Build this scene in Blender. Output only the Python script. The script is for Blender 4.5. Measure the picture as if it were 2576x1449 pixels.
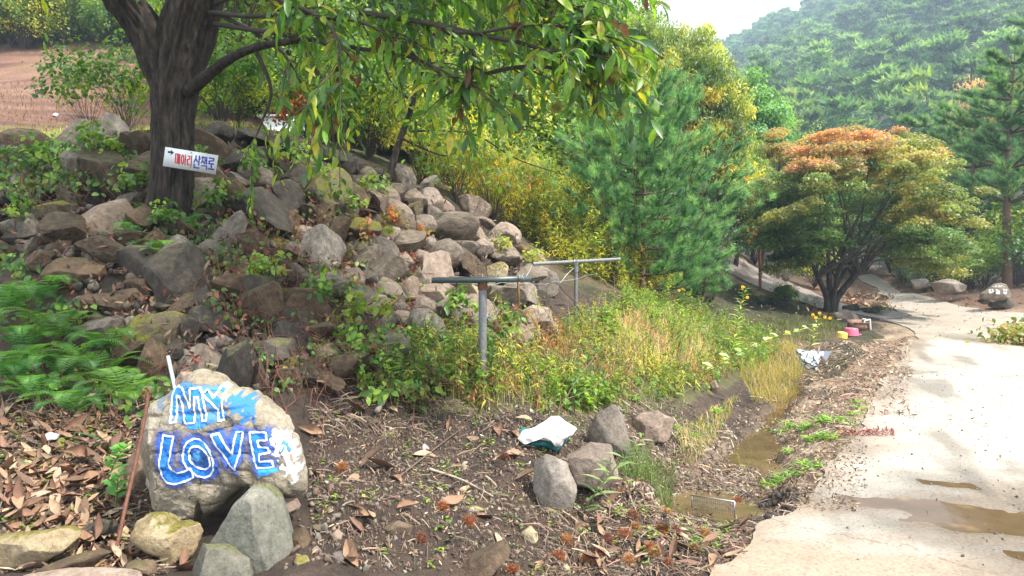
import bpy, math, numpy as np
from mathutils import Matrix, Vector
from mathutils.geometry import delaunay_2d_cdt

for o in list(bpy.data.objects): bpy.data.objects.remove(o)
scene = bpy.context.scene
COL = scene.collection
rng = np.random.default_rng(11)

# ------------------------------------------------------------------ camera, sky, sun, exposure
FPX, CU, CV = 1874.0, 1288.0, 724.5
PITCH = math.atan((724.5-630)/1874)
CAMZ = 1.5
cam = bpy.data.cameras.new('camera'); cam.sensor_width = 36; cam.lens = 36*FPX/2576
cam.clip_start = 0.05; cam.clip_end = 3000
camo = bpy.data.objects.new('camera', cam); COL.objects.link(camo)
camo.location = (0, 0, CAMZ); camo.rotation_euler = (math.pi/2-PITCH, 0, 0)
scene.camera = camo

SUN_AZ, SUN_EL = math.radians(118), math.radians(56)      # azimuth from +Y towards +X
sd = Vector((math.sin(SUN_AZ)*math.cos(SUN_EL), math.cos(SUN_AZ)*math.cos(SUN_EL), math.sin(SUN_EL)))
world = bpy.data.worlds.new('World'); scene.world = world; world.use_nodes = True
wn, wl = world.node_tree.nodes, world.node_tree.links
wn.clear()
wo = wn.new('ShaderNodeOutputWorld'); sky = wn.new('ShaderNodeTexSky'); sky.sky_type = 'NISHITA'
sky.sun_disc = False; sky.sun_elevation = SUN_EL; sky.sun_rotation = SUN_AZ
sky.dust_density = 3.0; sky.air_density = 1.0
b1 = wn.new('ShaderNodeBackground'); b1.inputs[1].default_value = 0.13
wl.new(sky.outputs[0], b1.inputs[0])
b2 = wn.new('ShaderNodeBackground'); b2.inputs[0].default_value = (0.93, 0.97, 1.0, 1); b2.inputs[1].default_value = 1.05
tc = wn.new('ShaderNodeTexCoord'); nz = wn.new('ShaderNodeTexNoise'); nz.inputs['Scale'].default_value = 2.2
nz.inputs['Detail'].default_value = 6
wl.new(tc.outputs['Generated'], nz.inputs['Vector'])
mr = wn.new('ShaderNodeMapRange'); mr.inputs[1].default_value = .3; mr.inputs[2].default_value = .6
mr.inputs[3].default_value = .6; mr.inputs[4].default_value = 1.0
wl.new(nz.outputs[0], mr.inputs[0])
mx = wn.new('ShaderNodeMixShader')
wl.new(mr.outputs[0], mx.inputs[0]); wl.new(b1.outputs[0], mx.inputs[1]); wl.new(b2.outputs[0], mx.inputs[2])
wl.new(mx.outputs[0], wo.inputs[0])
sl = bpy.data.lights.new('sun', 'SUN'); sl.energy = 3.7; sl.angle = math.radians(2.5); sl.color = (1, .95, .86)
so = bpy.data.objects.new('sun', sl); COL.objects.link(so)
so.rotation_euler = sd.to_track_quat('Z', 'Y').to_euler(); so.location = sd*30
vs = scene.view_settings; vs.view_transform = 'Standard'; vs.look = 'None'; vs.exposure = 1.3; vs.gamma = 1
vs.use_curve_mapping = False
scene.render.engine = 'CYCLES'
cy = scene.cycles; cy.max_bounces = 6; cy.diffuse_bounces = 3; cy.glossy_bounces = 2; cy.transmission_bounces = 3
cy.transparent_max_bounces = 6; cy.volume_bounces = 0; cy.use_denoising = True; cy.caustics_reflective = False
cy.caustics_refractive = False; cy.sample_clamp_indirect = 4
cy.use_adaptive_sampling = True; cy.adaptive_threshold = 0.02

# ------------------------------------------------------------------ helpers
cp, sp = math.cos(PITCH), math.sin(PITCH)
FWD, UPV, RGT = np.array([0, cp, -sp]), np.array([0, sp, cp]), np.array([1., 0, 0])
def ray(u, v): return FWD + (u-CU)/FPX*RGT - (v-CV)/FPX*UPV
def P(u, v, d): return np.array([0, 0, CAMZ]) + d*ray(u, v)

def _h(ix, iy, iz, seed):
    n = (ix*374761393 + iy*668265263 + iz*2147483647 + seed*1274126177) & 0xffffffff
    n = ((n ^ (n >> 13))*1274126177) & 0xffffffff
    n = ((n ^ (n >> 16))*2246822519) & 0xffffffff
    return ((n ^ (n >> 15)) & 0xffff)/65535.0
def noise3(p, s=1.0, seed=0):
    q = np.asarray(p, float)*s + 1000.0
    i = np.floor(q).astype(np.int64); f = q-i; f = f*f*(3-2*f); r = 0
    for dx in (0, 1):
        for dy in (0, 1):
            for dz in (0, 1):
                w = (f[:, 0] if dx else 1-f[:, 0])*(f[:, 1] if dy else 1-f[:, 1])*(f[:, 2] if dz else 1-f[:, 2])
                r = r + w*_h(i[:, 0]+dx, i[:, 1]+dy, i[:, 2]+dz, seed)
    return r*2-1
def noise2(x, y, s=1.0, seed=0):
    sh = np.shape(x); x = np.ravel(x); y = np.ravel(y)
    q = np.stack([x, y], 1)*s + 1000.0
    i = np.floor(q).astype(np.int64); f = q-i; f = f*f*(3-2*f); r = 0
    for dx in (0, 1):
        for dy in (0, 1):
            w = (f[:, 0] if dx else 1-f[:, 0])*(f[:, 1] if dy else 1-f[:, 1])
            r = r + w*_h(i[:, 0]+dx, i[:, 1]+dy, 7, seed)
    return (r*2-1).reshape(sh)
def fbm2(x, y, s, o=4, seed=0): return sum(noise2(x, y, s*2**k, seed+k)*.5**k for k in range(o))
def fbm3(p, s, o=3, seed=0): return sum(noise3(p, s*2**k, seed+k)*.5**k for k in range(o))

def inpoly(px, py, poly):
    px = np.asarray(px, float); py = np.asarray(py, float); c = np.zeros(px.shape, bool); n = len(poly)
    for i in range(n):
        x0, y0 = poly[i]; x1, y1 = poly[(i+1) % n]
        if y0 == y1: continue
        m = ((y0 > py) != (y1 > py)) & (px < (x1-x0)*(py-y0)/(y1-y0)+x0)
        c ^= m
    return c
def distpoly(px, py, poly, closed=True):
    px = np.asarray(px, float); py = np.asarray(py, float); d = np.full(px.shape, 1e9); n = len(poly)
    for i in range(n if closed else n-1):
        x0, y0 = poly[i]; x1, y1 = poly[(i+1) % n]
        dx, dy = x1-x0, y1-y0
        t = np.clip(((px-x0)*dx+(py-y0)*dy)/max(dx*dx+dy*dy, 1e-12), 0, 1)
        d = np.minimum(d, np.hypot(px-x0-t*dx, py-y0-t*dy))
    return d

def nrm(a): return a/np.maximum(np.linalg.norm(a, axis=-1, keepdims=True), 1e-9)
class Geo:
    def __init__(s): s.V, s.F, s.C, s.n = [], [], [], 0
    def add(s, V, F, C=None):
        V = np.asarray(V, float).reshape(-1, 3); F = np.asarray(F, np.int64).reshape(-1, 3)
        if C is None: C = (1, 1, 1)
        C = np.asarray(C, float)
        if C.ndim == 1: C = np.tile(C, (len(V), 1))
        s.V.append(V); s.F.append(F+s.n); s.C.append(C); s.n += len(V); return s
    def mesh(s, name, mat, smooth=False, sharp=None):
        if not s.V: V = np.zeros((0, 3)); F = np.zeros((0, 3), int); C = V
        else: V = np.concatenate(s.V); F = np.concatenate(s.F); C = np.concatenate(s.C)
        me = bpy.data.meshes.new(name)
        me.vertices.add(len(V)); me.vertices.foreach_set('co', V.astype(np.float32).ravel())
        me.loops.add(F.size); me.loops.foreach_set('vertex_index', F.astype(np.int32).ravel())
        me.polygons.add(len(F)); me.polygons.foreach_set('loop_start', np.arange(0, F.size, 3, dtype=np.int32))
        if smooth: me.polygons.foreach_set('use_smooth', np.ones(len(F), bool))
        a = me.color_attributes.new('Col', 'FLOAT_COLOR', 'POINT')
        a.data.foreach_set('color', np.concatenate([C, np.ones((len(C), 1))], 1).astype(np.float32).ravel())
        me.update(calc_edges=True)
        if smooth and sharp: me.set_sharp_from_angle(angle=sharp)
        me.materials.append(mat); return me
    def obj(s, name, mat, parent=None, smooth=False, sharp=None, loc=None):
        return link(name, s.mesh(name, mat, smooth, sharp), parent, loc)
def link(name, data, parent=None, loc=None):
    o = bpy.data.objects.new(name, data); COL.objects.link(o)
    if parent is not None: o.parent = parent
    if loc is not None: o.location = loc
    return o
def tag(o, label=None, cat=None, group=None, kind=None):
    if label: o['label'] = label
    if cat: o['category'] = cat
    if group: o['group'] = group
    if kind: o['kind'] = kind
    return o
def empty(name, loc, label, cat, group=None):
    o = link(name, None, None, loc); o.empty_display_size = .1
    return tag(o, label, cat, group)
def dup(root, loc=None, rotz=None, scale=None, label=None, group=None):
    r = root.copy(); COL.objects.link(r)
    if loc is not None: r.location = loc
    if rotz is not None: r.rotation_euler = (0, 0, rotz)
    if scale is not None: r.scale = (scale,)*3 if np.isscalar(scale) else scale
    if label: r['label'] = label
    if group: r['group'] = group
    for ch in root.children:
        c = ch.copy(); COL.objects.link(c); c.parent = r
    return r

def basis(fwd, up):
    f = nrm(fwd); x = nrm(np.cross(f, up)); z = np.cross(x, f)
    return np.stack([x, f, z], -1)            # columns: width, length, normal
def scatter(g, tpl, pos, R, s, C, jit=.12, r=None):
    tV, tF = tpl; N = len(pos); r = r or rng
    if N == 0: return
    s = np.asarray(s, float)
    if s.ndim == 0: s = np.full(N, float(s))
    if s.ndim == 1: s = np.repeat(s[:, None], 3, 1)
    V = np.einsum('nij,nkj->nki', R, tV[None]*s[:, None, :])+pos[:, None, :]
    F = tF[None]+(np.arange(N)*len(tV))[:, None, None]
    C = np.asarray(C, float)
    if C.ndim == 1: C = np.tile(C, (N, 1))
    C = C*(1+r.normal(0, jit, (N, 1)))*(1+r.normal(0, jit*.35, (N, 3)))
    C = np.clip(C, .003, 1)
    g.add(V.reshape(-1, 3), F.reshape(-1, 3), np.repeat(C, len(tV), 0))
def rdir(n, r=None):
    return nrm((r or rng).normal(size=(n, 3)))
def pal(cols, n, w=None, r=None):
    cols = np.asarray(cols, float); r = r or rng
    i = r.choice(len(cols), n, p=None if w is None else np.asarray(w)/np.sum(w)); return cols[i]

# leaf templates: length +Y, normal +Z
def tpl_strip(ws, fold=.25, droop=.2, serr=0):
    n = len(ws); V = []; F = []
    for i, w in enumerate(ws):
        y = i/(n-1); z = -droop*y*y
        if serr and i % 2: w *= 1+serr
        V += [(-w/2, y, z+fold*w), (0, y, z), (w/2, y, z+fold*w)]
    for i in range(n-1):
        a = 3*i; b = a+3
        F += [(a, a+1, b+1), (a, b+1, b), (a+1, a+2, b+2), (a+1, b+2, b+1)]
    return np.array(V, float), np.array(F)
L_DIA = (np.array([(0, 0, 0), (-.3, .45, .05), (.3, .45, .05), (0, 1, -.12)], float), np.array([(0, 2, 1), (1, 2, 3)]))
L_NAR = (np.array([(0, 0, 0), (-.13, .4, .03), (.13, .4, .03), (0, 1, -.2)], float), np.array([(0, 2, 1), (1, 2, 3)]))
L_CHEST = tpl_strip([.02, .17, .27, .3, .29, .25, .17, .01], .22, .3, .12)
L_CHEST2 = tpl_strip([.02, .22, .3, .26, .01], .2, .25)
L_OVATE = tpl_strip([.05, .5, .62, .42, .01], .15, .2)
L_LANCE = tpl_strip([.03, .15, .19, .12, .01], .2, .35)
L_DRY = tpl_strip([.02, .2, .3, .28, .2, .01], .45, -.35)
L_NEED = (np.array([(-.5, 0, 0), (.5, 0, 0), (0, 1, 0)], float), np.array([(0, 1, 2)]))
def tpl_blade(bend):
    V = []; F = []; ws = [1, .9, .65, 0]
    for i, w in enumerate(ws):
        t = i/3; y = bend*t*t; z = t*(1-.35*bend*t)
        V += [(-w/2, y, z), (w/2, y, z)]
    for i in range(3): F += [(2*i, 2*i+1, 2*i+3), (2*i, 2*i+3, 2*i+2)]
    return np.array(V, float), np.array(F)
def rotz(a):
    c, s = np.cos(a), np.sin(a); z = np.zeros_like(c); o = np.ones_like(c)
    return np.stack([np.stack([c, -s, z], -1), np.stack([s, c, z], -1), np.stack([z, z, o], -1)], -2)
def blades(g, pos, h, w, C, jit=.15, r=None):
    r = r or rng; N = len(pos); b = r.uniform(.15, 1.0, N); R = rotz(r.uniform(0, 6.28, N))
    h = h*r.uniform(.55, 1.15, N)
    for k in range(4):
        m = (b >= .15+k*.2125) & (b <= .15+(k+1)*.2125)
        if m.any():
            tv, tf = tpl_blade(.25+k*.25)
            s = np.stack([np.full(m.sum(), w), h[m], h[m]], 1)
            scatter(g, (tv, tf), pos[m], R[m], s, C[m] if np.ndim(C) == 2 else C, jit, r)
def tube(g, pts, rad, C=(1, 1, 1), n=6, cap=False):
    pts = np.asarray(pts, float); m = len(pts); rad = np.broadcast_to(np.asarray(rad, float), (m,))
    t = nrm(np.gradient(pts, axis=0)); ref = np.array([0, 0, 1.]) if abs(t[:, 2]).mean() < .8 else np.array([1., 0, 0])
    x = nrm(np.cross(t, ref)); y = np.cross(t, x); a = np.arange(n)*2*math.pi/n
    V = pts[:, None]+rad[:, None, None]*(np.cos(a)[None, :, None]*x[:, None]+np.sin(a)[None, :, None]*y[:, None])
    i = np.arange(m-1)[:, None]*n; j = np.arange(n)[None]; k = (j+1) % n
    F = np.concatenate([np.stack([i+j, i+k, i+n+k], -1).reshape(-1, 3), np.stack([i+j, i+n+k, i+n+j], -1).reshape(-1, 3)])
    V = V.reshape(-1, 3)
    if cap:
        V = np.concatenate([V, pts[:1], pts[-1:]]); c0, c1 = m*n, m*n+1; jj = np.arange(n); kk = (jj+1) % n
        F = np.concatenate([F, np.stack([jj, np.full(n, c0), kk], -1), np.stack([(m-1)*n+jj, (m-1)*n+kk, np.full(n, c1)], -1)])
    g.add(V, F, C)
def spline(pts, n):
    pts = np.asarray(pts, float); m = len(pts)
    if m == 2: t = np.linspace(0, 1, n)[:, None]; return pts[0]*(1-t)+pts[1]*t
    p = np.concatenate([2*pts[:1]-pts[1:2], pts, 2*pts[-1:]-pts[-2:-1]])
    T = np.linspace(0, m-1-1e-6, n); i = T.astype(int); t = (T-i)[:, None]
    a, b, c, d = p[i], p[i+1], p[i+2], p[i+3]
    return .5*(2*b+(c-a)*t+(2*a-5*b+4*c-d)*t*t+(3*b-a-3*c+d)*t**3)
def box(g, c, s, R=None, C=(1, 1, 1)):
    V = np.array([(x, y, z) for x in (-1, 1) for y in (-1, 1) for z in (-1, 1)], float)*np.array(s)/2
    if R is not None: V = V@np.asarray(R).T
    F = [(0, 1, 3), (0, 3, 2), (4, 6, 7), (4, 7, 5), (0, 4, 5), (0, 5, 1), (2, 3, 7), (2, 7, 6), (0, 2, 6), (0, 6, 4), (1, 5, 7), (1, 7, 3)]
    g.add(V+np.array(c), F, C)
def ico(sub):
    p = (1+5**.5)/2
    V = [(-1, p, 0), (1, p, 0), (-1, -p, 0), (1, -p, 0), (0, -1, p), (0, 1, p), (0, -1, -p), (0, 1, -p), (p, 0, -1), (p, 0, 1), (-p, 0, -1), (-p, 0, 1)]
    F = [(0, 11, 5), (0, 5, 1), (0, 1, 7), (0, 7, 10), (0, 10, 11), (1, 5, 9), (5, 11, 4), (11, 10, 2), (10, 7, 6), (7, 1, 8),
         (3, 9, 4), (3, 4, 2), (3, 2, 6), (3, 6, 8), (3, 8, 9), (4, 9, 5), (2, 4, 11), (6, 2, 10), (8, 6, 7), (9, 8, 1)]
    V = [tuple(nrm(np.array(v, float))) for v in V]
    for _ in range(sub):
        c = {}; F2 = []
        def mid(a, b):
            k = (min(a, b), max(a, b))
            if k not in c:
                V.append(tuple(nrm((np.array(V[a])+np.array(V[b]))/2))); c[k] = len(V)-1
            return c[k]
        for a, b, d in F:
            x, y, z = mid(a, b), mid(b, d), mid(d, a); F2 += [(a, x, z), (b, y, x), (d, z, y), (x, y, z)]
        F = F2
    return np.array(V, float), np.array(F)
ICO = [ico(k) for k in range(5)]

# ------------------------------------------------------------------ materials
def newmat(name):
    m = bpy.data.materials.new(name); m.use_nodes = True; nt = m.node_tree; nt.nodes.clear()
    out = nt.nodes.new('ShaderNodeOutputMaterial'); pr = nt.nodes.new('ShaderNodeBsdfPrincipled')
    nt.links.new(pr.outputs[0], out.inputs[0]); return m, nt, pr, out
def N(nt, t, **kw):
    n = nt.nodes.new('ShaderNode'+t)
    for k, v in kw.items():
        if k.startswith('i_'):
            key = k[2:]; n.inputs[int(key) if key.isdigit() else key].default_value = v
        else: setattr(n, k, v)
    return n
def noise_ramp(nt, vec, scale, stops, detail=6, rough=.6):
    n = N(nt, 'TexNoise', i_Scale=scale, i_Detail=detail, i_Roughness=rough); nt.links.new(vec, n.inputs['Vector'])
    r = N(nt, 'ValToRGB'); e = r.color_ramp.elements
    while len(e) < len(stops): e.new(.5)
    for el, (p, c) in zip(e, stops): el.position = p; el.color = (*c, 1) if len(c) == 3 else c
    nt.links.new(n.outputs[0], r.inputs[0]); return r.outputs[0], n.outputs[0]
def mixc(nt, a, b, fac, mode='MIX'):
    m = N(nt, 'Mix', data_type='RGBA', blend_type=mode)
    for sock, v in ((0, fac), (6, a), (7, b)):
        if hasattr(v, 'is_linked'): nt.links.new(v, m.inputs[sock])
        elif isinstance(v, (int, float)): m.inputs[sock].default_value = v
        else: m.inputs[sock].default_value = (*v, 1)
    return m.outputs[2]
def bump(nt, h, dist, strength, pr):
    b = N(nt, 'Bump', i_Strength=strength, i_Distance=dist); nt.links.new(h, b.inputs['Height'])
    nt.links.new(b.outputs[0], pr.inputs['Normal']); return b
def mat_leaf(name, trans=.4, rough=.42, scale=25, gain=1.7, shiny=.5):
    m, nt, pr, out = newmat(name)
    at = N(nt, 'Attribute', attribute_name='Col'); g = N(nt, 'NewGeometry')
    c, f = noise_ramp(nt, g.outputs['Position'], scale, [(.3, (.75*gain, .75*gain, .7*gain)), (.7, (1.25*gain, 1.22*gain, 1.2*gain))], 3)
    col = mixc(nt, at.outputs['Color'], c, 1.0, 'MULTIPLY'); nt.links.new(col, pr.inputs['Base Color'])
    pr.inputs['Roughness'].default_value = rough; pr.inputs['Specular IOR Level'].default_value = shiny
    tr = N(nt, 'BsdfTranslucent'); tcol = mixc(nt, col, (1.9, 1.75, .7), 1.0, 'MULTIPLY'); nt.links.new(tcol, tr.inputs[0])
    mxs = N(nt, 'MixShader', i_0=trans); nt.links.new(pr.outputs[0], mxs.inputs[1]); nt.links.new(tr.outputs[0], mxs.inputs[2])
    nt.links.new(mxs.outputs[0], out.inputs[0]); return m
def mat_attr(name, rough=.9, nscale=30, amt=.35, bdist=.01, bstr=.6, coords='Object', metal=0):
    m, nt, pr, out = newmat(name); at = N(nt, 'Attribute', attribute_name='Col'); t = N(nt, 'TexCoord')
    c, f = noise_ramp(nt, t.outputs[coords], nscale, [(.25, (1-amt,)*3), (.75, (1+amt,)*3)], 8, .7)
    nt.links.new(mixc(nt, at.outputs['Color'], c, 1.0, 'MULTIPLY'), pr.inputs['Base Color'])
    pr.inputs['Roughness'].default_value = rough; pr.inputs['Metallic'].default_value = metal
    bump(nt, f, bdist, bstr, pr); return m
def mat_rock(name, cols, moss=(.1, .1, .02), moss_amt=.35, sc=4, rough=.85, attr=False):
    m, nt, pr, out = newmat(name); t = N(nt, 'TexCoord'); oi = N(nt, 'ObjectInfo')
    ad = N(nt, 'VectorMath', operation='ADD'); nt.links.new(t.outputs['Object'], ad.inputs[0])
    cb = N(nt, 'CombineXYZ'); ml = N(nt, 'Math', operation='MULTIPLY', i_1=50.0)
    nt.links.new(oi.outputs['Random'], ml.inputs[0]); nt.links.new(ml.outputs[0], cb.inputs[0]); nt.links.new(cb.outputs[0], ad.inputs[1])
    v = ad.outputs[0]
    c1, f1 = noise_ramp(nt, v, sc, [(.25, cols[0]), (.48, cols[1]), (.72, cols[2])], 10, .65)
    c2, f2 = noise_ramp(nt, v, sc*9, [(.3, (.6, .58, .56)), (.55, (1, 1, 1)), (.75, (1.35, 1.33, 1.3))], 8, .7)
    col = mixc(nt, c1, c2, 1.0, 'MULTIPLY')
    # lichen specks and thin dark cracks
    vo = N(nt, 'TexVoronoi', i_Scale=sc*2.2, feature='DISTANCE_TO_EDGE'); wv = N(nt, 'VectorMath', operation='ADD')
    nn = N(nt, 'TexNoise', i_Scale=sc*1.5, i_Detail=5); nt.links.new(v, nn.inputs['Vector']); nt.links.new(v, wv.inputs[0]); nt.links.new(nn.outputs[1], wv.inputs[1])
    nt.links.new(wv.outputs[0], vo.inputs['Vector'])
    cr = N(nt, 'ValToRGB'); cr.color_ramp.elements[0].position = .0; cr.color_ramp.elements[0].color = (.45, .42, .4, 1)
    cr.color_ramp.elements[1].position = .035; cr.color_ramp.elements[1].color = (1, 1, 1, 1); nt.links.new(vo.outputs[0], cr.inputs[0])
    col = mixc(nt, col, cr.outputs[0], .6, 'MULTIPLY')
    # object tint
    tin = N(nt, 'ValToRGB'); e = tin.color_ramp.elements; e[0].color = (.72, .66, .6, 1); e[1].color = (1.3, 1.25, 1.22, 1)
    e.new(.5).color = (1.05, .9, .74, 1); nt.links.new(oi.outputs['Random'], tin.inputs[0])
    col = mixc(nt, col, tin.outputs[0], .8, 'MULTIPLY')
    g = N(nt, 'NewGeometry'); sx = N(nt, 'SeparateXYZ'); nt.links.new(g.outputs['Normal'], sx.inputs[0])
    mn = N(nt, 'TexNoise', i_Scale=sc*1.3, i_Detail=8, i_Roughness=.7); nt.links.new(v, mn.inputs['Vector'])
    a = N(nt, 'Math', operation='MULTIPLY', i_1=.35); nt.links.new(sx.outputs[2], a.inputs[0])
    b = N(nt, 'Math', operation='ADD'); nt.links.new(a.outputs[0], b.inputs[0]); nt.links.new(mn.outputs[0], b.inputs[1])
    mrp = N(nt, 'MapRange', i_1=.92-.35*moss_amt, i_2=1.02-.35*moss_amt); nt.links.new(b.outputs[0], mrp.inputs[0])
    mm = N(nt, 'Math', operation='MULTIPLY', i_1=min(1, moss_amt*2)); nt.links.new(mrp.outputs[0], mm.inputs[0])
    mc, _ = noise_ramp(nt, v, sc*14, [(.3, tuple(x*.5 for x in moss)), (.7, tuple(x*1.6 for x in moss))], 4)
    col = mixc(nt, col, mc, mm.outputs[0])
    if attr:
        at = N(nt, 'Attribute', attribute_name='Col'); am = N(nt, 'Attribute', attribute_name='Paint')
        col = mixc(nt, col, at.outputs['Color'], am.outputs['Fac'])
    nt.links.new(col, pr.inputs['Base Color']); pr.inputs['Roughness'].default_value = rough
    h = N(nt, 'Math', operation='ADD'); nt.links.new(f1, h.inputs[0])
    h2 = N(nt, 'Math', operation='MULTIPLY', i_1=.3); nt.links.new(f2, h2.inputs[0]); nt.links.new(h2.outputs[0], h.inputs[1])
    bump(nt, h.outputs[0], .03, .9, pr); return m
def mat_plain(name, col, rough=.5, metal=0, nscale=20, amt=.15, bstr=.2, bdist=.003, spec=.5):
    m, nt, pr, out = newmat(name); t = N(nt, 'TexCoord')
    c, f = noise_ramp(nt, t.outputs['Object'], nscale, [(.3, tuple(x*(1-amt) for x in col)), (.7, tuple(min(1, x*(1+amt)) for x in col))], 8, .7)
    nt.links.new(c, pr.inputs['Base Color']); pr.inputs['Roughness'].default_value = rough
    pr.inputs['Metallic'].default_value = metal; pr.inputs['Specular IOR Level'].default_value = spec
    bump(nt, f, bdist, bstr, pr); return m
M = {}
M['leaf'] = mat_leaf('broad_leaf', .45); M['leaf_far'] = mat_leaf('far_leaf', .35, .6, 6, 1.9, shiny=.2)
M['chest'] = mat_leaf('chestnut_leaf', .5, .38, 40, 1.9, shiny=.6)
M['needle'] = mat_leaf('pine_needle', .35, .5, 8, 2.0)
M['grass'] = mat_leaf('grass_blade', .35, .5, 15)
M['dry'] = mat_attr('dead_leaf', .7, 60, .4, .003, .5)
M['twig'] = mat_attr('twig_bark', .9, 90, .4, .004, .7)
M['bits'] = mat_attr('soil_bits', .9, 120, .35, .003, .6)
M['rock_br'] = mat_rock('brown_stone', [(.035, .024, .016), (.10, .07, .045), (.22, .155, .105)], moss_amt=.3)
M['rock_gr'] = mat_rock('grey_stone', [(.08, .07, .06), (.19, .168, .145), (.34, .31, .28)], moss_amt=.1)
M['rock_pale'] = mat_rock('pale_pinkish_stone', [(.15, .12, .105), (.28, .225, .195), (.42, .36, .31)], moss_amt=.12)
M['rock_moss'] = mat_rock('mossy_stone', [(.06, .05, .035), (.12, .1, .07), (.2, .17, .12)], moss=(.16, .15, .02), moss_amt=.8)
M['rock_dark'] = mat_rock('dark_stone', [(.025, .022, .02), (.06, .052, .045), (.12, .105, .09)], moss_amt=.4)
M['rock_tan'] = mat_rock('tan_stone', [(.2, .15, .08), (.36, .3, .19), (.5, .44, .32)], moss=(.14, .12, .02), moss_amt=.5)
M['rock_paint'] = mat_rock('painted_stone', [(.15, .13, .10), (.28, .262, .215), (.46, .445, .40)], moss_amt=.15, sc=5, attr=True)
M['rock_cone'] = mat_rock('blue_grey_stone', [(.08, .085, .07), (.15, .155, .13), (.25, .25, .215)], moss=(.12, .12, .05), moss_amt=.5)
# ------------------------------------------------------------------ terrain
CP = [ # u, v, depth
 (2575,1449,3.43),(2200,1449,3.43),(1900,1449,3.43),(2200,1300,4.2),(2575,1300,4.2),(2050,1300,4.2),(2250,1150,5.42),(2575,1150,5.42),
 (2250,1050,6.7),(2576,1050,6.7),(2800,1000,7.6),(2300,950,8.8),(2576,950,8.8),(2290,880,11.25),(2576,880,11.25),(2330,840,13.4),(2576,840,13.4),
 (2575,795,16.6),(2400,775,18),(2250,740,21),(2180,695,27),(2310,795,16.6),(2200,800,15.8),(2350,740,22),(2510,770,17.5),(2450,745,19),
 (2576,720,22),(2700,700,24),(2300,660,30),(2400,640,30),(2560,600,32),(2150,660,32),
 (2090,785,16),(2150,790,16),(1960,715,20),(1850,670,24),(2000,760,17.5),(1830,740,17),(2190,835,13.3),(2140,848,12.9),(2060,850,12.7),(1950,850,12),
 (2080,880,11.2),(2150,950,8.8),(2050,1000,7.6),(2100,1080,6.3),(1980,1180,5.1),(1940,1290,4.25),(1880,1360,3.85),
 (1750,1250,5.15),(1800,1250,5.15),(1860,1250,5.1),(1890,1150,6.1),(1930,1080,7.0),(1960,1010,8.2),(1850,1200,5.55),(2000,960,9.5),
 (1700,1240,4.7),(1650,1200,4.9),(1600,1100,5.4),(1700,1050,6.2),(1800,1000,7.4),(1880,940,9),(1600,960,6.5),(1450,950,6),(1300,900,6),(1215,970,5.2),
 (1380,1110,4.6),(1500,1280,4.0),(1400,1060,5.0),(1000,1120,4.4),(850,1010,4.6),(780,1250,3.6),(1000,1300,3.4),(1200,1400,3.2),(1500,1400,3.5),(1700,1400,3.5),
 (1750,1320,4.25),(1300,1250,3.9),(1150,1150,4.35),(800,1449,3.0),(1200,1600,2.5),(1800,1600,2.75),(600,1600,2.4),
 (100,1400,3.0),(100,1200,3.7),(100,1050,4.2),(300,1100,4.1),(300,1300,3.4),(500,1000,4.4),(450,1400,3.1),(100,900,4.7),(0,800,5),(-200,1000,4.5),(-200,1400,3.1),
 (300,850,4.9),(300,700,5.3),(300,560,5.8),(430,590,6),(100,500,6.3),(100,650,5.6),(100,400,7),(300,375,7),(600,800,5.0),(600,600,5.8),(600,400,6.9),
 (800,850,5.1),(800,650,6.1),(800,450,7.4),(950,800,5.7),(1000,650,6.8),(980,480,8),(1150,700,7),(1130,540,8.7),(1100,850,5.9),(1300,720,8),(1300,650,9.2),
 (1350,830,6.7),(1500,850,7),(1500,720,9.5),(1650,850,8.3),(1750,850,9.8),(-200,500,6.3),(-200,800,5.2),
 (1700,770,12),(1850,800,13.2),(1600,720,12),(1500,640,12.5),(1400,640,11),(1750,720,14),
 (200,372,9),(-200,372,9),(150,250,16),(0,100,25),(300,110,25),(-300,200,20),(550,330,10),(700,350,11),(1000,420,11),(1300,520,13),(1000,330,18),(1300,380,18),
 (1500,450,20),(1700,540,20),(1850,630,22),(700,130,28),(1200,180,30),(1600,280,32),(1850,560,30),(500,200,20),
]
WP = [(0,1,0.02),(2,0,0),(5,0,0),(8,3,0),(-2,1,.12),(-5,1,.3),(-5,3,.5),(-8,7,2.3),(0,-3,0),(-5,-3,.2),(6,-3,0),(14,14,.5),(16,20,1.0),(12,9,.0),(12,4,0),
      (30,40,7),(14,42,2.2),(20,30,3),(0,50,12),(-20,35,15),(-25,15,7),(-15,8,3.2),(-30,50,20),(30,15,3),(25,5,1),(45,50,12),(40,30,9),(10,58,4),(22,58,6),(-35,5,6),(45,0,3),(-12,0,1),(-40,55,22)]
pts = np.array([P(*c) for c in CP]+[np.array(w, float) for w in WP])
XY, Zc = pts[:, :2], pts[:, 2]
def tps(r2): return np.where(r2 > 1e-9, .5*r2*np.log(np.maximum(r2, 1e-9)), 0)
K = tps(((XY[:, None]-XY[None])**2).sum(-1)); n = len(XY)
A = np.zeros((n+3, n+3)); A[:n, :n] = K+np.eye(n)*.02; A[:n, n] = 1; A[:n, n+1:] = XY; A[n, :n] = 1; A[n+1:, :n] = XY.T
sol = np.linalg.solve(A, np.concatenate([Zc, np.zeros(3)]))
def Hrbf(x, y):
    sh = np.shape(x); x = np.ravel(x); y = np.ravel(y); out = np.zeros(len(x))
    for i in range(0, len(x), 20000):
        q = np.stack([x[i:i+20000], y[i:i+20000]], 1)
        out[i:i+20000] = tps(((q[:, None]-XY[None])**2).sum(-1))@sol[:n]+sol[n]+q@sol[n+1:]
    return out.reshape(sh)
gx = np.concatenate([np.linspace(-40, -7.2, 34), np.linspace(-7, 9, 400), np.linspace(9.2, 50, 60)])
gy = np.concatenate([np.linspace(-3, 1.4, 12), np.linspace(1.5, 14, 400), np.linspace(14.2, 60, 120)])
GX, GY = np.meshgrid(gx, gy)
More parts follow.
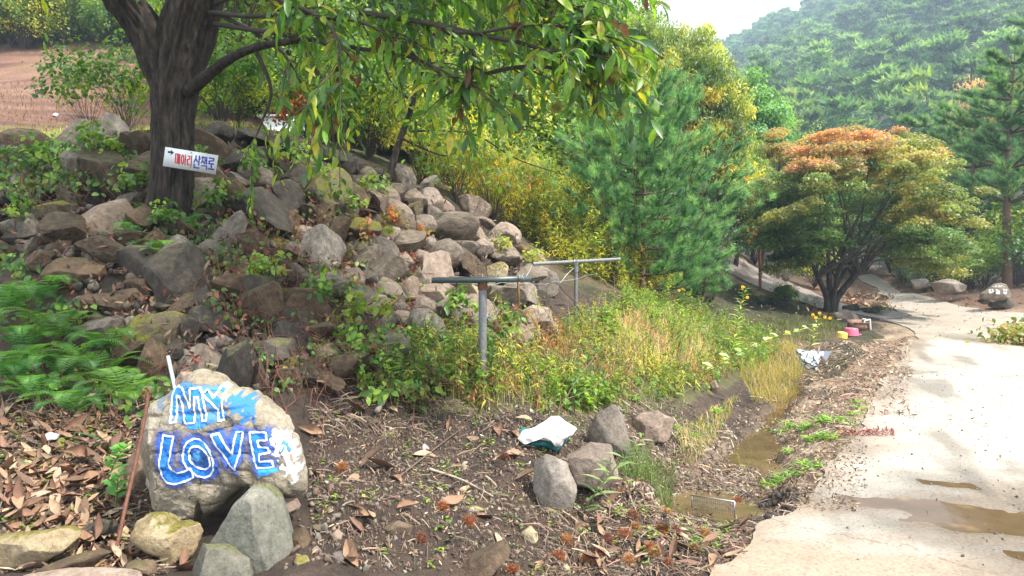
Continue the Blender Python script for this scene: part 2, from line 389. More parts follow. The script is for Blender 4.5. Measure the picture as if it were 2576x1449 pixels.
# coarse RBF evaluation, then bilinear to the fine grid
cx = np.linspace(-40, 50, 361); cyv = np.linspace(-3, 60, 253); CX, CY = np.meshgrid(cx, cyv); CZ = Hrbf(CX, CY)
def bil(xs, ys, Z, x, y):
    i = np.clip(np.searchsorted(xs, x)-1, 0, len(xs)-2); j = np.clip(np.searchsorted(ys, y)-1, 0, len(ys)-2)
    tx = np.clip((x-xs[i])/(xs[i+1]-xs[i]), 0, 1); ty = np.clip((y-ys[j])/(ys[j+1]-ys[j]), 0, 1)
    return (Z[j, i]*(1-tx)+Z[j, i+1]*tx)*(1-ty)+(Z[j+1, i]*(1-tx)+Z[j+1, i+1]*tx)*ty
def H0(x, y): return bil(cx, cyv, CZ, np.asarray(x, float), np.asarray(y, float))
def hit(u, v, Hf, dmax=58, d0=1.5):
    r = ray(u, v); d = d0*1.0
    ds = np.concatenate([np.arange(d0, 12, .02), np.arange(12, dmax, .08)])
    p = np.array([0, 0, CAMZ])+ds[:, None]*r
    b = p[:, 2] < Hf(p[:, 0], p[:, 1])
    if not b.any(): return P(u, v, dmax), dmax
    k = int(np.argmax(b)); return p[k], ds[k]
def pxpoly(L, Hf=None, sub=0, jit=0, seed=1):
    Q = [tuple(hit(u, v, Hf or H0)[0][:2]) for u, v in L]
    if sub:
        R = []; rr = np.random.default_rng(seed)
        for i in range(len(Q)):
            a = np.array(Q[i]); b = np.array(Q[(i+1) % len(Q)]); m = max(1, int(np.linalg.norm(b-a)/sub))
            for k in range(m): R.append(a+(b-a)*k/m)
        R = np.array(R)
        if jit:
            R[:, 0] += jit*fbm2(R[:, 0], R[:, 1], 1.5, 4, seed); R[:, 1] += jit*fbm2(R[:, 0], R[:, 1], 1.5, 4, seed+9)
        Q = [tuple(q) for q in R]
    return Q
ROADPX = [(1560,1700),(1690,1560),(1800,1449),(1880,1370),(1960,1296),(2000,1235),(2110,1140),(2180,1050),(2220,985),(2240,920),(2262,880),(2298,856),(2306,838),(2270,822),(2215,806),
 (2290,797),(2240,778),(2228,755),(2205,725),(2165,705),(2150,694),(2190,690),(2240,716),(2310,743),(2380,762),(2440,778),(2500,786),(2600,792),(2800,800),(2700,826),(2560,832),(2530,862),(2620,900),(3000,1000),(3600,1200),(4200,1700)]
LANEPX = [(2286,798),(2240,785),(2150,775),(2085,758),(2040,735),(1960,700),(1900,672),(1850,652),(1822,650),(1808,664),(1835,690),(1900,722),(1960,745),(2030,768),(2090,785),(2150,792),(2215,806)]
ROAD = pxpoly(ROADPX, None, .06, .11, 3); LANE = pxpoly(LANEPX, None, .2, .05, 5)
BIGRUB = [(-200,400),(0,385),(350,350),(560,340),(700,385),(960,450),(1060,475),(1150,515),(1250,585),(1335,640),(1385,710),(1385,850),(1300,870),(1150,880),(1050,900),(900,950),(750,1000),(450,960),(300,900),(100,650),(-200,640)]
RUB = pxpoly(BIGRUB)
FIELD = [(-40, 8), (-3.0, 8.6), (-2.9, 14), (-6, 25.5), (-40, 26)]
inr = inpoly(GX, GY, ROAD)|inpoly(GX, GY, LANE)
dr = np.minimum(distpoly(GX, GY, ROAD), distpoly(GX, GY, LANE)); dr = np.where(inr, -dr, dr)
near = np.clip((16-GY)/4, .0, 1)
rub = inpoly(GX, GY, RUB)
Z = H0(GX, GY)
ZB = Z.copy()
amp = np.clip((dr+.02)/.35, 0, 1)
TRPX = [(1780,1300),(1830,1275),(1868,1225),(1885,1160),(1898,1110),(1925,1070),(1965,1020),(1990,990),(2010,965)]
TR = [tuple((np.array([0, 0, CAMZ])+ray(u, v)*((-.15-CAMZ)/ray(u, v)[2]))[:2]) for u, v in TRPX]
dt = distpoly(GX, GY, TR, False); wdt = np.clip(.27-.11*(GY-5.0), .085, .27)*(1+.45*fbm2(GX, GY, 2.6, 2, 8))
mt = np.clip(1.2-np.clip(dt/np.maximum(wdt, .04)-.35, 0, 3)*.8, 0, 1); mt = mt*mt*(3-2*mt); Z = Z*(1-mt)+(-.20+.035*fbm2(GX, GY, 1.1, 2, 18))*mt
nzv = .05*fbm2(GX, GY, 1.3, 3, 5)+.028*fbm2(GX, GY, 5, 3, 25)*near+.012*np.abs(fbm2(GX, GY, 16, 2, 45))*near
Z = Z+nzv*amp*(1-.6*mt)+rub*.04*fbm2(GX, GY, 3, 3, 77)
Z = np.where(dr < 0, Z-np.clip(-dr/.05, 0, 1)*.06, Z)
def H(x, y): return bil(gx, gy, Z, np.asarray(x, float), np.asarray(y, float))
def HR(x, y): return H0(x, y)+.018+.006*fbm2(x, y, .8, 3, 91)
def G(u, v):
    p, d = hit(u, v, H); return np.array([p[0], p[1], float(H(p[0], p[1]))]), d
def Gmany(us, vs):
    out = []
    for u, v in zip(us, vs): out.append(G(u, v)[0])
    return np.array(out)
# ground colours: real soil, litter and grass colours
g1 = fbm2(GX, GY, .9, 5, 200); g2 = fbm2(GX, GY, 6, 4, 210)[..., None]; g3 = g1[..., None]
soil = np.array([.07, .045, .032])*(1+.35*g2)+np.array([.03, .02, .012])*np.clip(g3, 0, 1)
wet = np.array([.16, .115, .08]); pale = np.array([.36, .27, .19])
C = soil.copy()
def lerp(C, c, m): m = np.clip(m, 0, 1)[..., None] if np.ndim(m) == 2 else m; return C*(1-m)+np.asarray(c)*m
# pale trampled strip beside the road and the red-brown soil at its far end
C = lerp(C, pale*(1+.35*g2), np.clip((.9+.35*g1-dr)/.5, 0, 1)*(GX > .8)*np.clip((GY-3.6)/1.2, 0, 1))
C = lerp(C, np.array([.30, .20, .13])*(1+.3*g2), inpoly(GX, GY, pxpoly([(1900,850),(2130,850),(2290,850),(2250,900),(2150,1000),(2050,960),(1980,900)]))*.8)
# meadow and slopes
grass = np.array([.13, .15, .035])*(1+.3*g2); hay = (np.array([.20, .10, .068])*(1+.45*g2)+np.array([.10, .075, .04])*np.clip(fbm2(GX, GY, .9, 4, 260)+.1, 0, 1)[..., None])
fld = inpoly(GX, GY, FIELD)
gm = np.clip(.12+.55*fbm2(GX, GY*1.4, .45, 4, 230)+1.3*np.clip((13.0-GY+.1*GX)/3, -.22, 1), 0, 1)
C = np.where(fld[..., None], lerp(hay, np.array([.27, .27, .075])*(1+.25*g2), gm), C)
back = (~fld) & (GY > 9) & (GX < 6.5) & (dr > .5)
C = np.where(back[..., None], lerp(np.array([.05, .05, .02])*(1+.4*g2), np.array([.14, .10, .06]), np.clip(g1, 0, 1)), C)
slope = inpoly(GX, GY, pxpoly([(1000,950),(1400,860),(1700,760),(1900,830),(1950,900),(1850,960),(1700,1030),(1400,1060),(1000,1050)]))
C = np.where(slope[..., None], np.array([.12, .115, .045])*(1+.4*g2), C)
C = lerp(C, np.array([.22, .165, .11])*(1+.2*g2), np.clip(mt*1.3, 0, .85))
C = np.where(rub[..., None], np.array([.045, .032, .022])*(1+.3*g2), C)
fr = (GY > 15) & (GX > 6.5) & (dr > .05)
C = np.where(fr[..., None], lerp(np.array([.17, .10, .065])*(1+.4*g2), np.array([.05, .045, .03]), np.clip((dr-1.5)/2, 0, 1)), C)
nx, ny = len(gx), len(gy)
g = Geo(); idx = np.arange(nx*ny).reshape(ny, nx); a, b, c_, d_ = idx[:-1, :-1], idx[:-1, 1:], idx[1:, 1:], idx[1:, :-1]
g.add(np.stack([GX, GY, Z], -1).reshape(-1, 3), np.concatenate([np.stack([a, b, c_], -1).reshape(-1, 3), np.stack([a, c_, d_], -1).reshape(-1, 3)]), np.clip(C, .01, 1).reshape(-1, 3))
mg, nt, pr, out = newmat('soil_and_litter'); at = N(nt, 'Attribute', attribute_name='Col'); tcg = N(nt, 'TexCoord')
c1, f1 = noise_ramp(nt, tcg.outputs['Object'], 14, [(.3, (.55, .55, .55)), (.7, (1.45, 1.42, 1.4))], 10, .75)
c2, f2 = noise_ramp(nt, tcg.outputs['Object'], 70, [(.3, (.6, .6, .6)), (.55, (1, 1, 1)), (.72, (1.7, 1.65, 1.55))], 6, .7)
nt.links.new(mixc(nt, mixc(nt, at.outputs['Color'], c1, 1., 'MULTIPLY'), c2, 1., 'MULTIPLY'), pr.inputs['Base Color'])
pr.inputs['Roughness'].default_value = .85
hh = N(nt, 'Math', operation='ADD'); nt.links.new(f1, hh.inputs[0]); nt.links.new(f2, hh.inputs[1]); bump(nt, hh.outputs[0], .03, .9, pr)
ground = g.obj('ground', mg, smooth=True); ground['kind'] = 'structure'

# road and lane sheets, with real thickness
PUDPX = [(2115,1262),(2170,1268),(2230,1262),(2330,1266),(2430,1276),(2520,1288),(2640,1300),(2800,1330),(2800,1400),(2640,1372),(2560,1362),(2480,1350),(2400,1340),(2340,1322),(2300,1326),(2240,1310),(2280,1302),(2200,1288),(2140,1278)]
PUD2 = [(2090,1310),(2120,1306),(2140,1316),(2115,1322)]; PUD3 = [(2300,1208),(2330,1212),(2420,1222),(2440,1232),(2380,1230),(2310,1222)]
PUD4 = [(2520,1385),(2600,1392),(2700,1420),(2600,1425)]
PUD5 = [(2240,1308),(2280,1312),(2330,1322),(2290,1330),(2250,1322)]
PUDS = [pxpoly(L, None, .04, .035, 40+i) for i, L in enumerate((PUDPX, PUD3, PUD4))]
def sheet(name, poly, hfun, step, thick, mat, colf, far=None):
    poly = np.array(poly); x0, y0 = poly.min(0); x1, y1 = poly.max(0)
    ys = [y0]
    while ys[-1] < y1: ys.append(ys[-1]+step*max(1, ys[-1]/6))
    I = []
    for y in ys:
        xs = np.arange(x0, x1, step*max(1, y/6)); I.append(np.stack([xs+rng.uniform(-.2, .2, len(xs))*step, np.full(len(xs), y)], 1))
    I = np.concatenate(I); m = inpoly(I[:, 0], I[:, 1], poly) & (distpoly(I[:, 0], I[:, 1], poly) > step*.5); I = I[m]
    nb = len(poly); pts2 = [Vector(p) for p in poly]+[Vector(p) for p in I]
    vo, eo, fo, *_ = delaunay_2d_cdt(pts2, [], [list(range(nb))], 1, 1e-5)
    vo = np.array([tuple(v) for v in vo]); fo = np.array([f for f in fo if len(f) == 3])
    z = hfun(vo[:, 0], vo[:, 1]); V = np.column_stack([vo, z]); g = Geo()
    g.add(V, fo, colf(V))
    if thick:
        zz = hfun(poly[:, 0], poly[:, 1]); T = np.column_stack([poly, zz]); B = T.copy(); B[:, 2] -= thick
        i = np.arange(nb); j = (i+1) % nb
        g.add(np.concatenate([T, B]), np.concatenate([np.stack([i, i+nb, j+nb], 1), np.stack([i, j+nb, j], 1)]), np.tile(colf(T)*.7, (2, 1)))
    return g.obj(name, mat, smooth=True, sharp=.6), V
def HRP(x, y):
    x = np.asarray(x, float); y = np.asarray(y, float); z = HR(x, y)
    for p in PUDS:
        d = distpoly(x, y, p); d = np.where(inpoly(x, y, p), -d, d); z = z-.014*np.clip(.5-(d+.05*fbm2(x, y, 5, 3, 55))/.16, 0, 1)
    return z+.0022*fbm2(x, y, 9, 3, 56)
def roadcol(V):
    x, y = V[:, 0], V[:, 1]
    c = np.array([.47, .415, .355])*(1+.16*fbm2(x, y, 1.2, 4, 300))[:, None]
    br = np.clip(fbm2(x*.7, y*1.9, .8, 5, 310)*2.2+.15*(y < 4.3), 0, 1)[:, None]*np.clip((6.5-y)/2.2, .12, 1)[:, None]
    c = c*(1-.65*br)+np.array([.33, .23, .15])*.65*br
    tr_ = np.clip(fbm2(x*.5+y*.3, x*2.2-y*.9, 1.3, 4, 340)*2.2-.5, 0, 1)[:, None]; c = c*(1-.32*tr_)
    w = np.zeros(len(x))
    for p in PUDS:
        d = distpoly(x, y, p); d = np.where(inpoly(x, y, p), 0, d); w = np.maximum(w, np.clip(1-(d+.12*fbm2(x, y, 3, 3, 320))/.45, 0, 1))
    c = c*(1-.45*w[:, None])
    dd = distpoly(x, y, ROAD)
    e = np.clip(1-(dd+.15*fbm2(x, y, 2, 3, 5))/.35, 0, 1)[:, None]*(x < 8)[:, None]
    c = c*(1-.55*e)+np.array([.30, .21, .145])*.55*e
    f = np.clip((y-12.5)/2, 0, 1)[:, None]
    return c*(1-f)+np.array([.42, .36, .3])*f
mroad, nt, pr, out = newmat('worn_concrete'); at = N(nt, 'Attribute', attribute_name='Col'); tcg = N(nt, 'TexCoord')
c1, f1 = noise_ramp(nt, tcg.outputs['Object'], 3, [(.3, (.8, .78, .76)), (.7, (1.12, 1.12, 1.12))], 10, .75)
c2, f2 = noise_ramp(nt, tcg.outputs['Object'], 60, [(.32, (.5, .45, .4)), (.5, (1, 1, 1)), (.75, (1.2, 1.2, 1.2))], 5, .7)
vo = N(nt, 'TexVoronoi', i_Scale=.38, feature='DISTANCE_TO_EDGE'); wn_ = N(nt, 'TexNoise', i_Scale=1.6, i_Detail=8, i_Roughness=.7); nt.links.new(tcg.outputs['Object'], wn_.inputs['Vector'])
va = N(nt, 'VectorMath', operation='ADD'); nt.links.new(tcg.outputs['Object'], va.inputs[0]); nt.links.new(wn_.outputs[1], va.inputs[1]); nt.links.new(va.outputs[0], vo.inputs['Vector'])
cr_ = N(nt, 'ValToRGB'); cr_.color_ramp.elements[0].color = (.35, .3, .26, 1); cr_.color_ramp.elements[1].position = .006; nt.links.new(vo.outputs[0], cr_.inputs[0])
nt.links.new(mixc(nt, mixc(nt, mixc(nt, at.outputs['Color'], c1, 1., 'MULTIPLY'), c2, .9, 'MULTIPLY'), cr_.outputs[0], .8, 'MULTIPLY'), pr.inputs['Base Color'])
sp_ = N(nt, 'SeparateColor'); nt.links.new(at.outputs['Color'], sp_.inputs[0])
rr = N(nt, 'MapRange', i_1=.25, i_2=.5, i_3=.25, i_4=.8); nt.links.new(sp_.outputs[0], rr.inputs[0]); nt.links.new(rr.outputs[0], pr.inputs['Roughness'])
hh = N(nt, 'Math', operation='ADD'); nt.links.new(f1, hh.inputs[0]); nt.links.new(f2, hh.inputs[1]); bump(nt, hh.outputs[0], .006, .7, pr)
road, RV = sheet('road', ROAD, HRP, .038, .09, mroad, roadcol); road['kind'] = 'structure'
def lanecol(V): return np.array([.33, .28, .27])*(1+.2*fbm2(V[:, 0], V[:, 1], 1.5, 4, 330))[:, None]
lane, _ = sheet('lane', LANE, lambda x, y: HR(x, y)+.02, .2, .1, mroad, lanecol); lane['kind'] = 'structure'
mw, nt, pr, out = newmat('muddy_water'); tcg = N(nt, 'TexCoord')
c1, f1 = noise_ramp(nt, tcg.outputs['Object'], 2.2, [(.35, (.085, .05, .024)), (.55, (.12, .075, .04)), (.62, (.2, .125, .06))], 5, .6)
nt.links.new(c1, pr.inputs['Base Color']); pr.inputs['Roughness'].default_value = .06; pr.inputs['Specular IOR Level'].default_value = .35
pr.inputs['IOR'].default_value = 1.33
nzz = N(nt, 'TexNoise', i_Scale=9, i_Detail=2); nt.links.new(tcg.outputs['Object'], nzz.inputs['Vector']); bump(nt, nzz.outputs[0], .004, .15, pr)
for i, p in enumerate(PUDS):
    pc_ = np.array(p).mean(0); p = [tuple(pc_+(np.array(q)-pc_)*(1+.16/max(.3, np.hypot(*(np.array(q)-pc_))))) for q in p]
    o, _ = sheet('puddle', p, lambda x, y: HR(x, y)-.007, .12, 0, mw, lambda V: np.ones((len(V), 3))*.5)
    o['kind'] = 'structure'
# ditch water: a flat sheet the banks rise through
gw = Geo(); WZ = -.178
DW = [(1.0, 4.55), (1.5, 4.35), (1.95, 4.6), (2.1, 5.4), (2.6, 6.2), (3.4, 7.4), (3.9, 8.8), (3.5, 9.3), (2.7, 8.3), (2.0, 6.9), (1.4, 6.0), (1.0, 5.2)]
mdw, nt, pr, out = newmat('ditch_water'); tcg = N(nt, 'TexCoord')
c1, f1 = noise_ramp(nt, tcg.outputs['Object'], 3, [(.35, (.09, .06, .03)), (.65, (.17, .115, .06))], 6, .6)
nt.links.new(c1, pr.inputs['Base Color']); pr.inputs['Roughness'].default_value = .05; pr.inputs['IOR'].default_value = 1.33
o, _ = sheet('ditch_water', DW, lambda x, y: WZ+0*x, .2, 0, mdw, lambda V: np.ones((len(V), 3))*.5)
tag(o, kind='structure')

# far wooded mountain
RIDGE = [(1100,150,300),(1500,140,290),(1780,138,280),(1850,134,265),(1880,120,255),(1930,92,240),(2010,62,230),(2080,34,220),(2300,-60,205),(2600,-220,195),(3000,-350,185),(3600,-450,180)]
FOOT = [(1100,520,75),(1500,520,72),(1780,520,70),(1850,520,68),(1880,530,66),(1930,540,66),(2010,560,64),(2080,570,62),(2300,570,60),(2600,540,56),(3000,500,54),(3600,480,52)]
R_ = spline([P(*r) for r in RIDGE], 60); F_ = spline([P(*r) for r in FOOT], 60)
ss = np.linspace(-.15, 1, 50)[:, None, None]
HV = F_[None]*(1-ss)+R_[None]*ss
bk = HV[-1:]+np.array([0, 60, -30.]); HV = np.concatenate([HV, bk])
q = HV.reshape(-1, 3); q[:, 2] += 2.5*fbm2(q[:, 0], q[:, 1], .03, 3, 400); HV = q.reshape(HV.shape)
a0, b0 = HV.shape[:2]; idx = np.arange(a0*b0).reshape(a0, b0); a, b, c_, d_ = idx[:-1, :-1], idx[:-1, 1:], idx[1:, 1:], idx[1:, :-1]
g = Geo(); g.add(q, np.concatenate([np.stack([a, b, c_], -1).reshape(-1, 3), np.stack([a, c_, d_], -1).reshape(-1, 3)]), (.035, .05, .025))
hill = g.obj('hill', M['bits'], smooth=True); hill['kind'] = 'structure'
# land beyond, to the horizon
g = Geo(); S = 1500
xs = np.linspace(-300, 600, 41); ys = np.linspace(-200, 540, 41)
BX, BY = np.meshgrid(xs, ys); BZ = -2.5-0*BX
idx = np.arange(BX.size).reshape(BX.shape); a, b, c_, d_ = idx[:-1, :-1], idx[:-1, 1:], idx[1:, 1:], idx[1:, :-1]
g.add(np.stack([BX, BY, BZ], -1).reshape(-1, 3), np.concatenate([np.stack([a, b, c_], -1).reshape(-1, 3), np.stack([a, c_, d_], -1).reshape(-1, 3)]), (.05, .06, .03))
o = g.obj('terrain', M['bits'], smooth=True); o['kind'] = 'structure'
# ------------------------------------------------------------------ stones
def facet(V, n, r, lo=.72, hi=.95):
    for _ in range(n):
        d = nrm(r.normal(size=3)); m = (V@d).max()*r.uniform(lo, hi); s = V@d-m
        V = V-np.where(s > 0, s, 0)[:, None]*d*.97
    return V
def stone_mesh(seed, sub=3, n=11, ns=.05):
    r = np.random.default_rng(seed); V, F = ICO[sub]; V = facet(V.copy(), n, r, .5, .86)
    V = V*(1+ns*fbm3(V, 2.2, 3, seed))[:, None]; V = facet(V, 4, r, .85, .97)
    return V/np.abs(V).max(0), F
STONES = {}
for k, mk in enumerate(('rock_br', 'rock_gr', 'rock_pale', 'rock_moss', 'rock_dark', 'rock_tan')):
    STONES[mk] = []
    for j in range(5):
        V, F = stone_mesh(100+k*10+j, 2 if j > 2 else 3, 10+j*2); g = Geo(); g.add(V, F)
        STONES[mk].append(g.mesh('stone', M[mk], True, .32))
PP = lambda L: np.array(L, float)
def polar(poly, c, th):
    R = np.zeros(len(th)); n = len(poly)
    dx, dy = np.cos(th), np.sin(th)
    for i in range(n):
        a = poly[i]-c; b = poly[(i+1) % n]-c; e = b-a
        den = dx*e[1]-dy*e[0]; den = np.where(np.abs(den) < 1e-9, 1e-9, den)
        t = (a[0]*e[1]-a[1]*e[0])/den; s = (a[0]*dy-a[1]*dx)/den
        R = np.where((t > 0) & (s >= -1e-6) & (s <= 1+1e-6), np.maximum(R, t), R)
    return np.maximum(R, 1e-3)
BOULDERS = []
def boulder(px, mat, label, thick=.75, d=None, seed=1, sub=4, name='boulder', nf=9, group=None, back=0, ns=.035, cat='rock'):
    px = PP(px); c = (px.max(0)+px.min(0))/2; c = (c+px.mean(0))/2
    if d is None: d = G(c[0], c[1]+.15*(px[:, 1].max()-c[1]))[1]+back
    r = np.random.default_rng(seed); V, F = ICO[sub]
    th = np.arctan2(V[:, 2], V[:, 0]); cs = np.hypot(V[:, 0], V[:, 2])      # V.x right, V.z up, V.y depth
    pu = px.copy(); pu[:, 1] *= -1; cc = c*np.array([1, -1])
    rad = polar(pu, cc, th)/FPX*d
    T = thick*np.sqrt(np.ptp(px[:, 0])*np.ptp(px[:, 1]))/FPX*d/2
    f = cs**.55
    W = np.stack([np.cos(th)*rad*f, V[:, 1]*T, np.sin(th)*rad*f], -1)
    S = np.abs(W).max()
    for _ in range(nf):      # fracture planes on the visible and hidden sides
        dd = nrm(np.array([r.normal()*.8, -abs(r.normal())*1.0-.25, r.normal()*.8+.15])); m = (W@dd).max()*r.uniform(.62, .93); s = W@dd-m
        W = W-np.where(s > 0, s, 0)[:, None]*dd*.95
    W = W+nrm(W)*(ns*S*fbm3(W/S, 2.5, 4, seed))[:, None]
    g = Geo(); g.add(W, F); p = P(c[0], c[1], d)
    o = g.obj(name, M[mat], smooth=True, sharp=.5, loc=tuple(p)); o.rotation_euler = (-PITCH*.0, 0, 0)
    tag(o, label, cat, group); BOULDERS.append((c[0], c[1], max(np.ptp(px[:, 0]), np.ptp(px[:, 1]))/2, px)); return o
B = boulder
B([(235,520),(310,495),(335,530),(355,580),(335,610),(310,640),(255,640),(215,615),(185,585),(200,555)],'rock_pale','largest pale grey boulder tilted on the stone bank left of the tree',.7,seed=2)
B([(85,520),(150,503),(190,505),(198,530),(180,562),(125,585),(100,565)],'rock_moss','bright mossy boulder at the upper left of the stone bank',seed=3)
B([(-60,570),(0,548),(75,535),(95,560),(112,592),(70,606),(0,640),(-60,640)],'rock_gr','flat pale slab stone at the left edge beside the mossy boulder',seed=4)
B([(0,640),(70,604),(110,595),(100,625),(55,658),(10,650)],'rock_gr','cracked grey stone directly under the pale slab at the left edge',seed=5)
B([(105,660),(150,650),(185,645),(262,662),(266,700),(200,735),(140,750),(118,722)],'rock_br','blocky rust brown boulder right of the ferns',seed=6)
B([(108,620),(150,603),(180,606),(180,642),(108,658)],'rock_br','small brown stone on top of the blocky rust brown boulder',seed=7)
B([(285,640),(330,617),(378,620),(420,665),(438,715),(420,742),(360,722),(290,690)],'rock_dark','dark brown boulder slanting below the largest pale boulder',seed=8,thick=.8)
B([(168,764),(215,740),(285,733),(350,722),(377,745),(330,787),(280,797),(215,790)],'rock_br','long flat brown slab lying over a dark gap in the bank',seed=9)
B([(380,745),(403,748),(402,782),(377,777)],'rock_tan','small tan stone wedged right of the long flat brown slab',seed=10,sub=3)
B([(262,825),(340,790),(440,782),(472,795),(482,850),(450,882),(380,905),(300,897)],'rock_moss','wide low boulder with a moss patch above the painted rock',seed=11,thick=.7)
B([(490,625),(520,603),(550,605),(567,662),(560,692),(500,704)],'rock_gr','upright pale green-tinged stone right below the tree roots',seed=12)
B([(478,745),(540,710),(563,722),(560,800),(530,832),(480,800)],'rock_dark','dark squarish stone below the upright stone',seed=13)
B([(520,852),(560,840),(590,856),(580,892),(530,887)],'rock_gr','small grey stone balanced above the painted rock',seed=14,sub=3)
B([(435,905),(500,862),(560,898),(612,930),(590,957),(530,952),(450,940)],'rock_gr','low grey boulder right behind the top of the painted rock',seed=15)
B([(588,872),(680,850),(740,852),(752,892),(700,932),(630,932),(592,910)],'rock_dark','rounded dark boulder overgrown by creeper in the middle of the bank',seed=16,thick=.9)
B([(778,872),(830,860),(862,882),(852,920),(820,947),(785,922)],'rock_tan','stone with a pale split face at the foot of the bank above the dirt',seed=17)
B([(655,600),(690,587),(755,625),(748,642),(700,637),(665,620)],'rock_moss','elongated greenish stone pointing down to the right',seed=18,sub=3)
B([(722,592),(760,565),(800,575),(832,640),(782,662),(740,642)],'rock_pale','rounded cracked grey stone right of the elongated greenish stone',seed=19)
B([(562,662),(600,650),(632,652),(642,682),(580,692)],'rock_tan','small yellowish stone in the middle of the dry vines',seed=20,sub=3)
B([(690,665),(742,660),(792,702),(792,752),(740,722)],'rock_gr','grey speckled stone leaning right in the centre of the bank',seed=21)
B([(543,378),(592,368),(622,400),(600,425),(552,418)],'rock_dark','dark rounded boulder just right of the arrow sign',seed=22)
B([(636,392),(700,383),(744,420),(700,445),(650,430)],'rock_dark','black angular stone at the top of the bank under the hanging branches',seed=23)
B([(1010,482),(1045,470),(1075,502),(1062,532),(1010,532)],'rock_pale','sunlit pale stone at the crest beside the slim leaning tree',seed=24,thick=.9)
B([(942,475),(968,455),(996,478),(985,505),(948,498)],'rock_gr','pale stone at the crest left of the slim leaning tree foot',seed=25)
B([(1082,512),(1115,500),(1143,510),(1147,548),(1100,552)],'rock_pale','rounded pinkish stone on the crest right of the slim tree',seed=26)
B([(1160,565),(1200,560),(1242,620),(1205,645),(1165,612)],'rock_pale','large pinkish stone on the sunlit right flank of the bank',seed=27,thick=1)
B([(1045,600),(1085,585),(1110,625),(1095,650),(1055,640)],'rock_gr','grey stone standing upright on the sunlit flank above the near T post',seed=28)
B([(1280,637),(1295,618),(1333,610),(1352,635),(1335,655),(1300,655)],'rock_br','brown and purple rounded stone left of the far T post',seed=29,sub=3)
B([(1085,770),(1130,745),(1172,760),(1172,812),(1130,857),(1090,822)],'rock_gr','big lichen-spotted boulder left of the near T post',seed=30,thick=.85)
B([(1080,835),(1100,815),(1150,845),(1150,885),(1100,880)],'rock_pale','pale boulder low in the weeds left of the near T post',seed=31)
B([(1300,790),(1340,765),(1385,775),(1398,820),(1350,852),(1310,835)],'rock_pale','large whitish boulder with long streaks right of the near T post',seed=32,thick=.8)
B([(1225,790),(1265,775),(1290,800),(1275,835),(1235,830)],'rock_gr','grey boulder between the near T post and the whitish boulder',seed=33)
B([(838,682),(900,672),(922,692),(910,732),(860,747),(830,720)],'rock_pale','cracked pinkish stone among red creeper leaves',seed=34)
B([(1008,702),(1050,665),(1082,700),(1070,747),(1020,742)],'rock_gr','grey stone left of the near crossbar end',seed=35)
# foreground, middle
B([(1336,1165),(1375,1143),(1425,1165),(1452,1225),(1440,1290),(1375,1290),(1340,1235)],'rock_gr','squat tan boulder half buried in the dirt below the white bag',seed=36,thick=.8,d=G(1395,1275)[1]-.02)
B([(1425,1150),(1485,1113),(1538,1120),(1555,1190),(1552,1245),(1500,1265),(1450,1235)],'rock_pale','tall pale boulder with a grey lit top beside the squat tan boulder',seed=37,thick=.85,d=G(1500,1245)[1]-.02)
B([(1478,1090),(1500,1045),(1542,1017),(1575,1042),(1592,1100),(1592,1150),(1530,1140),(1480,1110)],'rock_gr','pointed blue-grey boulder right of the white bag',seed=38,thick=.8,d=G(1540,1140)[1]-.02)
B([(1592,1060),(1610,1042),(1652,1034),(1705,1060),(1690,1105),(1620,1118),(1588,1092)],'rock_pale','knobbly pale boulder on the ditch bank right of the pointed one',seed=39,d=G(1640,1105)[1]-.02,thick=.9)
B([(1312,1340),(1335,1322),(1352,1340),(1356,1368),(1330,1388),(1312,1365)],'rock_tan','yellowish egg-shaped stone stuck in the bare dirt',seed=40,sub=3)
B([(955,1332),(1000,1310),(1052,1330),(1045,1352),(980,1350)],'rock_br','flat brown stone embedded in the dirt right of the painted rock',seed=41,sub=3)
B([(1100,1470),(1190,1402),(1265,1362),(1285,1388),(1230,1455),(1180,1490)],'rock_br','long sandy ledge stone at the bottom middle of the picture',seed=42)
B([(1145,1276),(1200,1272),(1226,1282),(1200,1293),(1150,1287)],'rock_tan','thin yellow sliver of stone lying on the dirt',seed=43,sub=3,thick=.5)
# painted rock group
B([(425,1075),(345,1130),(295,1205),(310,1260),(420,1300),(480,1250)],'rock_br','brown wedge stone behind the left side of the painted rock',seed=50,d=3.75)
B([(350,1260),(420,1245),(430,1300),(350,1310)],'rock_dark','dark block under the brown wedge stone',seed=57,d=3.65)
B([(640,1218),(672,1222),(700,1250),(722,1320),(742,1400),(760,1500),(540,1500),(510,1400),(560,1320),(600,1255)],'rock_cone','tall blue-grey cone-shaped rock propping the painted rock',seed=51,d=3.12,thick=.8,nf=5,ns=.02)
B([(490,1372),(560,1375),(625,1412),(645,1500),(450,1500),(478,1410)],'rock_cone','low grey rock in front of the cone-shaped rock',seed=52,d=2.93,nf=6,ns=.02)
B([(370,1290),(410,1288),(440,1318),(500,1322),(506,1346),(482,1392),(466,1427),(440,1425),(418,1397),(368,1376),(338,1345),(345,1310)],'rock_tan','knobbly cream and yellow rock under the left of the painted rock',seed=53,d=3.1,nf=6,ns=.06)
B([(-40,1350),(100,1337),(182,1326),(205,1338),(170,1382),(90,1432),(-40,1470)],'rock_tan','long tan slab at the lower left corner',seed=54,d=2.95,thick=.6)
B([(50,1455),(120,1422),(250,1386),(280,1396),(240,1424),(150,1460)],'rock_br','narrow brown slab lying below the long tan slab',seed=55,d=2.86,thick=.8)
B([(10,1462),(120,1443),(250,1437),(360,1445),(360,1500),(10,1500)],'rock_pale','whitish slab cut by the bottom edge of the picture',seed=56,d=2.72)
B([(292,1428),(330,1411),(387,1412),(394,1442),(300,1456)],'rock_br','small brown brick-like stone near the bottom left',seed=58,d=2.85,sub=3)
